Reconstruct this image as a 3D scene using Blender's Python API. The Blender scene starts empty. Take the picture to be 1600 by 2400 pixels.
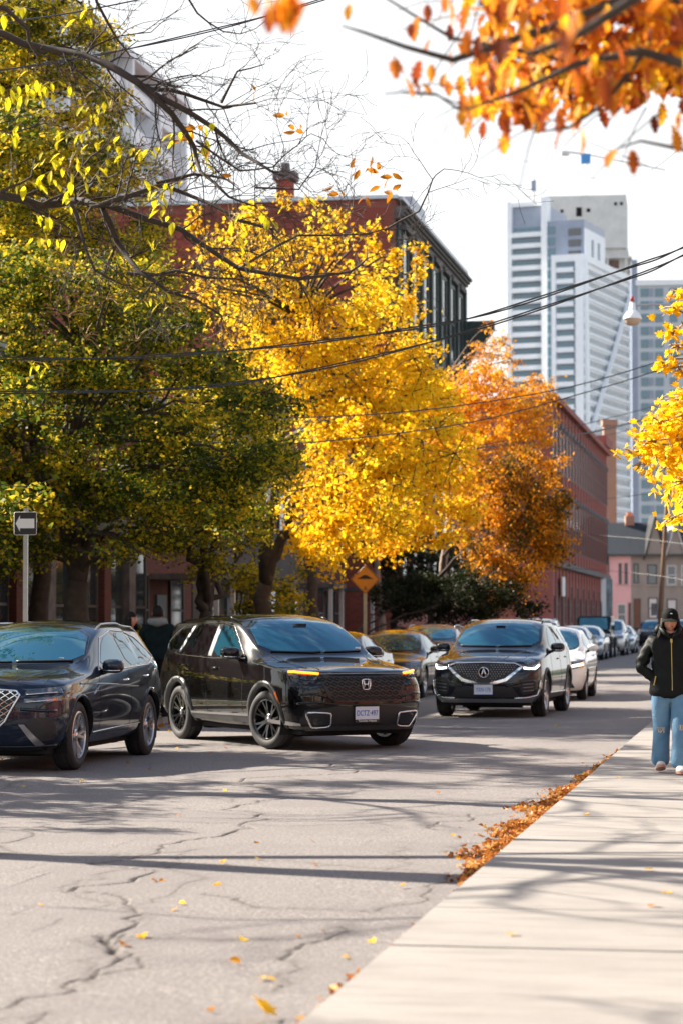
import bpy, bmesh, math, random
import numpy as np
from mathutils import Vector, Matrix
from mathutils.bvhtree import BVHTree
random.seed(7); RNG = np.random.default_rng(7)
SC = bpy.context.scene
COL = SC.collection
R = math.radians

# ------------------------------------------------------------------ camera, sky, sun, exposure
YAW, PITCH, FOC, CAMZ = R(10.0), math.atan(257/5667), 5667.0, 1.6
fwd = Vector((-math.sin(YAW)*math.cos(PITCH), math.cos(YAW)*math.cos(PITCH), math.sin(PITCH)))
rgt = Vector((math.cos(YAW), math.sin(YAW), 0))
upv = rgt.cross(fwd)
cam = bpy.data.cameras.new('camera'); camo = bpy.data.objects.new('camera', cam); COL.objects.link(camo)
camo.location = (0, 0, CAMZ); camo.rotation_euler = (math.pi/2 + PITCH, 0, YAW)
cam.sensor_fit = 'VERTICAL'; cam.sensor_height = 36; cam.sensor_width = 24; cam.lens = 85
cam.clip_start = 0.1; cam.clip_end = 4000
cam.dof.use_dof = True; cam.dof.focus_distance = 25; cam.dof.aperture_fstop = 2.8
SC.camera = camo

SUN_H = Vector((-0.94, 0.33, 0)).normalized(); SUN_EL = R(35)
w = bpy.data.worlds.new('World'); SC.world = w; w.use_nodes = True
nt = w.node_tree; bg = nt.nodes['Background']
sky = nt.nodes.new('ShaderNodeTexSky'); sky.sky_type = 'NISHITA'; sky.sun_disc = False
sky.sun_elevation = SUN_EL; sky.sun_rotation = math.atan2(SUN_H.x, SUN_H.y)
sky.air_density = 1.0; sky.dust_density = 1.0; sky.ozone_density = 1.5
tc = nt.nodes.new('ShaderNodeTexCoord'); sp = nt.nodes.new('ShaderNodeSeparateXYZ'); nt.links.new(tc.outputs['Generated'], sp.inputs[0])
cn = nt.nodes.new('ShaderNodeTexNoise'); cn.inputs['Scale'].default_value = 3.2; cn.inputs['Detail'].default_value = 7; cn.inputs['Roughness'].default_value = .55
cm_ = nt.nodes.new('ShaderNodeMapping'); cm_.inputs['Scale'].default_value = (1, 1, 2.4); nt.links.new(tc.outputs['Generated'], cm_.inputs[0]); nt.links.new(cm_.outputs[0], cn.inputs['Vector'])
cr_ = nt.nodes.new('ShaderNodeMapRange'); cr_.interpolation_type = 'SMOOTHSTEP'; nt.links.new(cn.outputs['Fac'], cr_.inputs[0]); cr_.inputs[1].default_value = .47; cr_.inputs[2].default_value = .62
hz = nt.nodes.new('ShaderNodeMapRange'); hz.interpolation_type = 'SMOOTHSTEP'; nt.links.new(sp.outputs[2], hz.inputs[0]); hz.inputs[1].default_value = .50; hz.inputs[2].default_value = .25; hz.inputs[3].default_value = 0; hz.inputs[4].default_value = .96
mxm = nt.nodes.new('ShaderNodeMath'); mxm.operation = 'MAXIMUM'; nt.links.new(cr_.outputs[0], mxm.inputs[0]); nt.links.new(hz.outputs[0], mxm.inputs[1])
wm_ = nt.nodes.new('ShaderNodeMix'); wm_.data_type = 'RGBA'; nt.links.new(mxm.outputs[0], wm_.inputs[0]); nt.links.new(sky.outputs[0], wm_.inputs[6]); wm_.inputs[7].default_value = (5.6, 5.7, 5.75, 1)
nt.links.new(wm_.outputs[2], bg.inputs[0]); bg.inputs[1].default_value = 0.065
sl = bpy.data.lights.new('sun', 'SUN'); sl.energy = 5.0; sl.angle = R(0.55); sl.color = (1, 0.90, 0.76)
so = bpy.data.objects.new('sun', sl); COL.objects.link(so)
sd = SUN_H*math.cos(SUN_EL) + Vector((0, 0, math.sin(SUN_EL)))
so.rotation_euler = sd.to_track_quat('Z', 'Y').to_euler(); so.location = (0, 0, 60)
SC.view_settings.view_transform = 'Standard'; SC.view_settings.look = 'None'
SC.view_settings.exposure = 1.78; SC.view_settings.gamma = 1
SC.cycles.max_bounces = 6; SC.cycles.transparent_max_bounces = 6

def P(px, py, Z):
    """a point of the place seen in direction (px,py) of the 1600x2400 photograph, Z metres along the view axis"""
    return Vector((0, 0, CAMZ)) + (fwd + rgt*((px-800)/FOC) + upv*((1200-py)/FOC))*Z
def G(px, py, z=0.0):
    d = fwd + rgt*((px-800)/FOC) + upv*((1200-py)/FOC)
    t = (z-CAMZ)/d.z
    return Vector((0, 0, CAMZ)) + d*t

# ------------------------------------------------------------------ helpers
class MB:
    def __init__(s): s.v = []; s.f = []; s.m = []
    def box(s, x0, x1, y0, y1, z0, z1, m=0, M=None):
        b = len(s.v)
        for z in (z0, z1):
            for x, y in ((x0, y0), (x1, y0), (x1, y1), (x0, y1)):
                p = Vector((x, y, z)); s.v.append(tuple(M @ p) if M else (x, y, z))
        for q in ((0,3,2,1),(4,5,6,7),(0,1,5,4),(1,2,6,5),(2,3,7,6),(3,0,4,7)):
            s.f.append(tuple(b+k for k in q)); s.m.append(m)
        return s
    def quad(s, a, b, c, d, m=0):
        n = len(s.v); s.v += [tuple(a), tuple(b), tuple(c), tuple(d)]; s.f.append((n, n+1, n+2, n+3)); s.m.append(m); return s
    def poly(s, pts, m=0):
        n = len(s.v); s.v += [tuple(p) for p in pts]; s.f.append(tuple(range(n, n+len(pts)))); s.m.append(m); return s
    def prism(s, pts, off, m=0):
        """closed prism: polygon pts pushed by vector off"""
        n = len(s.v); k = len(pts); off = Vector(off)
        s.v += [tuple(p) for p in pts] + [tuple(Vector(p)+off) for p in pts]
        s.f.append(tuple(range(n, n+k))[::-1]); s.m.append(m)
        s.f.append(tuple(range(n+k, n+2*k))); s.m.append(m)
        for i in range(k):
            j = (i+1) % k; s.f.append((n+i, n+j, n+k+j, n+k+i)); s.m.append(m)
        return s
    def tube(s, pts, rad, n=6, m=0, cap=True, closed=False):
        pts = [Vector(p) for p in pts]; k = len(pts)
        if not hasattr(rad, '__len__'): rad = [rad]*k
        b = len(s.v); ref = None
        for i, p in enumerate(pts):
            if closed: t = pts[(i+1) % k]-pts[i-1]
            else: t = pts[min(i+1, k-1)]-pts[max(i-1, 0)]
            if t.length < 1e-9: t = Vector((0, 0, 1))
            t.normalize()
            if ref is None:
                ref = t.orthogonal().normalized()
            ref = (ref - t*ref.dot(t))
            if ref.length < 1e-6: ref = t.orthogonal()
            ref.normalize(); bi = t.cross(ref)
            for a in range(n):
                an = 2*math.pi*a/n
                s.v.append(tuple(p + (ref*math.cos(an)+bi*math.sin(an))*rad[i]))
        for i in range(k if closed else k-1):
            i2 = (i+1) % k
            for a in range(n):
                a2 = (a+1) % n
                s.f.append((b+i*n+a, b+i*n+a2, b+i2*n+a2, b+i2*n+a)); s.m.append(m)
        if cap and not closed:
            s.f.append(tuple(b+a for a in range(n))[::-1]); s.m.append(m)
            s.f.append(tuple(b+(k-1)*n+a for a in range(n))); s.m.append(m)
        return s
    def lathe(s, prof, n=24, m=0, M=None):
        """profile of (r, h) turned about local z"""
        b = len(s.v); k = len(prof)
        for a in range(n):
            c, sn = math.cos(2*math.pi*a/n), math.sin(2*math.pi*a/n)
            for r, h in prof:
                p = Vector((r*c, r*sn, h)); s.v.append(tuple(M @ p) if M else tuple(p))
        for a in range(n):
            a2 = (a+1) % n
            for i in range(k-1):
                s.f.append((b+a*k+i, b+a2*k+i, b+a2*k+i+1, b+a*k+i+1)); s.m.append(m)
        return s
    def mesh(s, name, mats=None, smooth=False):
        me = bpy.data.meshes.new(name); me.from_pydata(s.v, [], s.f)
        for x in (mats or []): me.materials.append(x)
        if mats and len(mats) > 1: me.polygons.foreach_set('material_index', s.m)
        if smooth: me.polygons.foreach_set('use_smooth', [True]*len(me.polygons))
        me.update(); return me
    def obj(s, name, mats, parent=None, smooth=False, **kw):
        if not isinstance(mats, (list, tuple)): mats = [mats]
        return link(name, s.mesh(name, mats, smooth), parent, **kw)
def link(name, me, parent=None, loc=None, rot=None, label=None, cat=None, group=None, kind=None):
    o = bpy.data.objects.new(name, me); COL.objects.link(o)
    if parent is not None: o.parent = parent
    if loc is not None: o.location = loc
    if rot is not None: o.rotation_euler = rot
    tag(o, label, cat, group, kind); return o
def tag(o, label=None, cat=None, group=None, kind=None):
    if label: o['label'] = label
    if cat: o['category'] = cat
    if group: o['group'] = group
    if kind: o['kind'] = kind
    return o
def empty(name, loc, rz=0, **kw): return link(name, None, None, loc, (0, 0, rz), **kw)
KIDS = {}
def copy_tree(o, parent=None):
    c = o.copy(); COL.objects.link(c)
    if parent is not None: c.parent = parent
    for ch in [x for x in bpy.data.objects if x.parent == o]: copy_tree(ch, c)
    return c
def np_mesh(name, V, F, mats, smooth=False):
    me = bpy.data.meshes.new(name); V = np.asarray(V, np.float32); F = np.asarray(F, np.int32)
    me.vertices.add(len(V)); me.vertices.foreach_set('co', V.ravel())
    k = F.shape[1]; me.loops.add(F.size); me.loops.foreach_set('vertex_index', F.ravel())
    me.polygons.add(len(F)); me.polygons.foreach_set('loop_start', np.arange(0, F.size, k, dtype=np.int32))
    me.polygons.foreach_set('loop_total', np.full(len(F), k, np.int32))
    if smooth: me.polygons.foreach_set('use_smooth', np.ones(len(F), bool))
    for x in mats: me.materials.append(x)
    me.update(calc_edges=True); return me
def text_mesh(body, size, mat, depth=0.002, align='CENTER', sx=1.0):
    cu = bpy.data.curves.new('t', 'FONT'); cu.body = body; cu.size = size; cu.align_x = align; cu.align_y = 'CENTER'; cu.extrude = depth
    cu.offset = size*0.012; cu.space_character = 1.05
    to = bpy.data.objects.new('t', cu); COL.objects.link(to)
    dg = bpy.context.evaluated_depsgraph_get(); dg.update()
    me = bpy.data.meshes.new_from_object(to.evaluated_get(dg)); bpy.data.objects.remove(to)
    me.transform(Matrix.Diagonal((sx, 1, 1, 1)))
    me.materials.clear(); me.materials.append(mat); return me

# ------------------------------------------------------------------ materials
def srgb(*c): return tuple(pow(x/255.0, 2.2) for x in c)
class NB:
    def __init__(s, name):
        s.m = bpy.data.materials.new(name); s.m.use_nodes = True; s.t = s.m.node_tree; s.b = s.t.nodes['Principled BSDF']
    def n(s, typ, **kw):
        x = s.t.nodes.new(typ)
        for k, v in kw.items(): setattr(x, k, v)
        return x
    def l(s, a, b): s.t.links.new(a, b)
    def coords(s, kind='Object'): return s.n('ShaderNodeTexCoord').outputs[kind]
    def noise(s, scale, detail=4, rough=.6, vec=None, out='Fac'):
        x = s.n('ShaderNodeTexNoise'); x.inputs['Scale'].default_value = scale; x.inputs['Detail'].default_value = detail; x.inputs['Roughness'].default_value = rough
        if vec is not None: s.l(vec, x.inputs['Vector'])
        return x.outputs[out]
    def ramp(s, fac, stops):
        x = s.n('ShaderNodeValToRGB'); e = x.color_ramp.elements
        while len(e) < len(stops): e.new(0.5)
        for i, (p, c) in enumerate(stops):
            e[i].position = p; e[i].color = (*c, 1) if len(c) == 3 else c
        s.l(fac, x.inputs[0]); return x.outputs[0]
    def mix(s, fac, a, b, mode='MIX'):
        x = s.n('ShaderNodeMix', data_type='RGBA', blend_type=mode)
        for sock, v in ((x.inputs[0], fac), (x.inputs[6], a), (x.inputs[7], b)):
            if isinstance(v, (int, float)): sock.default_value = v
            elif isinstance(v, tuple): sock.default_value = (*v, 1) if len(v) == 3 else v
            else: s.l(v, sock)
        return x.outputs[2]
    def bump(s, h, strength=.3, dist=.01):
        x = s.n('ShaderNodeBump'); x.inputs['Strength'].default_value = strength; x.inputs['Distance'].default_value = dist
        s.l(h, x.inputs['Height']); s.l(x.outputs[0], s.b.inputs['Normal']); return x
    def set(s, **kw):
        names = dict(col='Base Color', rough='Roughness', metal='Metallic', coat='Coat Weight', coatr='Coat Roughness', spec='Specular IOR Level', ior='IOR', emit='Emission Color', es='Emission Strength', alpha='Alpha', trans='Transmission Weight')
        for k, v in kw.items():
            sock = s.b.inputs[names[k]]
            if isinstance(v, tuple): sock.default_value = (*v, 1) if len(v) == 3 else v
            elif isinstance(v, (int, float)): sock.default_value = v
            else: s.l(v, sock)
        return s
def mat(name, col, rough=.6, var=0.12, scale=6, bump=0, **kw):
    b = NB(name); c = b.coords()
    if var:
        f = b.noise(scale, 5, .65, c)
        lo = tuple(x*(1-var) for x in col); hi = tuple(min(1, x*(1+var)) for x in col)
        b.set(col=b.ramp(f, [(0.3, lo), (0.7, hi)]))
    else: b.set(col=col)
    if bump: b.bump(b.noise(scale*6, 3, .6, c), .4, bump)
    b.set(rough=rough, **kw); return b.m
M = {}
M['chrome'] = mat('chrome', (.75, .76, .78), .12, 0, metal=1.0)
M['satin'] = mat('satin_metal', (.45, .46, .48), .3, .05, metal=1.0)
M['blacktrim'] = mat('black_trim', (.018, .018, .02), .5, .2, 20)
M['cladding'] = mat('cladding', (.035, .037, .040), .38, .15, 20)
M['gloss_black'] = mat('gloss_black', (.004, .004, .005), .1, 0, coat=.7, spec=.1)
M['tyre'] = mat('tyre_rubber', (.022, .022, .024), .75, .25, 30, bump=.003)
M['rim_silver'] = mat('rim_silver', (.5, .5, .52), .28, .04, metal=1.0)
M['rim_black'] = mat('rim_black', (.012, .012, .013), .18, 0, coat=.8)
M['well'] = mat('wheel_well', (.006, .006, .006), .9, 0)
def glass_mat(name, col, spec=.9, tint=(1, 1, 1)):
    b = NB(name); b.set(col=col, rough=.03, spec=spec, ior=1.75, coat=.3, coatr=.02)
    b.b.inputs['Specular Tint'].default_value = (*tint, 1); return b.m
_g = NB('car_glass').set(col=(.022, .13, .20), metal=.62, rough=.02, spec=.9); _g.bump(_g.noise(1.6, 2, .5, _g.coords()), .10, .03); M['glass'] = _g.m  # teal base colour stands in for blue sky reflected in the windows
M['glass_dark'] = glass_mat('dark_car_glass', (.004, .005, .006), .5)
M['lamp'] = NB('lamp_glass').set(col=(.09, .1, .11), rough=.08, spec=1.0, metal=.35, coat=1.0).m
M['lamp_dark'] = NB('dark_lamp_glass').set(col=(.012, .012, .014), rough=.08, coat=1.0).m
M['lamp_white'] = NB('lit_white_lamp').set(col=(.8, .85, .9), emit=(.95, .97, 1.0), es=1.5, rough=.2).m
M['amber'] = NB('lit_amber_lamp').set(col=(.9, .25, .02), emit=(1.0, .17, .012), es=2.0, rough=.3).m
M['amber_off'] = mat('amber_reflector', (.75, .16, .02), .25, 0, coat=.5)
M['red_lens'] = mat('red_lens', (.35, .012, .01), .15, 0, coat=1)
M['plate_white'] = mat('plate_white', (.62, .68, .76), .4, .04)
M['plate_blue'] = mat('plate_blue', (.03, .13, .45), .4, 0)
M['white_print'] = mat('white_print', (.75, .75, .75), .5, 0)
def paint(name, col, metal=.0, rough=.3):
    b = NB(name); f = b.noise(900, 2, .5, b.coords())
    b.set(col=b.mix(f, tuple(x*.9 for x in col), tuple(min(1, x*1.1) for x in col)), metal=metal, rough=rough, coat=1.0, coatr=.02, spec=.05 if max(col) < .1 else .5)
    c2 = b.noise(1.5, 3, .5, b.coords()); b.bump(c2, .04, .01); return b.m

# ------------------------------------------------------------------ car bodies
def lerp(a, b, t): return a+(b-a)*t
def catm(pts, t):
    """piecewise linear lookup, pts sorted [(x,y)]"""
    if t <= pts[0][0]: return pts[0][1]
    for (a, b), (c, d) in zip(pts, pts[1:]):
        if t <= c: return lerp(b, d, (t-a)/(c-a))
    return pts[-1][1]
def body_net(p):
    L, W, H, oh, wb = p['L'], p['W'], p['H'], p['oh'], p['wb']; hw = W/2
    uc, uh, ur, wr = p['ucowl'], p['uhead'], p['uroof'], p['wr']
    zs = p.get('sill', .24); sedan = p.get('sedan', False)
    belt = lambda u: catm(p['belt'], u)
    nose = p['nose']    # per row (u offset, z) for j1..j5 at the front centre
    tail = p['tail']
    hood = lambda u: catm(p['hood'], u)
    N = []
    plan = [(.0, .0), (.02, .50), (.085, .80), (.26, .945)]
    def low(u_j, z_j, wf):   # j0..j5
        pass
    st = []
    # front wrap
    for k, (du, vf) in enumerate(plan):
        row = []
        taper = [0, .88, .965, 1.0, .985, .93]
        for j in range(6):
            if j == 0: row.append((nose[0][0]+.12+du*p.get('plan', 1.0), 0.0 if k == 0 else 0.0, zs)); continue
            o, z = nose[j-1]
            row.append((o+du*p.get('plan', 1.0)*(1.0 if j < 5 else 1.15), vf*hw*taper[j], z))
        o5, z5 = nose[4]
        for q, fr in ((6, .8), (7, .55), (8, .28), (9, 0)):
            base = row[5]
            if k == 0: row.append((o5+.004*(q-5), 0, z5+.002*(q-5)))
            else: row.append((lerp(base[0], o5+.03*k, 1-fr)+.03*k*(1-fr), base[1]*fr, z5+p.get('crown', .03)*(1-fr)*min(1, k*.5)+(hood(base[0]+.05)-z5)*.5*(k/3)))
        st.append(row)
    def side(u, wfac=1.0, zb=None, upper='hood'):
        zl = [zs, zs+.01, zs+.12, .60, .82, 0]
        wf = [0, .885, .965, 1.0, .985, .945]
        b = belt(u) if zb is None else zb
        row = [(u, 0, zs)] + [(u, hw*wf[j]*wfac, zl[j]) for j in range(1, 5)] + [(u, hw*wf[5]*wfac, b)]
        return row
    def add_flat(row, u, f, zf, wfac=1.0, cr=.05):
        b = row[5]
        for fr in (.82, .56, .28, 0): row.append((u, b[1]*fr, zf-cr*fr*fr+.0)); 
        return row
    for u in (oh-.44, oh, oh+.44):
        if u > uc-.25: u = uc-.25
        r = side(u, .985 if u < oh-.1 else 1.0, hood(u)-p.get('hoodedge', .07)); add_flat(r, u, 0, hood(u)); st.append(r)
    # cowl
    r = side(uc, 1.0); zc = hood(uc)
    r += [(uc+.02, hw*.865, zc+.015), (uc-.01, hw*.80, zc+.02), (uc-.13, hw*.42, zc+.02), (uc-.17, 0, zc+.02)]; st.append(r)
    def cab(u, dz=0, du=0, wrf=1.0, ujit=0):
        r = side(u); b = r[5]; rail = (u+du, wr*wrf, H-.095-dz)
        r += [((b[0]+rail[0])/2, lerp(b[1], rail[1], .44), lerp(b[2], rail[2], .5)), rail, (u+du, wr*wrf*.72, H-.03-dz), (u+du, 0, H-dz-.0)]
        return r
    r = cab(uh, .025); r[8] = (uh-.06, wr*.6, H-.055); r[9] = (uh-.10, 0, H-.035); st.append(r)
    if not sedan:
        um = (uh+ur)/2; st.append(cab(uh+.42, .0)); st.append(cab(um+.25, .0))
        st.append(cab(oh+wb-.44, .02, .0, .985)); 
        st.append(cab(oh+wb, .035, 0, .97))
        ut = oh+wb+.44
        r = side(ut, .995); bz = r[5]; rail = (ur, wr*.94, H-.13)
        r += [((bz[0]+rail[0])/2+.02, lerp(bz[1], rail[1], .5), lerp(bz[2], rail[2], .5)), rail, (ur-.0, wr*.68, H-.085), (ur, 0, H-.06)]; st.append(r)
        gl = p['tg']   # tailgate glass bottom (u,z)
        for k, (du, vf) in enumerate(reversed(plan[:])):
            row = [(L-.15, 0, zs+.05)]; tp = [0, .88, .965, 1.0, .985, .94]
            for j in range(1, 6):
                o, z = tail[j-1]; row.append((L-o-du*.9, vf*hw*tp[j], z))
            ze = ur+.10
            row.append((lerp(row[5][0], ze+.06, .5)-du*.1, vf*hw*.82, lerp(row[5][2], H-.15, .5)))
            row.append((ze+.05-du*.2, vf*wr*1.0, H-.15)); row.append((ze+.03-du*.2, vf*wr*.66, H-.115)); row.append((ze+.02-du*.1, 0, H-.10))
            if k == 3:
                row = [(a, 0, c) for a, b, c in row]
            st.append(row)
    else:
        um = (uh+ur)/2; st.append(cab(um, 0)); r = cab(ur, .03); st.append(r)
        dk = p['deck']; ug = p['uglass']
        r = side(ug, 1.0); z = dk(ug)
        r += [(ug+.0, hw*.84, z+.01), (ug+.03, hw*.74, z+.02), (ug+.12, hw*.4, z+.02), (ug+.15, 0, z+.02)]; st.append(r)
        for u in (oh+wb+.44 if oh+wb+.44 > ug+.25 else ug+.25,):
            r = side(u, .99, dk(u)-.05); add_flat(r, u, 0, dk(u), cr=.04); st.append(r)
        for k, (du, vf) in enumerate(reversed(plan)):
            row = [(L-.15, 0, zs+.05)]; tp = [0, .88, .965, 1.0, .985, .93]
            for j in range(1, 6):
                o, z = tail[j-1]; row.append((L-o-du*.9, vf*hw*tp[j], z))
            for q, fr in ((6, .8), (7, .55), (8, .28), (9, 0)):
                b = row[5]; row.append((b[0]-.03*(1-fr), b[1]*fr, b[2]+.03*(1-fr)) if k < 3 else (b[0]-.004*(q-5), 0, b[2]+.002*(q-5)))
            st.append(row)
    return st
def make_body_mesh(p, name, mts, level=3):
    st = body_net(p); ns, nr = len(st), len(st[0]); oh = p['oh']
    bm = bmesh.new(); V = {}
    for i in range(ns):
        for j in range(nr):
            u, v, z = st[i][j]
            V[i, j, 1] = bm.verts.new((v, u-oh, z))
            V[i, j, -1] = V[i, j, 1] if abs(v) < 1e-6 else bm.verts.new((-v, u-oh, z))
    cr = bm.edges.layers.float.new('crease_edge')
    def fc(vs):
        u = []
        for x in vs:
            if x not in u: u.append(x)
        if len(u) >= 3:
            try: return bm.faces.new(u)
            except ValueError: pass
    for i in range(ns-1):
        for j in range(nr-1):
            a, b, c, d = V[i, j, 1], V[i+1, j, 1], V[i+1, j+1, 1], V[i, j+1, 1]
            fc((a, b, c, d))
            a, b, c, d = V[i, j, -1], V[i+1, j, -1], V[i+1, j+1, -1], V[i, j+1, -1]
            fc((d, c, b, a))
    bmesh.ops.recalc_face_normals(bm, faces=bm.faces)
    def crease(i, j, i2, j2, w):
        for s in (1, -1):
            e = bm.edges.get((V[i, j, s], V[i2, j2, s])) if V[i, j, s] != V[i2, j2, s] else None
            if e: e[cr] = w
    for i in range(ns-1):
        crease(i, 1, i+1, 1, .8); crease(i, 5, i+1, 5, p.get('cb', .55)); crease(i, 7, i+1, 7, .5)
        crease(i, 4, i+1, 4, .3)
    ic = 7; crease(ic, 7, ic, 8, .5); crease(ic, 8, ic, 9, .5)
    for j in range(5, 9): crease(0, j, 1, j, .3)
    me = bpy.data.meshes.new(name); bm.to_mesh(me); bm.free()
    o = bpy.data.objects.new('tmp', me); COL.objects.link(o)
    md = o.modifiers.new('s', 'SUBSURF'); md.levels = level; md.render_levels = level
    dg = bpy.context.evaluated_depsgraph_get(); dg.update()
    me2 = bpy.data.meshes.new_from_object(o.evaluated_get(dg)); bpy.data.objects.remove(o)
    bm = bmesh.new(); bm.from_mesh(me2)
    full = BVHTree.FromBMesh(bm)
    # wheel arches
    Rw = p['R']; Ra = Rw+p.get('gap', .05)
    for cy in (0.0, p['wb']):
        kill = [f for f in bm.faces if (lambda c: math.hypot(c.y-cy, c.z-Rw) < Ra and abs(c.x) > p['W']/2-.33)(f.calc_center_median())]
        bmesh.ops.delete(bm, geom=kill, context='FACES')
        for v in bm.verts:
            if abs(v.co.x) > p['W']/2-.33 and any(e.is_boundary for e in v.link_edges):
                d = Vector((v.co.y-cy, v.co.z-Rw))
                if abs(d.length-Ra) < .09 and v.co.z > p.get('sill', .24)-.02:
                    d = d.normalized()*Ra; v.co.y = cy+d.x; v.co.z = Rw+d.y
    for f in bm.faces: f.smooth = True
    bm.to_mesh(me2); bm.free()
    me2.materials.clear()
    for x in mts: me2.materials.append(x)
    # dark floor + wheel wells are separate
    return me2, full
def smooth_poly(pts, n=2):
    for _ in range(n):
        q = []
        for i in range(len(pts)):
            a, b = Vector(pts[i]), Vector(pts[(i+1) % len(pts)])
            q += [tuple(a*.8+b*.2), tuple(a*.2+b*.8)]
        pts = q
    return pts
def proj(bvh, e1, e2, d, a, b, off):
    o = e1*a+e2*b-d*6
    h, n, i, t = bvh.ray_cast(o, d)
    if h is None: return None
    if n.dot(d) > 0: n = -n
    return h+n*off
AX = {'side': (Vector((0, 1, 0)), Vector((0, 0, 1)), Vector((-1, 0, 0))),
      'front': (Vector((1, 0, 0)), Vector((0, 0, 1)), Vector((0, 1, 0))),
      'rear': (Vector((1, 0, 0)), Vector((0, 0, 1)), Vector((0, -1, 0))),
      'top': (Vector((1, 0, 0)), Vector((0, 1, 0)), Vector((0, 0, -1)))}
_d = Vector((-1, 1, 0)).normalized(); AX['diag'] = (Vector((1, 1, 0)).normalized(), Vector((0, 0, 1)), _d)
_d = Vector((-1, .45, 0)).normalized(); AX['diag2'] = (Vector((.45, 1, 0)).normalized(), Vector((0, 0, 1)), _d)
def patch(bvh, ax, poly, off=.006, step=.06, rim=.012, mirror=False, sm=1):
    """a panel with the outline poly (2D) laid on the body, with a thin edge"""
    e1, e2, d = AX[ax] if isinstance(ax, str) else ax
    if sm: poly = smooth_poly(poly, sm)
    bm = bmesh.new(); bm.faces.new([bm.verts.new((a, b, 0)) for a, b in poly])
    xs = [a for a, b in poly]; ys = [b for a, b in poly]
    def cuts(lo, hi, no, k):
        n = int((hi-lo)/step)
        for i in range(1, n+1):
            c = lo+(hi-lo)*i/(n+1); co = [0, 0, 0]; co[k] = c
            bmesh.ops.bisect_plane(bm, geom=bm.verts[:]+bm.edges[:]+bm.faces[:], plane_co=co, plane_no=no)
    cuts(min(xs), max(xs), (1, 0, 0), 0); cuts(min(ys), max(ys), (0, 1, 0), 1)
    bound = [e for e in bm.edges if e.is_boundary]
    last = None; miss = []
    ca, cb = sum(xs)/len(xs), sum(ys)/len(ys)
    newp = {}
    for v in bm.verts:
        a, b = v.co.x, v.co.y; h = None
        for t in (0, .05, .1, .18, .28, .4, .6):
            h = proj(bvh, e1, e2, d, lerp(a, ca, t), lerp(b, cb, t), off)
            if h is not None: break
        newp[v] = h if h is not None else Vector((0, 0, 0))
    for v, h in newp.items(): v.co = h
    if rim:
        r = bmesh.ops.extrude_edge_only(bm, edges=bound)
        for g in r['geom']:
            if isinstance(g, bmesh.types.BMVert): g.co = g.co+d*rim
    bmesh.ops.recalc_face_normals(bm, faces=bm.faces)
    cen = [f for f in bm.faces]
    # orient outward
    s = sum((f.normal.dot(d)*f.calc_area()) for f in bm.faces)
    if s > 0: bmesh.ops.reverse_faces(bm, faces=bm.faces)
    for f in bm.faces: f.smooth = False
    out = [bm]
    return bm
def patch_obj(name, bvh, ax, poly, m, parent, mirror=False, label=None, kind=None, **kw):
    bm = patch(bvh, ax, poly, **kw)
    for f in bm.faces: f.smooth = True
    me = bpy.data.meshes.new(name); bm.to_mesh(me); bm.free(); me.materials.append(m)
    me.set_sharp_from_angle(angle=R(40)) if hasattr(me, 'set_sharp_from_angle') else None
    o = link(name, me, parent, label=label)
    res = [o]
    if mirror:
        me2 = me.copy(); me2.transform(Matrix.Diagonal((-1, 1, 1, 1))); me2.flip_normals()
        res.append(link(name, me2, parent, label=label))
    return res
def trim_line(bvh, ax, pts, off, step=.04, closed=False):
    e1, e2, d = AX[ax] if isinstance(ax, str) else ax
    out = []; n = len(pts)
    for i in range(n if closed else n-1):
        a, b = Vector(pts[i]), Vector(pts[(i+1) % n]); k = max(1, int((b-a).length/step))
        for q in range(k):
            c = a.lerp(b, q/k); h = proj(bvh, e1, e2, d, c.x, c.y, off)
            if h is not None: out.append(h)
    if not closed:
        h = proj(bvh, e1, e2, d, pts[-1][0], pts[-1][1], off)
        if h is not None: out.append(h)
    return out
def trim_obj(name, bvh, ax, pts, rad, m, parent, off=.002, mirror=False, closed=False, sm=0, n=5, label=None):
    if sm: pts = smooth_poly(pts, sm)
    q = trim_line(bvh, ax, pts, off, closed=closed)
    if len(q) < 2: return
    mb = MB().tube(q, rad, n, closed=closed); o = mb.obj(name, m, parent, smooth=True, label=label)
    if mirror:
        me2 = o.data.copy(); me2.transform(Matrix.Diagonal((-1, 1, 1, 1))); me2.flip_normals(); link(name, me2, parent, label=label)
    return o
WHEELS = {}
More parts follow.
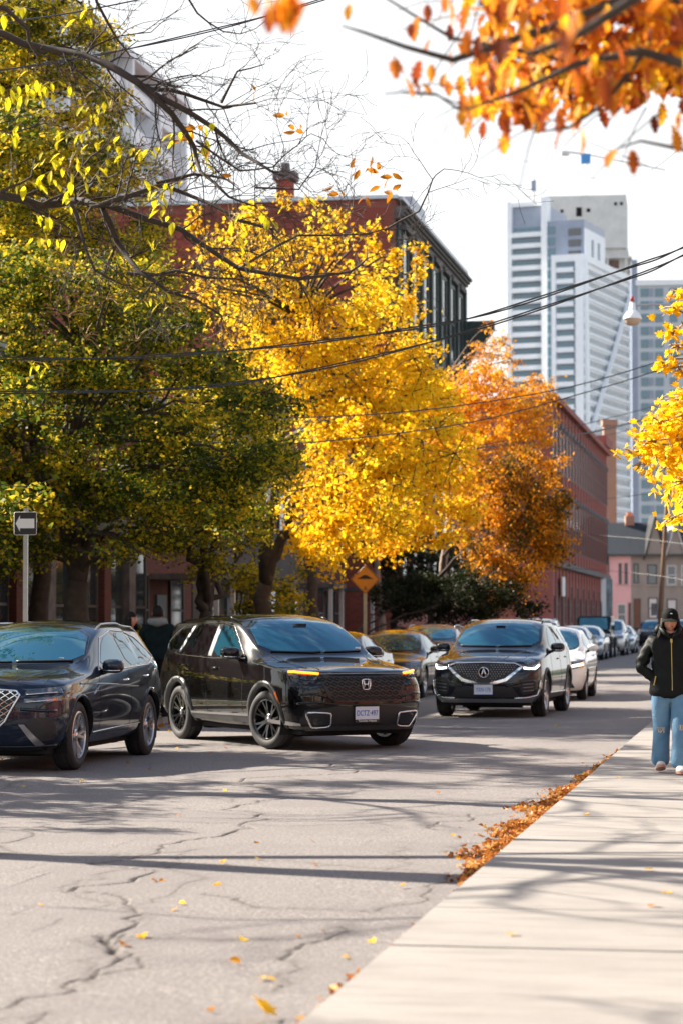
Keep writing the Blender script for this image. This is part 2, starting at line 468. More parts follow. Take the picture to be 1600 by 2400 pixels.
def wheel_meshes(Rw, wd, style):
    key = (Rw, wd, style)
    if key in WHEELS: return WHEELS[key]
    rr = Rw-.115 if style != 'far' else Rw-.12
    h = wd/2
    prof = [(rr, -h+.02), (rr+.02, -h+.002), (Rw-.055, -h-.004), (Rw-.02, -h+.012), (Rw-.006, -h+.03), (Rw, -h+.05), (Rw, -.06), (Rw-.008, -.055), (Rw-.008, -.045), (Rw, -.04), (Rw, .04), (Rw-.008, .045), (Rw-.008, .055), (Rw, .06), (Rw, h-.05), (Rw-.006, h-.03), (Rw-.02, h-.012), (Rw-.055, h+.004), (rr+.02, h-.002), (rr, h-.02), (rr, -h+.02)]
    Mx = Matrix.Rotation(R(90), 4, 'Y')      # axle along x, outside is +x
    ty = MB().lathe(prof, 40, M=Mx).mesh('tyre', [M['tyre']], True)
    rm = M['rim_black'] if style == 'black' else M['rim_silver']
    mb = MB()
    mb.lathe([(rr+.006, h-.012), (rr-.012, h-.006), (rr-.02, h-.02), (rr-.03, h-.10), (rr-.03, -h+.02), (rr, -h+.02)], 40, M=Mx)
    mb.lathe([(0, h-.035), (.055, h-.035), (.07, h-.045), (.07, h-.12)], 20, M=Mx)
    nsp = {'black': 7, 'silver': 6, 'ten': 5, 'far': 5}[style]
    for k in range(nsp):
        for dd in ((-.13, .13) if style != 'far' else (0,)):
            a0 = 2*math.pi*k/nsp+dd*.35; a1 = 2*math.pi*k/nsp+dd*1.25
            pts = []
            for r_, a_, wd_, x_ in ((.05, a0, .024, h-.05), (rr*.55, (a0+a1)/2, .019, h-.035), (rr-.018, a1, .017, h-.02)):
                pts.append((r_, a_, wd_, x_))
            rows = []
            for r_, a_, w_, x_ in pts:
                c = Vector((0, math.cos(a_), math.sin(a_))); t = Vector((0, -math.sin(a_), math.cos(a_)))
                if style == 'far': w_ *= 2.0
                rows.append([c*r_+t*w_+Vector((x_-.03, 0, 0)), c*r_+t*w_*.7+Vector((x_, 0, 0)), c*r_-t*w_*.7+Vector((x_, 0, 0)), c*r_-t*w_+Vector((x_-.03, 0, 0))])
            b = len(mb.v)
            for rw in rows: mb.v += [tuple(x) for x in rw]
            for i in range(2):
                for j in range(3): mb.f.append((b+i*4+j, b+i*4+j+1, b+(i+1)*4+j+1, b+(i+1)*4+j)); mb.m.append(0)
    rim = mb.mesh('rim', [rm], False)
    br = MB().lathe([(0, h-.12), (rr-.04, h-.12), (rr-.04, h-.13), (0, h-.13)], 24, M=Mx).mesh('brake', [M['well']], False)
    cap = MB().lathe([(0, h-.028), (.032, h-.029), (.034, h-.04)], 16, M=Mx).mesh('hub_cap', [M['chrome']], True)
    WHEELS[key] = (ty, rim, br, cap); return WHEELS[key]
def add_wheels(root, p, style, steer=0):
    ty, rim, br, cap = wheel_meshes(p['R'], p.get('tw', .235), style)
    for s in (1, -1):
        for k, cy in enumerate((0, p['wb'])):
            x = s*(p['W']/2-p.get('tw', .235)/2-.03)
            rz = (0 if s > 0 else math.pi)+(steer if k == 0 else 0)
            wh = link('wheel', ty, root, (x, cy, p['R']), (0, 0, rz))
            link('rim', rim, wh); link('brake', br, wh); link('hub_cap', cap, wh)
def base_car(name, p, pm, label, group=None, style='silver', cat='car', steer=0, level=3):
    root = empty(name, (0, 0, 0), label=label, cat=cat, group=group)
    me, bvh = make_body_mesh(p, 'body', [pm], level)
    link('body', me, root)
    # black wheel wells and floor
    Rw = p['R']; Ra = Rw+p.get('gap', .05)+.002
    for s in (1, -1):
        for cy in (0, p['wb']):
            mb = MB(); xo, xi = s*(p['W']/2-.05), s*(p['W']/2-.42); n = 16; b = len(mb.v)
            for k in range(n+1):
                a = R(-25)+R(230)*k/n
                for x in (xo, xi): mb.v.append((x, cy+math.cos(a)*Ra, Rw+math.sin(a)*Ra))
            for k in range(n): mb.f.append((b+2*k, b+2*k+1, b+2*k+3, b+2*k+2)); mb.m.append(0)
            mb.f.append(tuple(b+2*k+1 for k in range(n+1))); mb.m.append(0)
            mb.obj('wheel_well', M['well'], root)
    mb = MB(); zs = p.get('sill', .24); mb.box(-p['W']/2+.2, p['W']/2-.2, -p['oh']+.25, p['L']-p['oh']-.3, zs-.05, zs+.0)
    mb.box(-.5, .5, -.1, .1, .15, .25); mb.box(-.5, .5, p['wb']-.1, p['wb']+.1, .15, .25); mb.obj('underbody', M['well'], root)
    add_wheels(root, p, style, steer)
    return root, bvh
def windows(root, bvh, p, gm, side_polys, wind, rear=None, trim=None, frit=True):
    patch_obj('windshield', bvh, 'front', wind, gm, root, off=.006, sm=1, step=.08)
    for q in side_polys: patch_obj('side_window', bvh, 'side', q, p.get('sideglass', gm), root, mirror=True, off=.004, sm=1)
    if rear: patch_obj('rear_window', bvh, 'rear', rear, gm, root, off=.005, sm=2)
def arch_trim(root, bvh, p, m, width=.06, lab=None):
    Rw = p['R']; Ra = Rw+p.get('gap', .05); zb = p.get('sill', .24)+.03
    for cy in (0, p['wb']):
        a0 = math.asin(max(-1, min(1, (zb-Rw)/Ra))); n = 26
        rows = []
        lastx = p['W']/2-.02
        for k in range(n+1):
            a = a0+(math.pi-2*a0)*k/n; row = []
            for r_, o in ((Ra-.004, -.07), (Ra-.004, .012), (Ra+width*.5, .016), (Ra+width, .012), (Ra+width+.003, -.02)):
                h = proj(bvh, *AX['side'], cy+math.cos(a)*max(r_, Ra+.02), Rw+math.sin(a)*max(r_, Ra+.02), 0)
                x = h.x if h is not None and h.x > p['W']/2-.16 else lastx
                lastx = x
                row.append((x+o, cy+math.cos(a)*r_, Rw+math.sin(a)*r_))
            rows.append(row)
        mb = MB()
        for row in rows: mb.v += row
        for i in range(n):
            for j in range(4): mb.f.append((i*5+j, i*5+j+1, (i+1)*5+j+1, (i+1)*5+j)); mb.m.append(0)
        o = mb.obj('wheel_arch', m, root, smooth=True)
        me2 = o.data.copy(); me2.transform(Matrix.Diagonal((-1, 1, 1, 1))); me2.flip_normals(); link('wheel_arch', me2, root)
def mirror_pair(root, x, y, z, pm, s=1.0):
    for sg in (1, -1):
        bm = bmesh.new(); bmesh.ops.create_uvsphere(bm, u_segments=14, v_segments=10, radius=1)
        for v in bm.verts:
            c = v.co; 
            c.x = math.copysign(abs(c.x)**.7, c.x)*.125*s; c.z = math.copysign(abs(c.z)**.75, c.z)*.08*s; c.y = (c.y*.11 if c.y < 0 else c.y*.035)*s
            v.co = Vector((sg*(x+.09*s)+c.x, y+c.y, z+c.z+abs(c.x)*.0))
        for f in bm.faces: f.smooth = True
        me = bpy.data.meshes.new('mirror'); bm.to_mesh(me); bm.free(); me.materials.append(pm)
        mo = link('mirror', me, root)
        MB().tube([(sg*(x-.07), y+.0, z-.085), (sg*(x+.02), y, z-.06)], [.028, .022], 8).obj('mirror_arm', M['blacktrim'], mo, smooth=True)
        MB().tube([(sg*(x+.0), y-.085*s, z-.045*s), (sg*(x+.09*s), y-.112*s, z-.05*s), (sg*(x+.19*s), y-.07*s, z-.045*s)], .007, 5).obj('turn_signal', M['chrome'], mo, smooth=True)
def handle(root, bvh, y, z, m):
    for sg in (1,):
        h = proj(bvh, *AX['side'], y, z, .02)
        if h is None: return
        for s in (1, -1):
            MB().tube([(s*(h.x-.02), y-.09, z), (s*h.x, y-.07, z), (s*h.x, y+.07, z), (s*(h.x-.02), y+.09, z)], .013, 6).obj('door_handle', m, root, smooth=True)
def seam(root, bvh, pts, ax='side', mirror=True, r=.0035):
    trim_obj('door_seam' if ax == 'side' else 'panel_seam', bvh, ax, pts, r, M['well'], root, off=-.0005, mirror=mirror, n=4)
def plate(root, y, z, text, frame_text=None, tilt=0, x=0):
    mb = MB().box(-.155, .155, -.008, 0, -.078, .078); pl = mb.obj('number_plate', M['plate_white'], root, loc=(x, y, z), rot=(tilt, 0, 0))
    if text:
        link('plate_text', text_mesh(text, .092, M['plate_blue'], .001, sx=.66), pl, (0, -.0095, -.004), (math.pi/2, 0, 0))
    if frame_text:
        MB().box(-.16, .16, -.010, .002, -.112, -.079).obj('plate_frame', M['gloss_black'], pl)
        link('frame_text', text_mesh(frame_text, .036, M['white_print'], .0008), pl, (0, -.0115, -.0955), (math.pi/2, 0, 0))
        MB().box(-.16, .16, -.010, .002, .079, .094).obj('plate_frame', M['gloss_black'], pl)
    else:
        MB().box(-.16, .16, -.009, .002, -.088, -.079).obj('plate_frame', M['plate_blue'], pl)
    return pl
def roof_rails(root, bvh, p, m, y0, y1, xf=.93):
    for s in (1, -1):
        pts = []
        for k in range(9):
            t = k/8; y = lerp(y0, y1, t); x = s*(p['wr']*xf)
            h, n, i, d = bvh.ray_cast(Vector((x, y, 3)), Vector((0, 0, -1)))
            z = h.z if h else p['H']-.1
            pts.append((x, y, z+(.035 if 0 < k < 8 else -.01)))
        MB().tube(pts, .014, 6).obj('roof_rail', m, root, smooth=True)

# ------------------------------------------------------------------ ground, road, pavements
def asphalt_mat(name, attr=True):
    b = NB(name); c = b.coords('Object')
    agg = b.noise(95, 4, .8, c); agg2 = b.noise(26, 5, .75, c); big = b.noise(.55, 5, .6, c)
    col = b.ramp(agg, [(.36, (.065, .057, .058)), (.5, (.185, .168, .163)), (.64, (.36, .33, .312))])
    col = b.mix(b.ramp(big, [(.35, (.0, .0, .0)), (.7, (.35, .35, .35))]), col, (.225, .205, .195))
    col = b.mix(b.ramp(agg2, [(.42, (.25, .25, .25)), (.55, (0, 0, 0))]), col, (.12, .108, .10))
    mp = b.n('ShaderNodeMapping'); mp.inputs['Scale'].default_value = (.25, 2.2, 1); b.l(c, mp.inputs[0])
    st = b.noise(1.1, 4, .6, mp.outputs[0]); col = b.mix(b.ramp(st, [(.55, (0, 0, 0)), (.72, (.35, .35, .35))]), col, (.155, .14, .135))
    gr = b.noise(34, 3, .75, c); col = b.mix(b.ramp(gr, [(.40, (.55, .55, .55)), (.52, (0, 0, 0))]), col, (.085, .075, .074))
    gr2 = b.noise(42, 2, .6, c); col = b.mix(b.ramp(gr2, [(.56, (0, 0, 0)), (.66, (.45, .45, .45))]), col, (.42, .39, .37))
    pt = b.noise(.9, 3, .45, c); col = b.mix(b.ramp(pt, [(.50, (0, 0, 0)), (.53, (.28, .28, .28))]), col, (.14, .125, .125))
    if attr:
        at = b.n('ShaderNodeAttribute'); at.attribute_name = 'crack'
        col = b.mix(at.outputs['Fac'], col, (.05, .040, .032))
    b.set(col=col, rough=.85, spec=.35); b.bump(agg, .55, .012); return b.m
M['asphalt'] = asphalt_mat('asphalt'); M['asphalt_far'] = asphalt_mat('asphalt_far', False)
def concrete_mat(name, lo, hi):
    b = NB(name); c = b.coords('Object')
    col = b.ramp(b.noise(1.4, 6, .65, c), [(.3, lo), (.7, hi)])
    col = b.mix(b.ramp(b.noise(60, 3, .7, c), [(.35, (.22, .22, .22)), (.5, (0, 0, 0))]), col, tuple(x*.6 for x in lo))
    mp = b.n('ShaderNodeMapping'); mp.inputs['Scale'].default_value = (.5, 3, 1); b.l(c, mp.inputs[0])
    col = b.mix(b.ramp(b.noise(2.5, 5, .6, mp.outputs[0]), [(.48, (0, 0, 0)), (.7, (.6, .6, .6))]), col, tuple(x*.72 for x in lo))
    b.set(col=col, rough=.8); b.bump(b.noise(130, 3, .7, c), .3, .004); return b.m
M['concrete'] = concrete_mat('pavement_concrete', (.205, .19, .175), (.27, .25, .232))
M['kerb'] = concrete_mat('kerb_concrete', (.25, .236, .222), (.31, .294, .278))
M['soil'] = mat('soil', (.07, .055, .04), .95, .3, 3, bump=.02)
M['grass'] = mat('grass_ground', (.05, .07, .02), .95, .35, 4, bump=.03)
KX, LX = -1.72, -9.30
CR = [  # (pixels of the photograph, half width m, depth m)
 ([(-40, 2365), (60, 2335), (150, 2310), (215, 2290), (262, 2215), (290, 2180), (300, 2110), (345, 2050), (372, 2000), (420, 1975), (470, 1965), (520, 1960), (565, 1935), (620, 1905), (690, 1870), (770, 1815), (850, 1780)], .022, .035),
 ([(238, 2194), (256, 2202), (262, 2230)], .045, .05),
 ([(220, 2300), (300, 2270), (310, 2235), (290, 2190)], .03, .02),
 ([(-20, 2010), (40, 1998), (75, 1960), (105, 1935)], .02, .02), ([(35, 1997), (180, 1999), (340, 2003), (470, 1990)], .014, .014),
 ([(250, 1915), (290, 1890), (345, 1870), (380, 1860)], .018, .022), ([(345, 1868), (430, 1866), (560, 1862), (690, 1858)], .012, .012),
 ([(190, 1925), (330, 1924), (560, 1928), (800, 1932), (1010, 1915), (1190, 1905)], .010, .010),
 ([(1030, 1945), (1060, 1925), (1100, 1908)], .02, .03), ([(1215, 1905), (1245, 1880), (1290, 1862)], .016, .02),
 ([(1045, 1998), (1050, 1985), (1085, 1980), (1140, 1962)], .012, .015),
 ([(430, 2000), (400, 2100), (310, 2160)], .008, .01), ([(430, 2010), (700, 2020), (900, 2036), (1000, 2045)], .006, .004),
 ([(480, 2095), (600, 2125), (800, 2130), (880, 2132), (1000, 2075), (1050, 2045)], .02, .022),
 ([(330, 2200), (520, 2205), (700, 2200), (850, 2190)], .012, .012), ([(660, 2250), (700, 2220), (745, 2205), (790, 2188), (800, 2170)], .028, .022), ([(640, 2320), (650, 2280), (665, 2250)], .018, .014),
 ([(-20, 2385), (70, 2380), (110, 2370), (100, 2410)], .02, .02), ([(180, 2200), (190, 2250), (220, 2290)], .010, .01),
 ([(1385, 1720), (1420, 1695), (1435, 1690)], .02, .02), ([(1440, 1722), (1470, 1700)], .015, .02), ([(790, 1810), (900, 1790), (960, 1760)], .012, .015),
 ([(0, 1850), (60, 1830), (140, 1820), (200, 1805)], .014, .015), ([(415, 1762), (500, 1755), (560, 1745)], .012, .012), ([(940, 1985), (905, 2040)], .006, .006), ([(500, 2395), (620, 2392), (760, 2375)], .012, .01),
 ([(280, 2000), (250, 2060), (225, 2110), (200, 2130)], .008, .01), ([(545, 1880), (640, 1850), (700, 1825), (690, 1815)], .012, .012)]
def build_near_road():
    nx, ny = 620, 640
    xs = np.linspace(LX, KX, nx); t = np.linspace(0, 1, ny); ys = 6.0*np.power(36.0/6.0, t)
    X, Y = np.meshgrid(xs, ys); Z = np.zeros_like(X); C = np.zeros_like(X)
    # smooth noise via sums of sines for a worn, slightly wavy surface
    for k in range(14):
        a = RNG.uniform(0, 2*math.pi); f = RNG.uniform(.6, 5); Z += .0016/(.4+f*.3)*np.sin(f*(X*math.cos(a)+Y*math.sin(a))+RNG.uniform(0, 6))
    rr = random.Random(5)
    def frac(a, b, n, amp):
        if n == 0: return [a]
        m = (a+b)/2; L = (b-a).length; nrm = Vector((-(b-a).y, (b-a).x, 0)).normalized() if L > 1e-6 else Vector((0, 0, 0))
        m = m+nrm*rr.gauss(0, amp*L)
        return frac(a, m, n-1, amp)+frac(m, b, n-1, amp)
    for pts, hw, dep in CR:
        hw *= .55; dep *= .6
        W = [G(*q) for q in pts]; Q = []
        for a, b in zip(W, W[1:]): Q += frac(a, b, 3 if (b-a).length > .4 else 2, .13)
        Q.append(W[-1])
        k = 0
        for a, b in zip(Q, Q[1:]):
            wv = hw*rr.uniform(.3, 1.3); k += 1
            if rr.random() < .06: wv *= .25
            dx, dy = b.x-a.x, b.y-a.y; L2 = dx*dx+dy*dy+1e-9
            m = (X > min(a.x, b.x)-.3) & (X < max(a.x, b.x)+.3) & (Y > min(a.y, b.y)-.4) & (Y < max(a.y, b.y)+.4)
            if not m.any(): continue
            tt = np.clip(((X[m]-a.x)*dx+(Y[m]-a.y)*dy)/L2, 0, 1)
            d = np.hypot((X[m]-a.x-tt*dx), (Y[m]-a.y-tt*dy)*.75)
            g = np.exp(-(d/max(wv, .007))**2); Z[m] = np.minimum(Z[m], -dep*g+Z[m]*.3); C[m] = np.maximum(C[m], np.clip(g*1.1-.08, 0, 1)*min(.9, .4+hw*35))
            C[m] = np.maximum(C[m], (.22+.16*np.sin(X[m]*61+Y[m]*13)*np.sin(Y[m]*37))*np.exp(-(d/(max(wv, .012)*4.5))**2))
    V = np.stack([X, Y, Z], -1).reshape(-1, 3)
    i = np.arange(nx*ny).reshape(ny, nx); F = np.stack([i[:-1, :-1], i[:-1, 1:], i[1:, 1:], i[1:, :-1]], -1).reshape(-1, 4)
    me = np_mesh('road', V, F, [M['asphalt']], True)
    at = me.attributes.new('crack', 'FLOAT', 'POINT'); at.data.foreach_set('value', C.ravel().astype(np.float32))
    link('road', me, kind='structure')
build_near_road()
MB().quad((LX, 36, 0), (KX, 36, 0), (KX, 206, 0), (LX, 206, 0)).obj('road', M['asphalt_far'], kind='structure')
MB().quad((LX, -30, 0), (KX, -30, 0), (KX, 6, 0), (LX, 6, 0)).obj('road', M['asphalt_far'], kind='structure')
MB().quad((-90, 206, 0.0), (60, 206, 0.0), (60, 213, 0.0), (-90, 213, 0.0)).obj('cross_road', M['asphalt_far'], kind='structure')
MB().quad((-500, -60, -.08), (500, -60, -.08), (500, 2500, -.08), (-500, 2500, -.08)).obj('ground', M['soil'], kind='structure')
# right pavement of concrete slabs
sw = MB().box(KX+.17, 2.2, -20, 200, -.06, .095).obj('sidewalk', M['soil'], kind='structure')
def slab_mesh(x0, x1, ly, m, t=.022, bev=.006):
    me = MB().box(x0, x1, 0, ly, 0, t).mesh('slab', [m]); bm = bmesh.new(); bm.from_mesh(me)
    bmesh.ops.bevel(bm, geom=[e for e in bm.edges if all(v.co.z > t*.5 for v in e.verts)], offset=bev, segments=2, affect='EDGES'); bm.to_mesh(me); bm.free(); return me
sm_ = slab_mesh(KX-.006, 2.0, 1.489, M['concrete']); km_ = slab_mesh(KX-.014, KX+.16, 2.99, M['kerb'], .094, .006)
for k in range(34):
    y = 5.05+k*1.5
    o = link('slab', sm_, sw, (0, y, .096+random.uniform(-.002, .003)))
for k in range(17): link('kerb_stone', km_, sw, (0, 5.05+k*3.0, .001))
MB().box(KX, 2.0, 56.1, 200, .09, .12).obj('paving', M['concrete'], sw)
MB().box(KX, 2.0, -20, 5.04, .09, .12).obj('paving', M['concrete'], sw)
MB().box(2.2, 40, -20, 200, -.06, .10).obj('lawn', M['grass'], kind='structure')
# left kerb, verge, pavement
lk = MB().box(LX-.16, LX, -20, 206, -.06, .118).obj('kerb', M['kerb'], kind='structure')
MB().box(-10.9, LX-.163, -20, 206, -.06, .10).obj('verge', M['grass'], kind='structure')
ls = MB().box(-12.6, -10.903, -20, 206, -.06, .12).obj('sidewalk', M['kerb'], kind='structure')
MB().box(-40, -12.603, -20, 206, -.06, .09).obj('garden_ground', M['soil'], kind='structure')

# ------------------------------------------------------------------ building materials
def brick_mat(name, c1, c2, mort, scale=1.0, dirt=.35):
    b = NB(name); c = b.coords('Object')
    sx = b.n('ShaderNodeSeparateXYZ'); b.l(c, sx.inputs[0]); ad = b.n('ShaderNodeMath', operation='ADD'); b.l(sx.outputs[0], ad.inputs[0]); b.l(sx.outputs[1], ad.inputs[1])
    cx = b.n('ShaderNodeCombineXYZ'); b.l(ad.outputs[0], cx.inputs[0]); b.l(sx.outputs[2], cx.inputs[1])
    t = b.n('ShaderNodeTexBrick'); b.l(cx.outputs[0], t.inputs['Vector']); t.inputs['Scale'].default_value = 4.3*scale
    t.inputs['Brick Width'].default_value = 1.0; t.inputs['Row Height'].default_value = .37; t.inputs['Mortar Size'].default_value = .03
    for k, v in (('Color1', c1), ('Color2', c2), ('Mortar', mort)): t.inputs[k].default_value = (*v, 1)
    col = b.mix(b.ramp(b.noise(.7, 5, .7, c), [(.4, (0, 0, 0)), (.75, (dirt,)*3)]), t.outputs['Color'], tuple(x*.35 for x in c1))
    b.set(col=col, rough=.85); return b.m
M['red_brick'] = brick_mat('red_brick', (.30, .062, .042), (.20, .045, .035), (.20, .13, .10))
M['brick_one'] = (lambda b: b.set(col=b.mix(b.ramp(b.noise(1.2, 4, .6, b.coords('Object')), [(.4, (0, 0, 0)), (.7, (.6, .6, .6))]), b.ramp(b.n('ShaderNodeNewGeometry').outputs['Random Per Island'], [(0, (.17, .036, .028)), (.5, (.29, .062, .042)), (1, (.40, .10, .07))]), (.11, .03, .025)), rough=.85).m)(NB('brick_single'))
M['shaded_brick'] = brick_mat('shaded_brick', (.15, .035, .028), (.10, .028, .022), (.09, .06, .05))  # brick colour darkened to stand in for shade under the trees
M['shaded_render'] = mat('shaded_render', (.075, .07, .066), .8, .2, 1)  # render darkened likewise, tree shade put into its colour
M['mortar'] = mat('mortar', (.15, .10, .08), .9, .2, 8)
M['factory_brick'] = brick_mat('factory_brick', (.40, .115, .09), (.31, .085, .07), (.27, .15, .14), dirt=.25)
M['tan_brick'] = brick_mat('tan_brick', (.42, .22, .15), (.36, .19, .14), (.36, .26, .2), dirt=.2)
M['stone_dark'] = mat('weathered_stone', (.13, .12, .125), .8, .4, 3)
M['stone'] = mat('pale_stone', (.36, .33, .30), .8, .2, 3)
M['green_wood'] = mat('dark_green_wood', (.022, .045, .045), .6, .4, 5)
M['window'] = NB('window_glass').set(col=(.03, .04, .05), rough=.06, spec=.9, ior=1.6).m
M['window_blue'] = NB('tower_glass').set(col=(.05, .15, .21), rough=.08, spec=.9, ior=1.6).m
M['frame_white'] = mat('white_frame', (.62, .62, .62), .5, .05)
M['frame_dark'] = mat('dark_frame', (.05, .055, .055), .5, .1)
M['roof_dark'] = mat('slate_shingle', (.040, .047, .058), .9, .4, 12, spec=.1)
M['flash'] = mat('roof_flashing', (.45, .50, .55), .35, .15, 3, metal=.3)
M['white_panel'] = mat('white_cladding', (.84, .88, .92), .5, .06, 1)
M['grey_panel'] = mat('grey_cladding', (.27, .32, .42), .35, .12, .5)
M['concrete_raw'] = mat('raw_concrete', (.62, .62, .60), .85, .12, .3)
M['pink'] = mat('pink_render', (.72, .44, .46), .8, .08, 1)
M['grey_render'] = mat('grey_render', (.30, .27, .245), .8, .12, 1)
def win(parent, Mx, w, h, fm, gm, sash=True, name='window', fr=.07, dep=.06, proud=.03, lab=None):
    """window in the local xz plane of Mx, looking to -y"""
    mb = MB(); t = fr
    for x0, x1, z0, z1 in ((-w/2, w/2, -h/2, -h/2+t), (-w/2, w/2, h/2-t, h/2), (-w/2, -w/2+t, -h/2+t, h/2-t), (w/2-t, w/2, -h/2+t, h/2-t)):
        mb.box(x0, x1, -proud-.02, .05, z0, z1)
    if sash: mb.box(-w/2+t, w/2-t, -proud-.01, .04, -.03, .03)
    me = mb.mesh(name, [fm]); o = link(name, me, parent); o.matrix_local = Mx
    g = MB().box(-w/2+t, w/2-t, -proud+.012, .03, -h/2+t, h/2-t).obj('pane', gm, o)
    return o
WINC = {}
def winc(parent, Mx, w, h, fm, gm, **k):
    key = (round(w, 3), round(h, 3), fm.name, gm.name, k.get('sash', True), k.get('fr', .07))
    if key not in WINC:
        o = win(parent, Mx, w, h, fm, gm, **k); WINC[key] = (o.data, [c for c in bpy.data.objects if c.parent == o][0].data); return o
    a, b = WINC[key]; o = link(k.get('name', 'window'), a, parent); o.matrix_local = Mx; link('pane', b, o); return o
def MX(x, y, z, rz): return Matrix.Translation((x, y, z)) @ Matrix.Rotation(rz, 4, 'Z')
FX = R(90)   # a window that looks to +x

# ---- tall red brick building with dark green top storey
def red_building():
    r = empty('brick_building', (-14, 91, 0), label='tall red brick building with a dark green windowed top storey behind the yellow tree', cat='building')
    H = 17.8
    MB().box(-17, 0, 0.0, 20.5, 0, H).obj('wall', M['red_brick'], r)
    # side wall bricks
    bw, bh, j = .225, .078, .013
    one = MB().box(0, bw, -.022, 0, 0, bh); del one.f[5:]; 
    one = MB(); one.box(0, bw, -.022, .0, 0, bh); me1 = one.mesh('brick', [M['brick_one']])
    V = []; F = []; cnt = 0; cells = []
    nz = int((H-.25-9)/(bh+j)); nx = 46
    for a in range(nz):
        z = H-.30-a*(bh+j)-bh
        for c in range(nx):
            x = -.03-bw-c*(bw+j)-(.5*(bw+j) if a % 2 else 0); cells.append((x, z))
    cells.sort(key=lambda q: (-q[0]*1.0)+(H-q[1])*1.2)
    mo = link('brick_panel', MB().box(-11.2, -.0, -.012, 0, 9, H-.26).mesh('brick_panel', [M['mortar']]), r)
    for x, z in cells[:298]: link('brick', me1, mo, (x, -.012, z))
    rest = cells[298:]
    mb = MB()
    for x, z in rest: mb.box(x, x+bw, -.034-random.uniform(0, .006), -.012, z, z+bh)
    o = mb.obj('brickwork', M['brick_one'], mo, kind='stuff')
    # parapet flashing
    MB().box(-17.2, .15, -.12, .25, H, H+.14).box(-.25, .3, .25, 20.7, H, H+.14).obj('parapet_cap', M['flash'], r)
    # street side, dark green top storey
    tz0, tz1 = 12.4, 17.2
    MB().box(.0, .12, .35, 20.4, tz0, tz1).obj('green_panelling', M['green_wood'], r)
    mb = MB()
    for k in range(4): mb.box(.0, .22+.10*k, .1, 20.5, tz1-.15+k*.12, tz1-.03+k*.12)
    mb.obj('cornice', M['stone_dark'], r)
    for k in range(7):
        y = 1.8+k*2.85
        if y > 19.5: break
        winc(r, MX(.13, y, 14.9, FX), 1.45, 3.5, M['frame_dark'], M['window'], fr=.14)
        MB().box(.12, .28, y+1.05, y+1.5, tz0+.2, tz1-.2).obj('pilaster', M['green_wood'], r)
        MB().box(.12, .34, y-.95, y+.95, 16.75, 16.95).obj('lintel', M['stone_dark'], r)
    MB().box(.0, .45, .2, 20.5, 12.05, 12.38).obj('ledge', M['stone_dark'], r)
    mb = MB()
    for k in range(14): mb.box(.0, .35, .6+k*1.45, .85+k*1.45, 11.7, 12.05)
    mb.obj('ledge_brackets', M['stone_dark'], r, kind='stuff')
    for k in range(7):
        y = 1.8+k*2.85
        if y > 19.5: break
        MB().box(.0, .14, y-1.35, y+1.35, 9.6, 11.6).obj('spandrel', M['red_brick'], r)
        pts = [(0.14, y-1.0+2.0*t/10, 9.7+.95*math.sin(math.pi*t/10)) for t in range(11)]
        MB().tube(pts, .16, 6).obj('arch', M['stone_dark'], r)
        for q in range(3): MB().box(.14, .2, y-.45+q*.3, y-.3+q*.3, 10.9, 11.45).obj('carved_slot', M['stone_dark'], r)
        winc(r, MX(.10, y, 8.2, FX), 1.5, 2.8, M['frame_dark'], M['window'], fr=.12)
        winc(r, MX(.10, y, 4.6, FX), 1.5, 2.6, M['frame_dark'], M['window'], fr=.12)
    MB().prism([(0, 20.52, 13.2), (1.5, 20.52, 15.2), (1.5, 20.52, 15.6), (0, 20.52, 15.6)], (0, .6, 0)).obj('corner_corbel', M['green_wood'], r)
    MB().box(-6, -.0, 20.5, 34, 0, 7.0).obj('annex_wall', M['red_brick'], r)
    # chimney
    ch = MB().box(-5.45, -4.05, 2, 3.2, H, H+.55).box(-5.05, -4.45, 2.3, 2.9, H+.55, H+1.3).obj('chimney', M['red_brick'], r)
    MB().box(-5.2, -4.3, 2.2, 3.05, H+1.3, H+1.65).box(-4.9, -4.6, 2.4, 2.8, H+1.65, H+2.0).obj('chimney_cap', M['stone_dark'], ch)
    MB().box(-3.2, -1.2, 13, 17, H, H+2.4).obj('roof_hut', M['grey_panel'], r)
red_building()

# ---- long red factory
def factory():
    r = empty('factory_building', (-13, 147, 0), label='long red brick factory with tall ribs far down the street', cat='building')
    L, H = 52, 15.2
    MB().box(-18, 0, 0, L, 0, H).obj('wall', M['factory_brick'], r)
    MB().box(-.1, .30, 0, L+.1, 5.0, 5.35).obj('string_course', M['stone_dark'], r)
    MB().box(-.3, .35, -.1, L+.2, H-.02, H+.35).obj('cornice', M['factory_brick'], r)
    n = 20; sp = L/n
    pil = MB().box(0, .09, -.22, .22, 5.35, H-.02).mesh('pilaster', [M['factory_brick']]); pl2 = MB().box(0, .10, -.25, .25, 0, 4.98).mesh('pier', [M['factory_brick']])
    bay = None
    for k in range(n):
        y = (k+.0)*sp+.25; link('pilaster', pil, r, (0, y, 0)); link('pier', pl2, r, (0, y, 0))
        yc = y+sp/2
        for z, h in ((12.4, 2.9), (7.9, 3.4)):
            winc(r, MX(.02, yc, z, FX), 1.15, h, M['frame_dark'], M['window'], fr=.09)
            link('window_head', WH, r, (.06, yc, z+h/2))
        if k % 2: winc(r, MX(.02, yc, 2.7, FX), 1.25, 2.6, M['frame_dark'], M['window'], fr=.1)
        else:
            d = link('doorway', DW, r, (.05, yc, 0))
    MB().box(-12, -9, 20, 26, H, H+2.2).obj('roof_hut', M['concrete_raw'], r)
    # end wall ornaments and the tan stack
    MB().box(-3, .5, L-8, L+.1, H+.35, H+1.1).obj('corner_parapet', M['factory_brick'], r)
    MB().box(.31, .36, 4, 6, 3.2, 4.4).obj('wall_sign', M['white_print'], r)
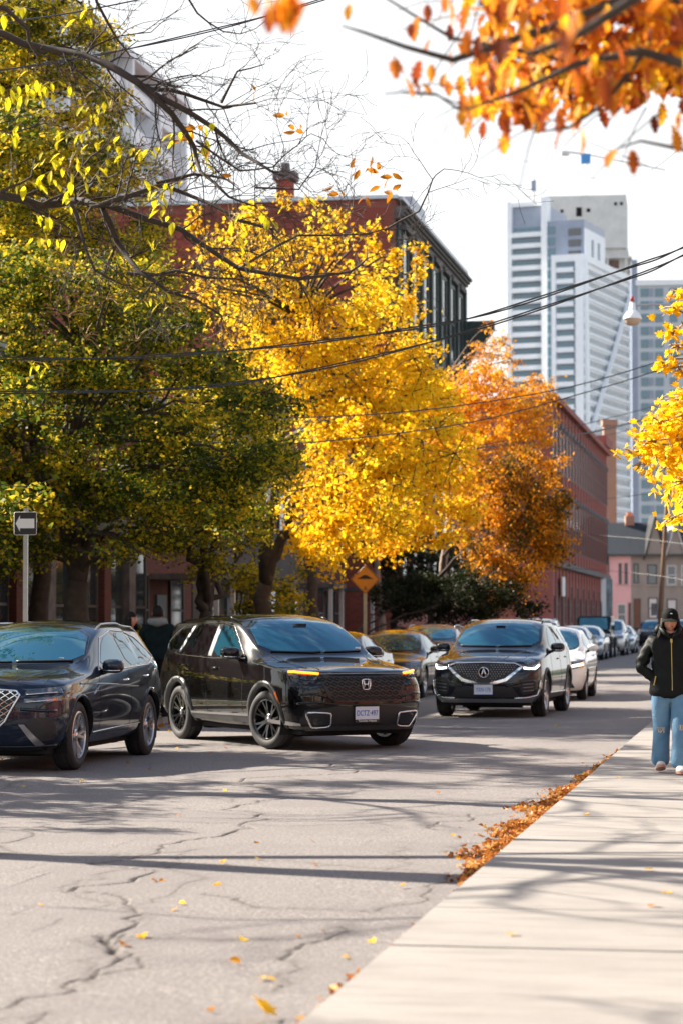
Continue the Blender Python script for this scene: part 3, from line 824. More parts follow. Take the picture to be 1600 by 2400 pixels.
WH = MB().prism([(0, .62*math.cos(a), .35*math.sin(a)) for a in [math.pi*k/8 for k in range(9)]], (.12, 0, 0)).mesh('window_head', [M['stone_dark']])
DW = MB().prism([(0, .62, 0), (0, .62, 2.6)]+[(0, .62*math.cos(a), 2.6+.6*math.sin(a)) for a in [math.pi*k/8 for k in range(1, 8)]]+[(0, -.62, 2.6), (0, -.62, 0)], (.05, 0, 0)).mesh('doorway', [M['well']])
factory()
st = MB().box(-.62, .62, -.6, .6, 0, 20.9).box(-.75, .75, -.75, .75, 20.9, 21.5)
p_ = P(1429, 1450, 238); st.obj('brick_stack', M['tan_brick'], loc=(p_.x, p_.y, 0), rot=(0, 0, YAW), label='square tan brick stack rising at the end of the red factory', cat='chimney')

# ---- houses across the far end
def house_row():
    u = 215/FOC
    def hs(name, px0, px1, wm, lab, gable=None, rf=M['roof_dark']):
        o = P(px0, 1457, 215); r = empty(name, (o.x, o.y, 0), YAW, label=lab, cat='house', group='houses across the end of the street')
        w = (px1-px0)*u; MB().box(0, w-.003, 0, 9, 0, 7.6).obj('wall', wm, r)
        rf_ = MB().prism([(0, -.35, 7.55), (0, 4.5, 10.6), (0, 9.3, 7.55)], (w-.003, 0, 0)).obj('roof', rf, r)
        MB().box(0, w-.003, -.42, -.3, 7.42, 7.6).obj('gutter', M['frame_dark'], r)
        return r, w
    def W(r, px0, pa, pb, ya, yb, fm=M['frame_dark'], gm=M['window'], y=0, nm='window'):
        w = (pb-pa)*u; h = (yb-ya)*u; z = 1.6+(1457-(ya+yb)/2)*u
        o = win(r, MX(((pa+pb)/2-px0)*u, y, z, 0), w, h, fm, gm, name=nm, fr=.09)
        if h < 3: MB().box(-w/2-.08, w/2+.08, -.14, 0, -h/2-.12, -h/2).obj('sill', M['stone'], o)
        return o
    r, w = hs('pink_house', 1400, 1478, M['pink'], 'pink rendered house with two narrow upper windows')
    for a in (1449, 1463): W(r, 1400, a, a+7, 1320, 1368)
    W(r, 1400, 1445, 1466, 1415, 1465, M['frame_white'], M['window']); W(r, 1400, 1471, 1477, 1413, 1490, nm='door', gm=M['red_lens'])
    pts = [(.03+(1424-1400)*u, -.1, 7.4), (.03+(1424-1400)*u, -.1, .2)]; MB().tube(pts, .06, 6).obj('drain_pipe', M['frame_dark'], r)
    r, w = hs('grey_house', 1478.2, 1556, M['grey_render'], 'grey brown house with a dark edged gable and a brown door, beside the pink house')
    for a in ((1484, 1496, 1321, 1368), (1516, 1539, 1323, 1370)): W(r, 1478.2, *a)
    d = W(r, 1478.2, 1484, 1500, 1403, 1490, nm='door', gm=mat('brown_door', (.16, .06, .035), .5)); W(r, 1478.2, 1518, 1540, 1401, 1450, gm=M['frame_white'])
    gx0, gx1 = (1515-1478.2)*u, (1553-1478.2)*u; gm_ = (gx0+gx1)/2
    MB().prism([(gx0, -.32, 7.6), (gx1, -.32, 7.6), (gm_, -.32, 10.9)], (0, 4, 0)).obj('gable', M['grey_render'], r)
    for a, b in (((gx0-.25, 7.4), (gm_, 11.15)), ((gm_, 11.15), (gx1+.25, 7.4))):
        MB().prism([(a[0], -.5, a[1]), (b[0], -.5, b[1]), (b[0], -.5, b[1]-.35), (a[0], -.5, a[1]-.35)], (0, 4.2, 0)).obj('gable_board', M['blacktrim'], r)
    c = MB().box(.0, .8, 3.9, 4.7, 10.3, 11.2).obj('chimney', M['tan_brick'], r)
    MB().box(.15, .65, 4.0, 4.6, 11.2, 11.5).obj('chimney_pot', M['amber_off'], c)
    r, w = hs('grey_house', 1556.2, 1640, M['grey_render'], 'grey house with a white trimmed gable and white upper window, farthest right')
    W(r, 1556.2, 1562, 1584, 1325, 1371, M['frame_white']); W(r, 1556.2, 1596, 1618, 1325, 1371, M['frame_white']); W(r, 1556.2, 1562, 1585, 1404, 1450, gm=M['frame_white'])
    gx0, gx1 = (1563-1556)*u, (1600-1556)*u; gm_ = (gx0+gx1)/2
    MB().prism([(gx0, -.32, 7.6), (gx1, -.32, 7.6), (gm_, -.32, 10.4)], (0, 4, 0)).obj('gable', M['grey_render'], r)
    for a, b in (((gx0-.25, 7.4), (gm_, 10.6)), ((gm_, 10.6), (gx1+.25, 7.4))):
        MB().prism([(a[0], -.5, a[1]), (b[0], -.5, b[1]), (b[0], -.5, b[1]-.35), (a[0], -.5, a[1]-.35)], (0, 4.2, 0)).obj('gable_board', M['frame_white'], r)
    r, w = hs('dark_house', 1640.4, 1760, M['tan_brick'], 'brick house past the picture edge beyond the grey houses')
house_row()
o = P(1418, 1457, 190); bn = empty('banner_stand', (o.x, o.y, 0), YAW, label='tall white and photo printed banner standing at the factory corner', cat='banner')
MB().box(-.35, .05, 0, .08, 1.6, 5.0).obj('white_panel', M['white_panel'], bn); MB().box(.07, .55, 0, .08, 1.7, 4.95).obj('photo_panel', mat('banner_print', (.20, .27, .30), .5, .6, 2), bn)
for x in (-.33, .53): MB().box(x-.03, x+.03, .09, .14, 0, 5).obj('post', M['satin'], bn)

# ---- low street houses on the left, behind the trees
def left_row():
    x0 = -15.2
    r = empty('corner_shop', (x0, 38, 0), label='low brick corner shop with grey columns and big glass panes under the green trees', cat='building')
    MB().box(-9, 0, 0, 19, 0, 6.6).obj('wall', M['shaded_brick'], r)
    for k in range(9):
        y = .6+k*2.2
        MB().box(.0, .22, y-.28, y+.28, .1, 3.6).obj('pillar', [M['shaded_render'], M['shaded_brick'], M['stone_dark']][k % 3], r)
        w = win(r, MX(.03, y+1.1, 1.95, FX), 1.55, 2.9, M['frame_dark'] if k % 2 else M['shaded_render'], M['window'], fr=.1)
    MB().box(0, .5, -.1, 19.1, 3.6, 4.1).obj('fascia', M['green_wood'], r)
    MB().box(-9.2, .25, -.2, 19.2, 6.6, 6.85).obj('roof_edge', M['stone_dark'], r)
    for k in range(5): winc(r, MX(.03, 2.2+k*3.7, 5.2, FX), 1.1, 1.6, M['frame_dark'], M['window'])
    cols = [M['shaded_brick'], M['shaded_render'], M['shaded_render'], M['shaded_brick']]
    labs = ['red brick row house with dark windows just past the corner shop', 'grey row house behind the yellow tree', 'grey brown row house behind the speed hump sign', 'red row house darkened for tree shade behind the orange birches']
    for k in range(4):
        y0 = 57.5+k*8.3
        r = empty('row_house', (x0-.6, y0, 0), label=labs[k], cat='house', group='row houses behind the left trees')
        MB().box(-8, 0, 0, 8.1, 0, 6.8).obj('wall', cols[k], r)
        MB().prism([(.3, 0, 6.8), (-4, 0, 9.0), (-8.3, 0, 6.8)], (0, 8.1, 0)).obj('roof', M['roof_dark'], r)
        for yy in (1.6, 4.0, 6.4):
            winc(r, MX(.03, yy, 5.0, FX), 1.1, 1.7, M['frame_dark'], M['window'])
        winc(r, MX(.03, 2.2, 1.9, FX), 1.9, 1.9, M['frame_dark'], M['window'])
        winc(r, MX(.03, 6.2, 1.9, FX), 1.5, 1.9, M['frame_dark'], M['window'])
        d = MB().box(0, .08, 4.0, 5.0, .15, 2.3).obj('door', mat('door_paint', (.05, .09, .10), .4), r)
        MB().box(.08, .14, 4.85, 4.92, 1.15, 1.25).obj('handle', M['chrome'], d)
        MB().box(0, 1.8, 3.6, 5.4, 0, .35).obj('step', M['stone_dark'], r); MB().box(0, 1.9, 3.4, 5.6, 2.7, 2.85).obj('porch', M['stone_dark'], r)
        for yy in (3.5, 5.45): MB().box(1.7, 1.82, yy, yy+.12, .0, 2.7).obj('porch_post', M['frame_white'], r)
left_row()

# ---- white apartment block high on the left
def condo():
    r = empty('apartment_block', (-48.6, 138, 0), label='tall white apartment block with stepped balconies behind the bare branches', cat='building')
    MB().box(-26, 0, 0, 51, 0, 43).obj('wall', M['white_panel'], r)
    for fl in range(14):
        z = 1.5+fl*3.0
        for k in range(6):
            y = 1+k*8.3
            MB().box(0, 2.2, y, y+6.9, z-.18, z+.0).obj('balcony_slab', M['white_panel'], r)
            MB().box(2.05, 2.2, y, y+6.9, z+.0, z+1.1).obj('balcony_front', M['white_panel'], r)
            if fl > 4: winc(r, MX(.02, y+3.4, z+1.45, FX), 4.6, 2.3, M['frame_white'], M['window_blue'], fr=.1)
    for k in range(7): MB().box(0, 2.9, k*8.3-.25, k*8.3+.25, 0, 43.5).obj('fin', M['white_panel'], r)
    MB().box(-26.2, 3.0, -.3, 51.2, 43, 43.6).obj('roof_slab', M['white_panel'], r)
    for k in range(6): MB().box(-24+k*4, -21.5+k*4, -.1, 0, 36, 41).obj('end_window', M['window_blue'], r)
    for fl in range(12):
        for k in range(5): MB().box(-24+k*4.8, -21+k*4.8, -.12, 0, 2+fl*2.9, 3.8+fl*2.9).obj('end_window', M['window_blue'], r)
condo()

# ---- far towers
def towers():
    o = P(1365, 1457, 680); th = YAW-R(22)
    r = empty('glass_tower', (o.x, o.y, 0), th, label='tall pale tower with white frames, balconies and a sloping white brace', cat='building')
    # lower block with the gridded side
    MB().box(-7.4, 0, 0, 52.9, 0, 104.6).obj('lower_block', M['grey_panel'], r)
    fr = MB(); fr.box(-8.6, -7.4, -1.0, 1.0, 0, 105.6).box(-1.6, .4, -1.0, .8, 0, 105.6).box(-7.4, -1.6, -1.0, 1, 103.6, 105.6).box(-1.0, .9, .8, 54, 103.8, 105.8).box(.0, 1.0, 51, 54, 0, 103.8)
    fr.obj('white_frame', M['white_panel'], r)
    for k in range(31):
        z = 3+k*3.25
        MB().box(-7.0, -1.9, -1.6, -.1, z, z+.35).obj('balcony_slab', M['white_panel'], r)
        MB().box(-7.0, -1.9, -1.6, -1.5, z+.35, z+1.35).obj('balcony_front', M['white_panel'], r)
        MB().box(-6.9, -2.0, -.12, .05, z+.4, z+2.9).obj('window_band', M['window_blue'], r)
    for k in range(31):
        z = 2.4+k*3.25; wb = MB()
        for q in range(22): wb.box(0, .12, 1.6+q*2.22, 2.9+q*2.22, z+.7, z+2.4)
        wb.obj('window_row', mat('row_glass', (.09, .13, .16), .15, 0) if k == 0 else bpy.data.materials['row_glass'], r, kind='stuff')
        MB().box(.0, .55, 1.0, 51, z-.25, z+.2).obj('side_slab', M['white_panel'], r)
    sf = MB().box(-.05, .03, 0.8, 51, 0, 103.8).obj('side_wall', M['white_panel'], r)
    MB().tube([(.9, 3, 52), (.9, 50, 101)], .75, 4).tube([(.9, 1.2, 104), (.9, 3, 52)], .75, 4).obj('diagonal_brace', M['white_panel'], r)
    # middle block
    MB().box(-12, -.0, 3, 24, 0, 116).obj('middle_block', M['grey_panel'], r)
    MB().box(0.0, .35, 3, 23.5, 104, 113.5).obj('white_end_panel', M['white_panel'], r)
    for y in (9.5, 16): MB().box(.35, .6, y, y+1.3, 104.5, 111).obj('slot_window', M['window_blue'], r)
    for k in range(7):
        z = 106+k*3.2
        if z < 113: MB().box(-4.6, -1.0, 2.7, 3.0, z-.9, z+1.1).obj('recess_window', M['window'], r)
    for k in range(36):
        z = 2+k*3.15; MB().box(-11.4, -8.6, 2.8, 3.0, z, z+2.2).obj('window_band', M['window_blue'], r)
    # left block
    MB().box(-22, -11.4, 5, 24, 0, 121).obj('left_block', M['grey_panel'], r)
    MB().box(-23.2, -22, 3.6, 24.5, 0, 122.5).box(-12.6, -10.9, 2.2, 6, 0, 123).box(-22, -12.6, 4, 6, 121, 122.2).obj('white_frame', M['white_panel'], r)
    for k in range(35):
        z = 3.2+k*3.2
        MB().box(-21.8, -12.8, 3.2, 5, z, z+.35).obj('balcony_slab', M['white_panel'], r)
        MB().box(-21.8, -12.8, 3.2, 3.3, z+.35, z+1.35).obj('balcony_front', M['white_panel'], r)
        MB().box(-21.6, -13.0, 4.8, 5, z+.4, z+2.9).obj('window_band', M['window_blue'], r)
    o = P(1280, 1457, 790)
    r = empty('concrete_tower', (o.x, o.y, 0), YAW-R(8), label='unfinished bare concrete tower with open floors behind the pale tower', cat='building')
    MB().box(0, 26.5, 0, 22, 124, 141.5).obj('top_box', M['concrete_raw'], r)
    for x0, x1, z0, z1 in ((10.2, 12, 134.6, 137.6), (13.6, 14.8, 136, 137.2), (5, 6, 136, 137), (22.6, 23.5, 138, 139), (24.5, 25.4, 138, 139)): MB().box(x0, x1, -.15, .1, z0, z1).obj('opening', M['well'], r)
    MB().box(2, 27, 2, 20, 0, 124).obj('core', M['concrete_raw'], r)
    for k in range(30):
        z = 120.5-k*4.0; ex = 1.2 if k < 3 else (4.5 if k == 4 else 3.2)
        MB().box(-1, 27+ex, -1, 23, z, z+.55).obj('floor_slab', M['concrete_raw'], r)
        if k > 2:
            for q in range(6): MB().box(14+q*2.1, 15.6+q*2.1, 1.7, 2.0, z-2.9, z-.6).obj('window', M['window'], r)
        else:
            MB().box(2.5, 24, 1.8, 2.0, z-3.2, z-.3).obj('open_bay_shade', mat('warm_shade', (.18, .11, .09), .9, .4, .4) if k == 0 else bpy.data.materials['warm_shade'], r)  # flat warm-dark panel paints the shade inside the open floors
        for x in (13, 20, 26): MB().box(x, x+.7, -.6, 0, z-3.45, z).obj('column', M['concrete_raw'], r)
    o = P(1497, 1457, 640)
    r = empty('window_tower', (o.x, o.y, 0), YAW-R(6), label='pale blue tower of square windows at the right picture edge', cat='building')
    MB().box(0, 34, 0, 18, 0, 91).obj('wall', mat('pale_cladding', (.50, .56, .62), .5, .05), r)
    MB().box(-.5, 34, -.6, 18, 91, 92.4).obj('roof_edge', M['white_panel'], r)
    MB().box(-1.6, .0, -.0, 18, 0, 98).obj('dark_edge', M['grey_panel'], r)
    for k in range(26):
        z = 3+k*3.4
        for q in range(8):
            MB().box(.8+q*3.8, 2.9+q*3.8, -.25, 0, z, z+2.2).obj('window', M['window_blue'], r) if q < 8 else None
        MB().box(3.1, 4.1, -.12, 0, z, z+2.2).obj('window_panel', M['grey_panel'], r)
    # crane and mast far off
    o = P(1375, 1457, 900); r = empty('tower_crane', (o.x, o.y, 0), YAW, label='distant tower crane with a blue cab above the concrete tower', cat='crane')
    mb = MB()
    for s in (-1, 1):
        mb.tube([(s*.9, 0, 120), (s*.9, 0, 176)], .16, 4)
    for k in range(16): mb.tube([(-.9, 0, 122+k*3.4), (.9, 0, 125.4+k*3.4)], .12, 4)
    mb.obj('mast', M['white_panel'], r)
    MB().box(-1.6, 1.9, -1, 1, 173.5, 177).obj('cab', mat('crane_blue', (.05, .25, .6), .4, 0), r)
    mb = MB().tube([(-8, 0, 178), (0, 0, 177)], .5, 4).tube([(0, 0, 177), (30, 0, 171)], .35, 4).tube([(0, 0, 177), (0, 0, 182), (25, 0, 172)], .12, 4); mb.obj('jib', M['satin'], r)
    MB().box(-9, -6, -1, 1, 176.5, 178).obj('counterweight', M['concrete_raw'], r)
    o = P(1253, 1457, 900); r = empty('roof_mast', (o.x, o.y, 0), YAW, label='slim pale mast above the left part of the tall tower', cat='mast')
    MB().tube([(0, 0, 150), (0, 0, 168)], .5, 6).obj('pole', M['white_panel'], r); MB().box(-.9, .9, -.5, .5, 163, 167).obj('head', M['grey_panel'], r)
towers()


# ------------------------------------------------------------------ the cars
def suv_params(**k):
    d = dict(L=4.69, W=1.87, H=1.69, oh=.93, wb=2.70, R=.365, ucowl=1.40, uhead=2.12, uroof=4.28, wr=.69, sill=.25,
             belt=[(0, .90), (1.4, 1.04), (4.2, 1.13), (4.7, 1.13)], hood=[(0, .96), (.15, 1.0), (1.0, 1.10), (1.4, 1.16)],
             nose=[(.10, .25), (.03, .36), (.0, .60), (.03, .80), (.10, .955)],
             tail=[(.12, .34), (.03, .46), (.0, .66), (.04, .85), (.10, 1.08)], tg=(4.5, 1.1))
    d.update(k); return d
def sedan_params(**k):
    d = dict(L=4.65, W=1.80, H=1.45, oh=.93, wb=2.70, R=.325, ucowl=1.45, uhead=2.20, uroof=3.55, uglass=4.12, wr=.56, sill=.20, sedan=True, tw=.215,
             belt=[(0, .76), (1.45, .90), (4.0, .98), (4.65, .98)], hood=[(0, .74), (.15, .79), (1.0, .90), (1.45, .96)],
             nose=[(.10, .2), (.02, .30), (.0, .50), (.03, .64), (.12, .745)],
             tail=[(.10, .30), (.02, .42), (.0, .60), (.03, .80), (.09, 1.0)], deck=lambda u: 1.04)
    d.update(k); return d

def crv():
    p = suv_params(hoodedge=.06)
    pm = paint('black_car_paint', (.004, .004, .0045))
    root, b = base_car('parked_suv', p, pm, 'x', style='black', steer=R(13))
    oh = p['oh']; Y = lambda u: u-oh
    wind = [(-.72, 1.20), (-.61, 1.565), (0, 1.62), (.61, 1.565), (.72, 1.20), (0, 1.185)]
    fr = [(Y(1.72), 1.15), (Y(2.28), 1.50), (Y(2.60), 1.535), (Y(2.62), 1.13)]
    rr = [(Y(2.74), 1.13), (Y(2.72), 1.535), (Y(3.50), 1.515), (Y(3.64), 1.16)]
    qt = [(Y(3.72), 1.18), (Y(3.60), 1.50), (Y(3.9), 1.48), (Y(4.26), 1.26)]
    windows(root, b, p, M['glass'], [fr], wind, rear=[(-.6, 1.18), (-.5, 1.5), (.5, 1.5), (.6, 1.18)])
    for q in (rr, qt): patch_obj('side_window', b, 'side', q, M['glass_dark'], root, mirror=True, off=.004, sm=1)
    patch_obj('windshield_border', b, 'front', [(-.75, 1.17), (-.635, 1.585), (0, 1.64), (.635, 1.585), (.75, 1.17), (0, 1.155)], M['gloss_black'], root, off=.002, sm=1, step=.08)
    # window pillars and bright line
    for q in ([(Y(2.62), 1.13), (Y(2.60), 1.54), (Y(2.715), 1.54), (Y(2.735), 1.13)], [(Y(3.65), 1.16), (Y(3.51), 1.52), (Y(3.59), 1.51), (Y(3.715), 1.17)]):
        patch_obj('window_pillar', b, 'side', q, M['satin'], root, mirror=True, off=.007, sm=0)
    trim_obj('window_trim', b, 'side', [(Y(1.62), 1.115), (Y(2.6), 1.105), (Y(3.7), 1.14), (Y(4.2), 1.2), (Y(4.36), 1.30)], .009, M['chrome'], root, off=.004, mirror=True)
    trim_obj('window_trim', b, 'side', [(Y(1.66), 1.14), (Y(2.24), 1.515), (Y(2.6), 1.56), (Y(3.5), 1.545), (Y(3.95), 1.50), (Y(4.34), 1.29)], .006, M['chrome'], root, off=.004, mirror=True)
    # doors
    seam(root, b, [(Y(1.62), 1.10), (Y(1.55), .9), (Y(1.55), .40)])
    seam(root, b, [(Y(2.67), 1.10), (Y(2.66), .34)]); seam(root, b, [(Y(3.70), 1.12), (Y(3.62), .9), (Y(3.35), .62), (Y(3.3), .36)])
    seam(root, b, [(Y(1.55), .36), (Y(3.3), .36)])
    handle(root, b, Y(2.45), .98, pm); handle(root, b, Y(3.48), 1.0, pm)
    seam(root, b, [(-.60, Y(.2)), (-.62, Y(.8)), (-.66, Y(1.3))], 'top', r=.004, mirror=True)
    trim_obj('hood_crease', b, 'top', [(.50, Y(.25)), (.52, Y(.8)), (.6, Y(1.25))], .006, pm, root, off=0, mirror=True)
    # cladding
    arch_trim(root, b, p, M['cladding'], .07)
    patch_obj('sill_cladding', b, 'side', [(Y(1.35), .255), (Y(1.35), .42), (Y(3.2), .40), (Y(3.2), .255)], M['cladding'], root, mirror=True, off=.012, sm=0, rim=.03)
    patch_obj('sill_strip', b, 'side', [(Y(1.38), .395), (Y(1.38), .425), (Y(3.18), .405), (Y(3.18), .38)], M['satin'], root, mirror=True, off=.02, sm=0)
    patch_obj('marker_light', b, 'side', [(Y(.465), .57), (Y(.50), .60), (Y(.58), .72), (Y(.61), .70)][::-1], M['amber_off'], root, mirror=True, off=.02, sm=0)
    # front
    patch_obj('grille_surround', b, 'front', [(-.64, .925), (-.5, .60), (-.34, .565), (.34, .565), (.5, .60), (.64, .925)], M['gloss_black'], root, off=.006, sm=1)
    gr, = patch_obj('grille', b, 'front', [(-.585, .905), (-.47, .63), (-.32, .60), (.32, .60), (.47, .63), (.585, .905)], M['blacktrim'], root, off=.012, sm=0)
    mb = MB()
    for r in range(5):
        for c in range(-6, 7):
            x = c*.088+(.044 if r % 2 else 0); z = .645+r*.056
            if abs(x) > .44+(z-.62)*.38: continue
            pts = trim_line(b, 'front', [(x-.036, z), (x, z+.022), (x+.036, z), (x, z-.022)], .018, closed=True, step=.03)
            if len(pts) > 3: mb.tube(pts, .0055, 4, closed=True)
    mb.obj('grille_mesh', M['well'], gr)
    trim_obj('hood_trim', b, 'front', [(-.6, .935), (0, .94), (.6, .935)], .006, M['satin'], root, off=.008)
    for ax, nm in (('diag', 'h'),):
        e1, e2, d = AX['diag']
    # headlights: from the grille corner round to the wing
    def hx(x, y): return Vector((x, y, 0)).dot(AX['diag'][0])
    lampf = [(.56, .955), (.72, .965), (.84, .97), (.84, .90), (.72, .865), (.60, .86)]
    patch_obj('headlight', b, 'front', lampf, M['lamp_dark'], root, mirror=True, off=.008, sm=1)
    wing = [(Y(.13), .965), (Y(.30), .99), (Y(.48), 1.0), (Y(.40), .945), (Y(.13), .90)]
    patch_obj('headlight_wing', b, 'side', wing, M['lamp_dark'], root, mirror=True, off=.006, sm=1)
    for s in (1, -1):
        q = []
        for k in range(15):
            t = k/14; x = lerp(.56, .87, t); h = proj(b, *AX['front'], x*s, lerp(.935, .962, t), .016)
            if h is not None and h.y < Y(.45): q.append(h)
        for k in range(5):
            y = Y(.22)+k*.035; h = proj(b, Vector((0, 1, 0)), Vector((0, 0, 1)), Vector((-s, 0, 0)), y, .972+.004*k, .014)
            if h is not None and h.y > q[-1].y: q.append(h)
        MB().tube(q, .014, 6).obj('turn_light', M['amber'], root, smooth=True)
        for x in (.62, .69, .76):
            h = proj(b, *AX['front'], x*s, .90, .012)
            MB().lathe([(0, -.006), (.02, -.004), (.022, .01)], 12, M=Matrix.Translation(h) @ Matrix.Rotation(R(90), 4, 'X')).obj('headlight_lens', M['lamp'], root, smooth=True)
    # badge: H in a rounded frame
    h = proj(b, *AX['front'], 0, .80, .03)
    bd = MB().tube([h+Vector(q) for q in [(-.052, 0, .052), (-.03, 0, .062), (.03, 0, .062), (.052, 0, .052), (.055, 0, 0), (.042, 0, -.055), (.02, 0, -.062), (-.02, 0, -.062), (-.042, 0, -.055), (-.055, 0, 0)]], .0085, 6, closed=True)
    bd.tube([h+Vector((-.034, 0, .052)), h+Vector((-.024, 0, 0)), h+Vector((-.032, 0, -.052))], .009, 5).tube([h+Vector((.034, 0, .052)), h+Vector((.024, 0, 0)), h+Vector((.032, 0, -.052))], .009, 5).tube([h+Vector((-.024, 0, 0)), h+Vector((.024, 0, 0))], .010, 5)
    bd.obj('badge', M['chrome'], gr, smooth=True)
    h = proj(b, *AX['front'], 0, .46, .02); plate(root, h.y-.012, .462, 'DCTZ·497', 'Toronto Honda')
    # lower bumper
    patch_obj('lower_intake', b, 'front', [(-.74, .50), (-.78, .30), (.78, .30), (.74, .50), (.4, .545), (-.4, .545)], M['blacktrim'], root, off=.005, sm=0)
    patch_obj('skid_plate', b, 'front', [(-.80, .315), (-.70, .262), (.70, .262), (.80, .315)], M['cladding'], root, off=.02, sm=0, rim=.03)
    for s in (1, -1):
        pts = [(.46*s, .465), (.69*s, .48), (.735*s, .46), (.66*s, .315), (.63*s, .29), (.46*s, .30), (.435*s, .33), (.445*s, .44)]
        trim_obj('fog_light_surround', b, 'front', pts, .014, M['chrome'], root, off=.014, closed=True, sm=1)
        patch_obj('fog_light', b, 'front', [(.47*s, .45), (.68*s, .46), (.63*s, .31), (.47*s, .31)], M['lamp_dark'], root, off=.010, sm=1)
        trim_obj('bumper_crease', b, 'front', [(.50*s, .66), (.64*s, .70), (.80*s, .69)], .02, pm, root, off=-.004)
        trim_obj('bumper_crease', b, 'front', [(.50*s, .585), (.66*s, .60), (.82*s, .58)], .018, pm, root, off=-.004)
        patch_obj('splitter_tip', b, 'front', [(.76*s, .345), (.74*s, .30), (.88*s, .33), (.89*s, .38)], M['satin'], root, off=.016, sm=0)
    mirror_pair(root, .90, Y(1.78), 1.18, pm)
    roof_rails(root, b, p, M['gloss_black'], Y(2.3), Y(4.2))
    patch_obj('tail_light', b, 'side', [(Y(4.38), .98), (Y(4.48), 1.3), (Y(4.56), 1.3), (Y(4.58), .98)], M['red_lens'], root, mirror=True, off=.006, sm=0)
    # mirror housing and sticker inside the windshield
    h = proj(b, *AX['front'], 0, 1.52, .003)
    MB().box(h.x-.09, h.x+.09, h.y-.012, h.y-.004, 1.49, 1.55).obj('camera_housing', M['gloss_black'], root)
    h = proj(b, *AX['front'], .6, 1.23, .012)
    MB().box(h.x-.035, h.x+.035, h.y-.006, h.y-.004, 1.21, 1.25).obj('windshield_sticker', M['plate_white'], root)
    trim_obj('wiper', b, 'front', [(-.62, 1.195), (-.1, 1.18), (.0, 1.19)], .010, M['blacktrim'], root, off=.012)
    trim_obj('wiper', b, 'front', [(.05, 1.185), (.6, 1.195)], .010, M['blacktrim'], root, off=.012)
    return root

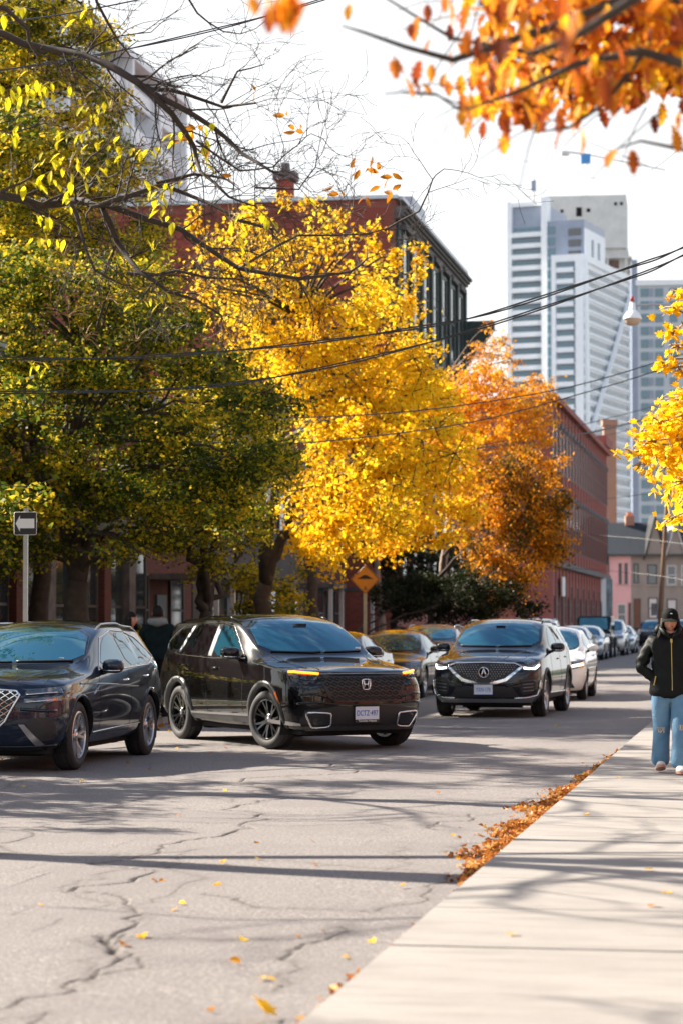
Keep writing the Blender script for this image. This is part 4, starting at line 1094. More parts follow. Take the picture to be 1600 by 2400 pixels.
def rdx():
    p = suv_params(L=4.74, W=1.90, H=1.67, wb=2.75, oh=.95, nose=[(.09, .25), (.02, .36), (.0, .58), (.05, .80), (.16, .94)], hood=[(0, .93), (.2, .99), (1.0, 1.10), (1.4, 1.15)], hoodedge=.07)
    pm = paint('dark_navy_paint', (.007, .009, .015))
    root, b = base_car('moving_suv', p, pm, 'x', style='ten')
    oh = p['oh']; Y = lambda u: u-oh
    windows(root, b, p, M['glass'], [[(Y(1.74), 1.14), (Y(2.28), 1.49), (Y(2.60), 1.525), (Y(2.62), 1.13)], [(Y(2.72), 1.13), (Y(2.70), 1.525), (Y(3.48), 1.50), (Y(3.72), 1.2), (Y(3.6), 1.15)], [(Y(3.82), 1.22), (Y(3.62), 1.48), (Y(3.9), 1.45), (Y(4.2), 1.28)]],
            [(-.73, 1.19), (-.62, 1.55), (0, 1.60), (.62, 1.55), (.73, 1.19), (0, 1.175)], rear=[(-.6, 1.18), (-.5, 1.5), (.5, 1.5), (.6, 1.18)])
    patch_obj('windshield_border', b, 'front', [(-.755, 1.165), (-.64, 1.57), (0, 1.62), (.64, 1.57), (.755, 1.165), (0, 1.15)], M['gloss_black'], root, off=.002, sm=1, step=.08)
    trim_obj('window_trim', b, 'side', [(Y(1.62), 1.11), (Y(2.6), 1.105), (Y(3.6), 1.13), (Y(4.25), 1.22)], .008, M['chrome'], root, off=.004, mirror=True)
    for q in ([(Y(1.62), 1.10), (Y(1.55), .9), (Y(1.55), .36)], [(Y(2.67), 1.10), (Y(2.66), .34)], [(Y(3.70), 1.12), (Y(3.35), .62), (Y(3.3), .36)], [(Y(1.55), .36), (Y(3.3), .36)]): seam(root, b, q)
    handle(root, b, Y(2.45), .96, M['chrome']); handle(root, b, Y(3.45), .98, M['chrome'])
    trim_obj('hood_crease', b, 'top', [(.30, Y(.25)), (.42, Y(.8)), (.55, Y(1.25))], .009, pm, root, off=-.002, mirror=True)
    seam(root, b, [(-.62, Y(.26)), (-.66, Y(.8)), (-.70, Y(1.3))], 'top', r=.004)
    arch_trim(root, b, p, M['blacktrim'], .05)
    patch_obj('sill_cladding', b, 'side', [(Y(1.35), .255), (Y(1.35), .40), (Y(3.3), .38), (Y(3.3), .255)], M['blacktrim'], root, mirror=True, off=.012, sm=0, rim=.03)
    trim_obj('sill_trim', b, 'side', [(Y(1.4), .40), (Y(3.25), .385)], .010, M['chrome'], root, off=.014, mirror=True)
    g = [(-.60, .84), (-.50, .885), (0, .90), (.50, .885), (.60, .84), (.36, .645), (.10, .575), (-.10, .575), (-.36, .645)]
    gr, = patch_obj('grille', b, 'front', [(x*.95, z*1.0) for x, z in g], M['blacktrim'], root, off=.008, sm=0)
    trim_obj('grille_frame', b, 'front', [(-.62, .845), (-.50, .90), (0, .915), (.50, .90), (.62, .845)], .013, M['chrome'], gr, off=.014)
    patch_obj('grille_chin', b, 'front', [(-.655, .85), (-.60, .85), (-.35, .655), (-.09, .585), (.09, .585), (.35, .655), (.60, .85), (.655, .85), (.38, .615), (.09, .535), (-.09, .535), (-.38, .615)], M['chrome'], gr, off=.018, sm=0)
    mb = MB()
    for r in range(8):
        for c in range(-12, 13):
            x = c*.045+(.0225 if r % 2 else 0); z = .625+r*.035
            if abs(x) > .14+(z-.60)*1.75 or abs(x) > .53 or abs(x) < .10: continue
            h = proj(b, *AX['front'], x, z, .014)
            mb.prism([h+Vector((0, 0, .009)), h+Vector((-.012, 0, 0)), h+Vector((0, 0, -.009)), h+Vector((.012, 0, 0))], (0, -.006, 0))
    mb.obj('grille_mesh', M['satin'], gr)
    h = proj(b, *AX['front'], 0, .745, .04)
    ring = [(h+Vector((math.cos(a)*.083, 0, math.sin(a)*.083))) for a in [2*math.pi*k/28 for k in range(28)]]
    bd = MB().tube(ring, .0085, 6, closed=True)
    bd.tube([h+Vector(q) for q in [(-.028, -.0, -.07), (-.034, 0, -.03), (0, 0, .068)]], .012, 5).tube([h+Vector(q) for q in [(.028, 0, -.07), (.034, 0, -.03), (0, 0, .068)]], .012, 5).tube([h+Vector((-.026, 0, .01)), h+Vector((.026, 0, .01))], .008, 5)
    bd.obj('badge', M['chrome'], gr, smooth=True)
    MB().lathe([(0, .0), (.083, 0), (.083, .02)], 24, M=Matrix.Translation(h+Vector((0, .012, 0))) @ Matrix.Rotation(R(90), 4, 'X')).obj('badge_back', M['gloss_black'], gr)
    for s in (1, -1):
        lp = [(.63*s, .875), (.66*s, .895), (.86*s, .93), (.885*s, .86), (.82*s, .79), (.68*s, .80)]
        hl = patch_obj('headlight', b, 'front', lp, M['lamp'], root, off=.009, sm=0)[0]
        mb = MB()
        for k in range(7):
            h = proj(b, *AX['front'], (.665+k*.03)*s, .868+.004*k, .018)
            if h: mb.box(h.x-.012, h.x+.012, h.y-.012, h.y, h.z-.013, h.z+.013)
        mb.obj('headlight_lens', M['chrome'], hl)
        q = trim_line(b, 'front', [(.65*s, .825), (.72*s, .815), (.82*s, .815), (.86*s, .87)], .014)
        MB().tube(q, .016, 6).obj('running_light', M['lamp_white'], hl, smooth=True)
        sidep = [(Y(.14), .925), (Y(.42), .975), (Y(.36), .90), (Y(.14), .83)]
        # bumper corner blades
        q = trim_line(b, 'front', [(.50*s, .335), (.70*s, .345), (.84*s, .38), (.872*s, .46), (.892*s, .62)], .014)
        MB().tube(q, [.016]*len(q), 6).obj('bumper_blade', M['chrome'], root, smooth=True)
        patch_obj('side_intake', b, 'front', [(.60*s, .66), (.84*s, .70), (.85*s, .60), (.80*s, .41), (.60*s, .385)], M['blacktrim'], root, off=.006, sm=1)
        trim_obj('bumper_crease', b, 'front', [(.36*s, .53), (.60*s, .59), (.82*s, .62)], .016, pm, root, off=.012)
        for k in range(3):
            trim_obj('intake_slat', b, 'front', [(.64*s, .45+.055*k-.0), (.80*s, .465+.055*k)], .005, M['satin'], root, off=.010, n=4)
    patch_obj('headlight_wing', b, 'side', [(Y(.14), .93), (Y(.45), .985), (Y(.36), .90), (Y(.14), .83)], M['lamp'], root, mirror=True, off=.006, sm=0)
    patch_obj('lower_intake', b, 'front', [(-.46, .53), (-.58, .35), (.58, .35), (.46, .53)], M['blacktrim'], root, off=.006, sm=0)
    patch_obj('front_lip', b, 'front', [(-.84, .36), (-.75, .262), (.75, .262), (.84, .36), (.5, .32), (-.5, .32)], M['satin'], root, off=.010, sm=0, rim=.03)
    h = proj(b, *AX['front'], 0, .48, .02); plate(root, h.y-.03, .475, 'YXN·170')
    mirror_pair(root, .91, Y(1.78), 1.16, pm)
    roof_rails(root, b, p, M['gloss_black'], Y(2.3), Y(4.2))
    h = proj(b, *AX['front'], 0, 1.5, .003); MB().box(-.08, .08, h.y-.012, h.y-.004, 1.48, 1.53).obj('camera_housing', M['gloss_black'], root)
    trim_obj('wiper', b, 'front', [(-.62, 1.185), (.0, 1.175)], .010, M['blacktrim'], root, off=.012)
    trim_obj('wiper', b, 'front', [(.05, 1.175), (.6, 1.185)], .010, M['blacktrim'], root, off=.012)
    # seats and driver seen dimly behind the glass read as darker pads
    return root

def gv70():
    p = suv_params(L=4.715, W=1.91, H=1.63, wb=2.875, oh=.87, R=.372, ucowl=1.50, uhead=2.30, uroof=4.15, wr=.67, crown=.05,
                   nose=[(.08, .24), (.02, .34), (.0, .58), (.03, .80), (.13, .93)], hood=[(0, .93), (.2, 1.0), (1.0, 1.09), (1.5, 1.13)], hoodedge=.10,
                   belt=[(0, .86), (1.5, 1.0), (3.2, 1.05), (4.2, 1.10), (4.7, 1.1)], cb=.5)
    pm = paint('midnight_blue_paint', (.006, .013, .03), metal=.15)
    root, b = base_car('parked_suv', p, pm, 'x', style='silver')
    oh = p['oh']; Y = lambda u: u-oh
    windows(root, b, p, M['glass'], [[(Y(1.83), 1.09), (Y(2.35), 1.40), (Y(2.74), 1.475), (Y(2.86), 1.09)], [(Y(2.93), 1.09), (Y(2.82), 1.475), (Y(3.42), 1.455), (Y(3.72), 1.14), (Y(3.66), 1.11)], [(Y(3.80), 1.16), (Y(3.52), 1.44), (Y(3.75), 1.40), (Y(4.12), 1.20)]],
            [(-.76, 1.16), (-.60, 1.49), (0, 1.545), (.60, 1.49), (.76, 1.16), (0, 1.15)], rear=[(-.6, 1.18), (-.5, 1.45), (.5, 1.45), (.6, 1.18)])
    patch_obj('windshield_border', b, 'front', [(-.785, 1.14), (-.62, 1.51), (0, 1.57), (.62, 1.51), (.785, 1.14), (0, 1.125)], M['gloss_black'], root, off=.002, sm=1, step=.08)
    trim_obj('window_trim', b, 'side', [(Y(1.75), 1.06), (Y(2.9), 1.065), (Y(3.7), 1.085), (Y(4.18), 1.18), (Y(3.80), 1.41), (Y(3.4), 1.48), (Y(2.8), 1.50), (Y(2.3), 1.415), (Y(1.75), 1.06)], .007, M['chrome'], root, off=.004, mirror=True)
    for q in ([(Y(1.72), 1.05), (Y(1.60), .9), (Y(1.60), .36)], [(Y(2.88), 1.06), (Y(2.84), .34)], [(Y(3.78), 1.08), (Y(3.45), .62), (Y(3.4), .36)], [(Y(1.60), .36), (Y(3.4), .36)]): seam(root, b, q)
    handle(root, b, Y(2.66), .93, M['chrome']); handle(root, b, Y(3.55), .96, M['chrome'])
    trim_obj('shoulder_crease', b, 'side', [(Y(.9), .93), (Y(2.0), .90), (Y(3.2), .84)], .012, pm, root, off=-.004, mirror=True)
    trim_obj('sill_trim', b, 'side', [(Y(1.38), .385), (Y(3.3), .42)], .009, M['chrome'], root, off=.006, mirror=True)
    arch_trim(root, b, p, M['gloss_black'], .025)
    trim_obj('hood_crease', b, 'top', [(.42, Y(.25)), (.52, Y(.8)), (.66, Y(1.35))], .012, pm, root, off=-.004, mirror=True)
    seam(root, b, [(-.70, Y(.30)), (-.73, Y(.8)), (-.76, Y(1.4))], 'top', r=.004)
    # crest grille
    g = [(-.46, .86), (0, .89), (.46, .86), (.50, .82), (.36, .55), (.20, .41), (0, .33), (-.20, .41), (-.36, .55), (-.50, .82)]
    gr, = patch_obj('grille', b, 'front', g, M['blacktrim'], root, off=.006, sm=0)
    trim_obj('grille_frame', b, 'front', g, .014, M['chrome'], gr, off=.014, closed=True)
    mb = MB()
    def inside(x, z):
        k = len(g); c = False
        for i in range(k):
            (x1, z1), (x2, z2) = g[i], g[(i+1) % k]
            if (z1 > z) != (z2 > z) and x < (x2-x1)*(z-z1)/(z2-z1)+x1: c = not c
        return c
    for s in (1, -1):
        for k in range(-22, 23):
            run = []
            for t in range(-40, 41):
                x = t*.02; z = .6+s*x*.62+k*.062
                if inside(x, z):
                    h = proj(b, *AX['front'], x, z, .014)
                    if h: run.append(h)
                else:
                    if len(run) > 1: mb.tube(run, .006, 4)
                    run = []
            if len(run) > 1: mb.tube(run, .006, 4)
    mb.obj('grille_mesh', M['chrome'], gr)
    for s in (1, -1):
        for z, nm in ((.84, 'u'), (.765, 'l')):
            hl = patch_obj('headlight', b, 'front', [(.55*s, z-.022), (.55*s, z+.02), (.86*s, z+.045), (.885*s, z-.0)], M['lamp'], root, off=.008, sm=0)[0]
            q = trim_line(b, 'front', [(.57*s, z-.016), (.84*s, z+.006)], .014); MB().tube(q, .006, 5).obj('running_light', M['chrome'], hl, smooth=True)
        patch_obj('side_intake', b, 'front', [(.56*s, .58), (.84*s, .60), (.86*s, .36), (.66*s, .33)], M['blacktrim'], root, off=.006, sm=1)
        patch_obj('intake_blade', b, 'front', [(.50*s, .52), (.56*s, .52), (.74*s, .31), (.66*s, .295)], M['satin'], root, off=.016, sm=0)
        trim_obj('bumper_crease', b, 'front', [(.52*s, .68), (.70*s, .665), (.86*s, .66)], .02, pm, root, off=-.002)
        trim_obj('front_lip', b, 'front', [(.0, .285), (.5*s, .285), (.84*s, .30)], .016, M['gloss_black'], root, off=.01)
    patch_obj('headlight_wing', b, 'side', [(Y(.14), .885), (Y(.62), .93), (Y(.60), .905), (Y(.14), .825)], M['lamp'], root, mirror=True, off=.006, sm=0)
    patch_obj('headlight_wing', b, 'side', [(Y(.14), .80), (Y(.52), .83), (Y(.50), .80), (Y(.14), .745)], M['lamp'], root, mirror=True, off=.006, sm=0)
    patch_obj('marker_light', b, 'side', [(Y(.16), .78), (Y(.26), .79), (Y(.26), .765), (Y(.16), .755)], M['amber_off'], root, mirror=True, off=.012, sm=0)
    patch_obj('fender_vent', b, 'side', [(Y(1.36), .80), (Y(1.40), .83), (Y(1.58), .90), (Y(1.55), .86)], M['chrome'], root, mirror=True, off=.01, sm=0)
    mirror_pair(root, .91, Y(1.90), 1.10, pm)
    roof_rails(root, b, p, M['satin'], Y(2.4), Y(4.1), xf=.95)
    trim_obj('wiper', b, 'front', [(-.62, 1.155), (.0, 1.145)], .010, M['blacktrim'], root, off=.012)
    trim_obj('wiper', b, 'front', [(.05, 1.15), (.66, 1.16)], .010, M['blacktrim'], root, off=.012)
    h = proj(b, *AX['front'], .52, 1.19, .012); MB().box(h.x-.03, h.x+.03, h.y-.006, h.y-.004, 1.175, 1.205).obj('windshield_sticker', M['plate_white'], root)
    return root

def plain_car(name, p, pm, label, group, lit=None, suv=False, cat='car', grille=(.30, .10), gm='blacktrim', level=3, wheel='silver', plate_t=True):
    root, b = base_car(name, p, pm, label, group, style=wheel, cat=cat, level=level)
    oh = p['oh']; Y = lambda u: u-oh; H = p['H']; hw = p['W']/2; sc = hw/.9
    uc, uh, ur = p['ucowl'], p['uhead'], p['uroof']
    bz = catm(p['belt'], uc+.3); zt = H-.155; zc = catm(p['hood'], uc)
    mid = (uh+ur)/2+.02
    wl, wt = hw*.78, p['wr']*.9
    wind = [(-wl, zc+.04), (-wt, H-.13), (0, H-.075), (wt, H-.13), (wl, zc+.04), (0, zc+.025)]
    fr = [(Y(uc+.34), bz+.09), (Y(uh+.10), zt-.03), (Y(mid-.05), zt), (Y(mid-.03), bz+.075)]
    if p.get('sedan'): rr = [(Y(mid+.05), bz+.08), (Y(mid+.03), zt), (Y(ur-.08), zt-.03), (Y(p['uglass']-.20), bz+.13), (Y(p['uglass']-.30), bz+.10)]
    else: rr = [(Y(mid+.05), bz+.08), (Y(mid+.03), zt), (Y(ur-.35), zt-.02), (Y(ur-.05), bz+.16), (Y(ur-.12), bz+.12)]
    rear = [(-hw*.68, 1.08), (-p['wr']*.8, H-.2), (p['wr']*.8, H-.2), (hw*.68, 1.08)]
    patch_obj('windshield_border', b, 'front', [(x*1.035, z+(.022 if z > zc+.1 else -.02)) for x, z in wind], M['gloss_black'], root, off=.002, sm=2, step=.12)
    windows(root, b, p, M['glass'], [fr, rr], wind, rear=None if p.get('sedan') else rear)
    for q in ([(Y(mid), bz+.05), (Y(mid), p['sill']+.1)], [(Y(uc+.20), bz), (Y(uc+.16), p['sill']+.12)]): seam(root, b, q)
    handle(root, b, Y(mid-.2), bz-.07, M['chrome']); handle(root, b, Y(mid+.8), bz-.06, M['chrome'])
    z5 = p['nose'][4][1]; z3 = p['nose'][2][1]
    gr, = patch_obj('grille', b, 'front', [(-.42*sc, z5-.06), (-.30*sc, z5-.06-grille[0]*.6), (.30*sc, z5-.06-grille[0]*.6), (.42*sc, z5-.06)], M[gm], root, off=.008, sm=1)
    for k in range(3):
        z = z5-.09-k*grille[0]*.17; trim_obj('grille_slat', b, 'front', [(-.33*sc, z), (.33*sc, z)], .006, M['satin'], gr, off=.014, n=4)
    patch_obj('lower_intake', b, 'front', [(-.60*sc, z3-.12), (-.66*sc, p['sill']+.06), (.66*sc, p['sill']+.06), (.60*sc, z3-.12)], M['blacktrim'], root, off=.006, sm=0)
    for s in (1, -1):
        hl = patch_obj('headlight', b, 'front', [(.50*s*sc, z5-.07), (.86*s*sc, z5-.015), (.87*s*sc, z5-.11), (.60*s*sc, z5-.17)], M['lamp'], root, off=.008, sm=0)[0]
        if lit: 
            q = trim_line(b, 'front', [(.60*s*sc, z5-.11), (.82*s*sc, z5-.07)], .012)
            MB().tube(q, .026, 6).obj('lit_lamp', lit, hl, smooth=True)
    patch_obj('headlight_wing', b, 'side', [(Y(.16), z5-.02), (Y(.46), z5+.03), (Y(.36), z5-.05), (Y(.16), z5-.11)], M['lamp'], root, mirror=True, off=.006, sm=0)
    if plate_t:
        h = proj(b, *AX['front'], 0, z3-.03, .02); plate(root, h.y-.02, z3-.03, None)
    mirror_pair(root, hw-.03, Y(uc+.40), bz+.10, pm, .92)
    if suv: roof_rails(root, b, p, M['satin'], Y(uh+.15), Y(ur-.1)); arch_trim(root, b, p, M['blacktrim'], .04)
    return root

def jeep(label, group):
    p = dict(L=4.3, W=1.86, H=1.87, oh=.6, wb=2.6, R=.41)
    pm = paint('boxy_black_paint', (.006, .008, .008))
    root = empty('parked_off_roader', (0, 0, 0), label=label, cat='car', group=group)
    def bev(mb, nm, m, parent=root, r=.04):
        me = mb.mesh(nm, [m]); bm = bmesh.new(); bm.from_mesh(me)
        bmesh.ops.bevel(bm, geom=bm.edges[:], offset=r, segments=2, affect='EDGES', clamp_overlap=True); bm.to_mesh(me); bm.free(); return link(nm, me, parent)
    bd = MB(); bd.box(-.72, .72, -.45, .75, .62, 1.12); bev(bd, 'hood', pm)
    bd = MB(); bd.box(-.78, .78, .75, 3.5, .55, 1.2); bev(bd, 'body', pm)
    mb = MB(); f = [(-.72, .82, 1.2), (.72, .82, 1.2), (.66, 1.08, 1.83), (-.66, 1.08, 1.83)]; 
    mb.prism([(-.74, .80, 1.2), (-.68, 1.06, 1.84), (-.68, 3.4, 1.86), (-.74, 3.48, 1.2)], (1.48, 0, 0)); bev(mb, 'hard_top', pm)
    mb = MB().prism([(-.64, .795, 1.24), (.64, .795, 1.24), (.60, 1.02, 1.76), (-.60, 1.02, 1.76)], (0, -.02, .01)); mb.obj('windshield', M['glass'], root)
    for s in (1, -1):
        for y0, y1 in ((1.1, 1.85), (1.95, 2.65), (2.75, 3.35)):
            MB().box(s*.715-.03, s*.715+.03, y0, y1, 1.28, 1.74).obj('side_window', M['glass_dark'], root)
        for cy in (0, 2.6):
            mb = MB(); mb.prism([(s*.70, cy-.52, .66), (s*.70, cy-.40, .92), (s*.70, cy+.40, .92), (s*.70, cy+.55, .60), (s*.70, cy+.45, .60), (s*.70, cy+.34, .84), (s*.70, cy-.34, .84), (s*.70, cy-.44, .62)], (s*.23, 0, 0)); mb.obj('fender', M['blacktrim'], root)
        MB().lathe([(0, -.02), (.085, -.015), (.095, .01)], 16, M=Matrix.Translation((s*.50, -.47, .93)) @ Matrix.Rotation(R(90), 4, 'X')).obj('headlight', M['lamp'], root, smooth=True)
        MB().box(s*.86-.08, s*.86+.08, .9, 1.0, 1.22, 1.42).obj('mirror', M['blacktrim'], root)
    gr = MB().box(-.66, .66, -.49, -.44, .70, 1.06).obj('grille', pm, root)
    for k in range(7): MB().box(-.27+k*.09-.02, -.27+k*.09+.02, -.50, -.485, .76, 1.02).obj('grille_slot', M['well'], gr)
    MB().box(-.80, .80, -.68, -.52, .48, .64).obj('bumper', M['blacktrim'], root)
    MB().box(-.6, .6, -.4, 3.3, .35, .58).obj('underbody', M['well'], root)
    add_wheels(root, dict(W=1.9, wb=2.6, R=.41, tw=.26), 'far')
    return root

CARS_T0 = len(bpy.data.objects)
PARK = 'parked cars along the left kerb'
c = gv70(); c.location = (-8.26, 25.35, 0); c.rotation_euler.z = R(-0.6); tag(c, 'dark blue SUV with a diamond mesh crest grille, nearest car at the left kerb', 'car', PARK)
c = crv(); c.location = (-5.49, 30.45, 0); c.rotation_euler.z = R(36.5); c.scale = (1.045, 1.04, 1.015); tag(c, 'black SUV with lit amber lamp strips and plate DCTZ 497, pulling out across the lane', 'car')
c = rdx(); c.location = (-4.62, 40.95, 0); c.rotation_euler.z = R(-2.8); tag(c, 'dark SUV with pentagon chrome grille and plate YXN 170 driving down the lane', 'car')
wh = plain_car('moving_hatchback', sedan_params(L=4.1, W=1.70, H=1.52, oh=.80, wb=2.53, ucowl=1.0, uhead=1.85, uroof=3.72, sedan=False, uglass=0, wr=.57, R=.31, tw=.195,
     belt=[(0, .82), (1.0, .95), (4.1, 1.08)], hood=[(0, .80), (.15, .86), (1.0, 1.0)], tail=[(.12, .34), (.03, .46), (.0, .66), (.04, .85), (.10, 1.0)], tg=(4, 1),
     nose=[(.10, .2), (.02, .30), (.0, .50), (.04, .68), (.14, .80)]), paint('pearl_white_paint', (.78, .76, .73), rough=.25),
     'pearl white hatchback with a glowing headlamp following the dark SUV', None, lit=NB('lit_warm_lamp').set(col=(.9, .6, .4), emit=(1, .55, .3), es=2.2).m)
wh.location = (-4.50, 49.75, 0)
pb = paint('charcoal_paint', (.010, .011, .013)); pn = paint('slate_blue_paint', (.012, .02, .032)); ps = paint('silver_paint', (.42, .44, .46), metal=.7)
pl = paint('light_grey_paint', (.36, .40, .43), metal=.6)
a = plain_car('parked_sedan', sedan_params(), pb, 'charcoal sedan parked directly behind the black SUV pulling out', PARK)
a.location = (-8.12, 43.6, 0)
q = copy_tree(a); q.location = (-7.98, 50.45, 0); q.name = 'parked_sedan.001'; tag(q, 'charcoal sedan parked beside the dark SUV with the pentagon grille')
c = plain_car('parked_suv', suv_params(H=1.56, W=1.8, wr=.60), pn, 'slate blue compact SUV parked behind the two charcoal sedans', PARK, suv=True); c.location = (-8.1, 57.2, 0)
sv = plain_car('parked_suv', suv_params(H=1.74), ps, 'silver SUV with roof rails, its roof showing above the driving dark SUV', PARK, suv=True, level=2, wheel='far', plate_t=False); sv.location = (-8.15, 84.5, 0)
sn = plain_car('parked_sedan', sedan_params(H=1.47, W=1.84), pl, 'x', PARK, level=2, wheel='far'); sn.location = (-7.75, 95, 0); tag(sn, 'light grey sedan parked just ahead of the black off-roader, nearer of two')
q = copy_tree(sn); q.location = (-7.65, 101.2, 0); tag(q, 'light grey sedan parked nose to the black off-roader, farther of two')
c = jeep('tall boxy black off-roader with upright windshield parked in the far row', PARK); c.location = (-7.7, 107.3, 0)
q = copy_tree(sv); q.location = (-7.55, 114.5, 0); tag(q, 'silver SUV with roof rails parked right behind the boxy off-roader')
q = copy_tree(sn); q.location = (-7.45, 121.5, 0); tag(q, 'pale sedan parked farthest along the left kerb, beyond the off-roader')
far = plain_car('distant_suv', suv_params(H=1.72, W=1.9), pn, 'slate blue SUV facing down the street in front of the grey house', None, suv=True, level=2, wheel='far'); far.location = (-7.6, 160, 0)
q = copy_tree(sv); q.location = (-5.25, 150, 0); tag(q, 'silver SUV half hidden behind the walking woman at the picture edge'); 
q = copy_tree(sv); q.location = (-8.15, 78.5, 0); tag(q, 'silver SUV parked in the shade, mostly behind the driving dark SUV')
q = copy_tree(a); q.location = (-8.15, 71.5, 0); tag(q, 'charcoal sedan parked in the shade between the slate blue SUV and the silver SUVs')

# ------------------------------------------------------------------ trees
def leaf_mat(name, stops, trans=.45, cl=.9, single=False):
    b = NB(name); g = b.n('ShaderNodeNewGeometry'); c = b.coords('Object')
    isl = b.n('ShaderNodeObjectInfo').outputs['Random'] if single else g.outputs['Random Per Island']
    n = b.noise(cl, 3, .6, c)
    ad = b.n('ShaderNodeMath', operation='MULTIPLY_ADD'); b.l(isl, ad.inputs[0]); ad.inputs[1].default_value = .6; 
    s2 = b.n('ShaderNodeMath', operation='MULTIPLY_ADD'); b.l(n, s2.inputs[0]); s2.inputs[1].default_value = 1.5; s2.inputs[2].default_value = -.55
    b.l(s2.outputs[0], ad.inputs[2])
    col = b.ramp(ad.outputs[0], stops)
    b.set(col=col, rough=.55, spec=.12)
    tr = b.n('ShaderNodeBsdfTranslucent'); b.l(col, tr.inputs['Color'])
    mx = b.n('ShaderNodeMixShader'); mx.inputs[0].default_value = trans
    b.l(b.b.outputs[0], mx.inputs[1]); b.l(tr.outputs[0], mx.inputs[2]); b.l(mx.outputs[0], b.t.nodes['Material Output'].inputs['Surface'])
    return b.m
M['leaf_green'] = leaf_mat('green_leaf', [(.0, (.028, .050, .008)), (.30, (.055, .085, .010)), (.48, (.14, .17, .014)), (.62, (.36, .33, .02)), (.80, (.68, .46, .02))], .42)
M['leaf_dark'] = leaf_mat('shaded_leaf', [(.0, (.008, .014, .006)), (.6, (.02, .028, .010)), (.95, (.05, .05, .012))], .25)  # leaf colours cut down to paint the black shade below the trees
M['leaf_olive'] = leaf_mat('olive_leaf', [(.0, (.04, .065, .010)), (.3, (.12, .14, .015)), (.5, (.40, .36, .02)), (.75, (.70, .48, .02))], .45)
M['leaf_yellow'] = leaf_mat('yellow_leaf', [(.0, (.60, .28, .008)), (.25, (.86, .46, .008)), (.6, (.94, .62, .015)), (.92, (.90, .76, .05))], .55)
M['leaf_yellow1'] = leaf_mat('yellow_leaf_single', [(.0, (.60, .28, .008)), (.25, (.86, .46, .008)), (.6, (.94, .62, .015)), (.92, (.90, .76, .05))], .55, .9, True)
M['leaf_gold'] = leaf_mat('golden_leaf', [(.0, (.60, .20, .008)), (.3, (.86, .42, .01)), (.6, (.93, .58, .015)), (.95, (.92, .72, .04))], .55)
M['leaf_gold1'] = leaf_mat('golden_leaf_single', [(.0, (.60, .20, .008)), (.3, (.86, .42, .01)), (.6, (.93, .58, .015)), (.95, (.92, .72, .04))], .55, .9, True)
M['leaf_orange'] = leaf_mat('orange_leaf', [(.0, (.36, .13, .008)), (.3, (.72, .28, .008)), (.65, (.92, .42, .012)), (.95, (.93, .58, .02))], .5)
M['leaf_brown'] = leaf_mat('brown_green_leaf', [(.0, (.035, .045, .010)), (.28, (.13, .09, .010)), (.48, (.45, .17, .010)), (.8, (.80, .33, .015))], .45)
OAK = [(.0, (.10, .02, .012)), (.3, (.34, .07, .015)), (.5, (.76, .25, .02)), (.75, (.85, .48, .02)), (.95, (.42, .34, .02))]
M['leaf_oak'] = leaf_mat('oak_leaf', OAK, .5, 3.5); M['leaf_oak1'] = leaf_mat('oak_leaf_single', OAK, .5, 3.5, True)
M['leaf_lime'] = leaf_mat('lime_leaf', [(.0, (.58, .55, .01)), (.6, (.85, .70, .02)), (1, (.85, .55, .02))], .5, 3.0, True)
M['bark'] = mat('bark', (.055, .042, .033), .9, .35, 7, bump=.02)
M['bark_light'] = mat('pale_bark', (.26, .19, .15), .85, .4, 5, bump=.01)
M['twig'] = mat('twig_bark', (.045, .033, .028), .85, .25, 9)
def leaf_quads(C, size, droop=.3, asp=.62, rng=RNG):
    n = len(C); a = rng.normal(size=(n, 3)); a[:, 2] = a[:, 2]*.6-droop; a /= np.linalg.norm(a, axis=1, keepdims=True)+1e-9
    b = np.cross(a, rng.normal(size=(n, 3))); b /= np.linalg.norm(b, axis=1, keepdims=True)+1e-9
    nn = np.cross(a, b); s = (size*rng.uniform(.7, 1.3, (n, 1)))
    v = np.stack([C-a*s*.5, C+b*s*asp*.5+nn*s*.12-a*s*.05, C+a*s*.5, C-b*s*asp*.5+nn*s*.12-a*s*.05], 1)
    return v.reshape(-1, 3)
def leaves_obj(name, V, m, parent):
    F = np.arange(len(V)).reshape(-1, 4); me = np_mesh(name, V, F, [m]); return link(name, me, parent, kind='stuff')
def inpoly(p, poly):
    x, y = p; c = False
    for i in range(len(poly)):
        (x1, y1), (x2, y2) = poly[i], poly[(i+1) % len(poly)]
        if (y1 > y) != (y2 > y) and x < (x2-x1)*(y-y1)/(y2-y1)+x1: c = not c
    return c
def bez(a, b, c, d, n):
    return [a*(1-t)**3+b*3*t*(1-t)**2+c*3*t*t*(1-t)+d*t**3 for t in [k/n for k in range(n+1)]]
def wiggle(pts, amp, rnd):
    for i in range(1, len(pts)-1): pts[i] = pts[i]+Vector((rnd.gauss(0, amp), rnd.gauss(0, amp), rnd.gauss(0, amp)))
    return pts
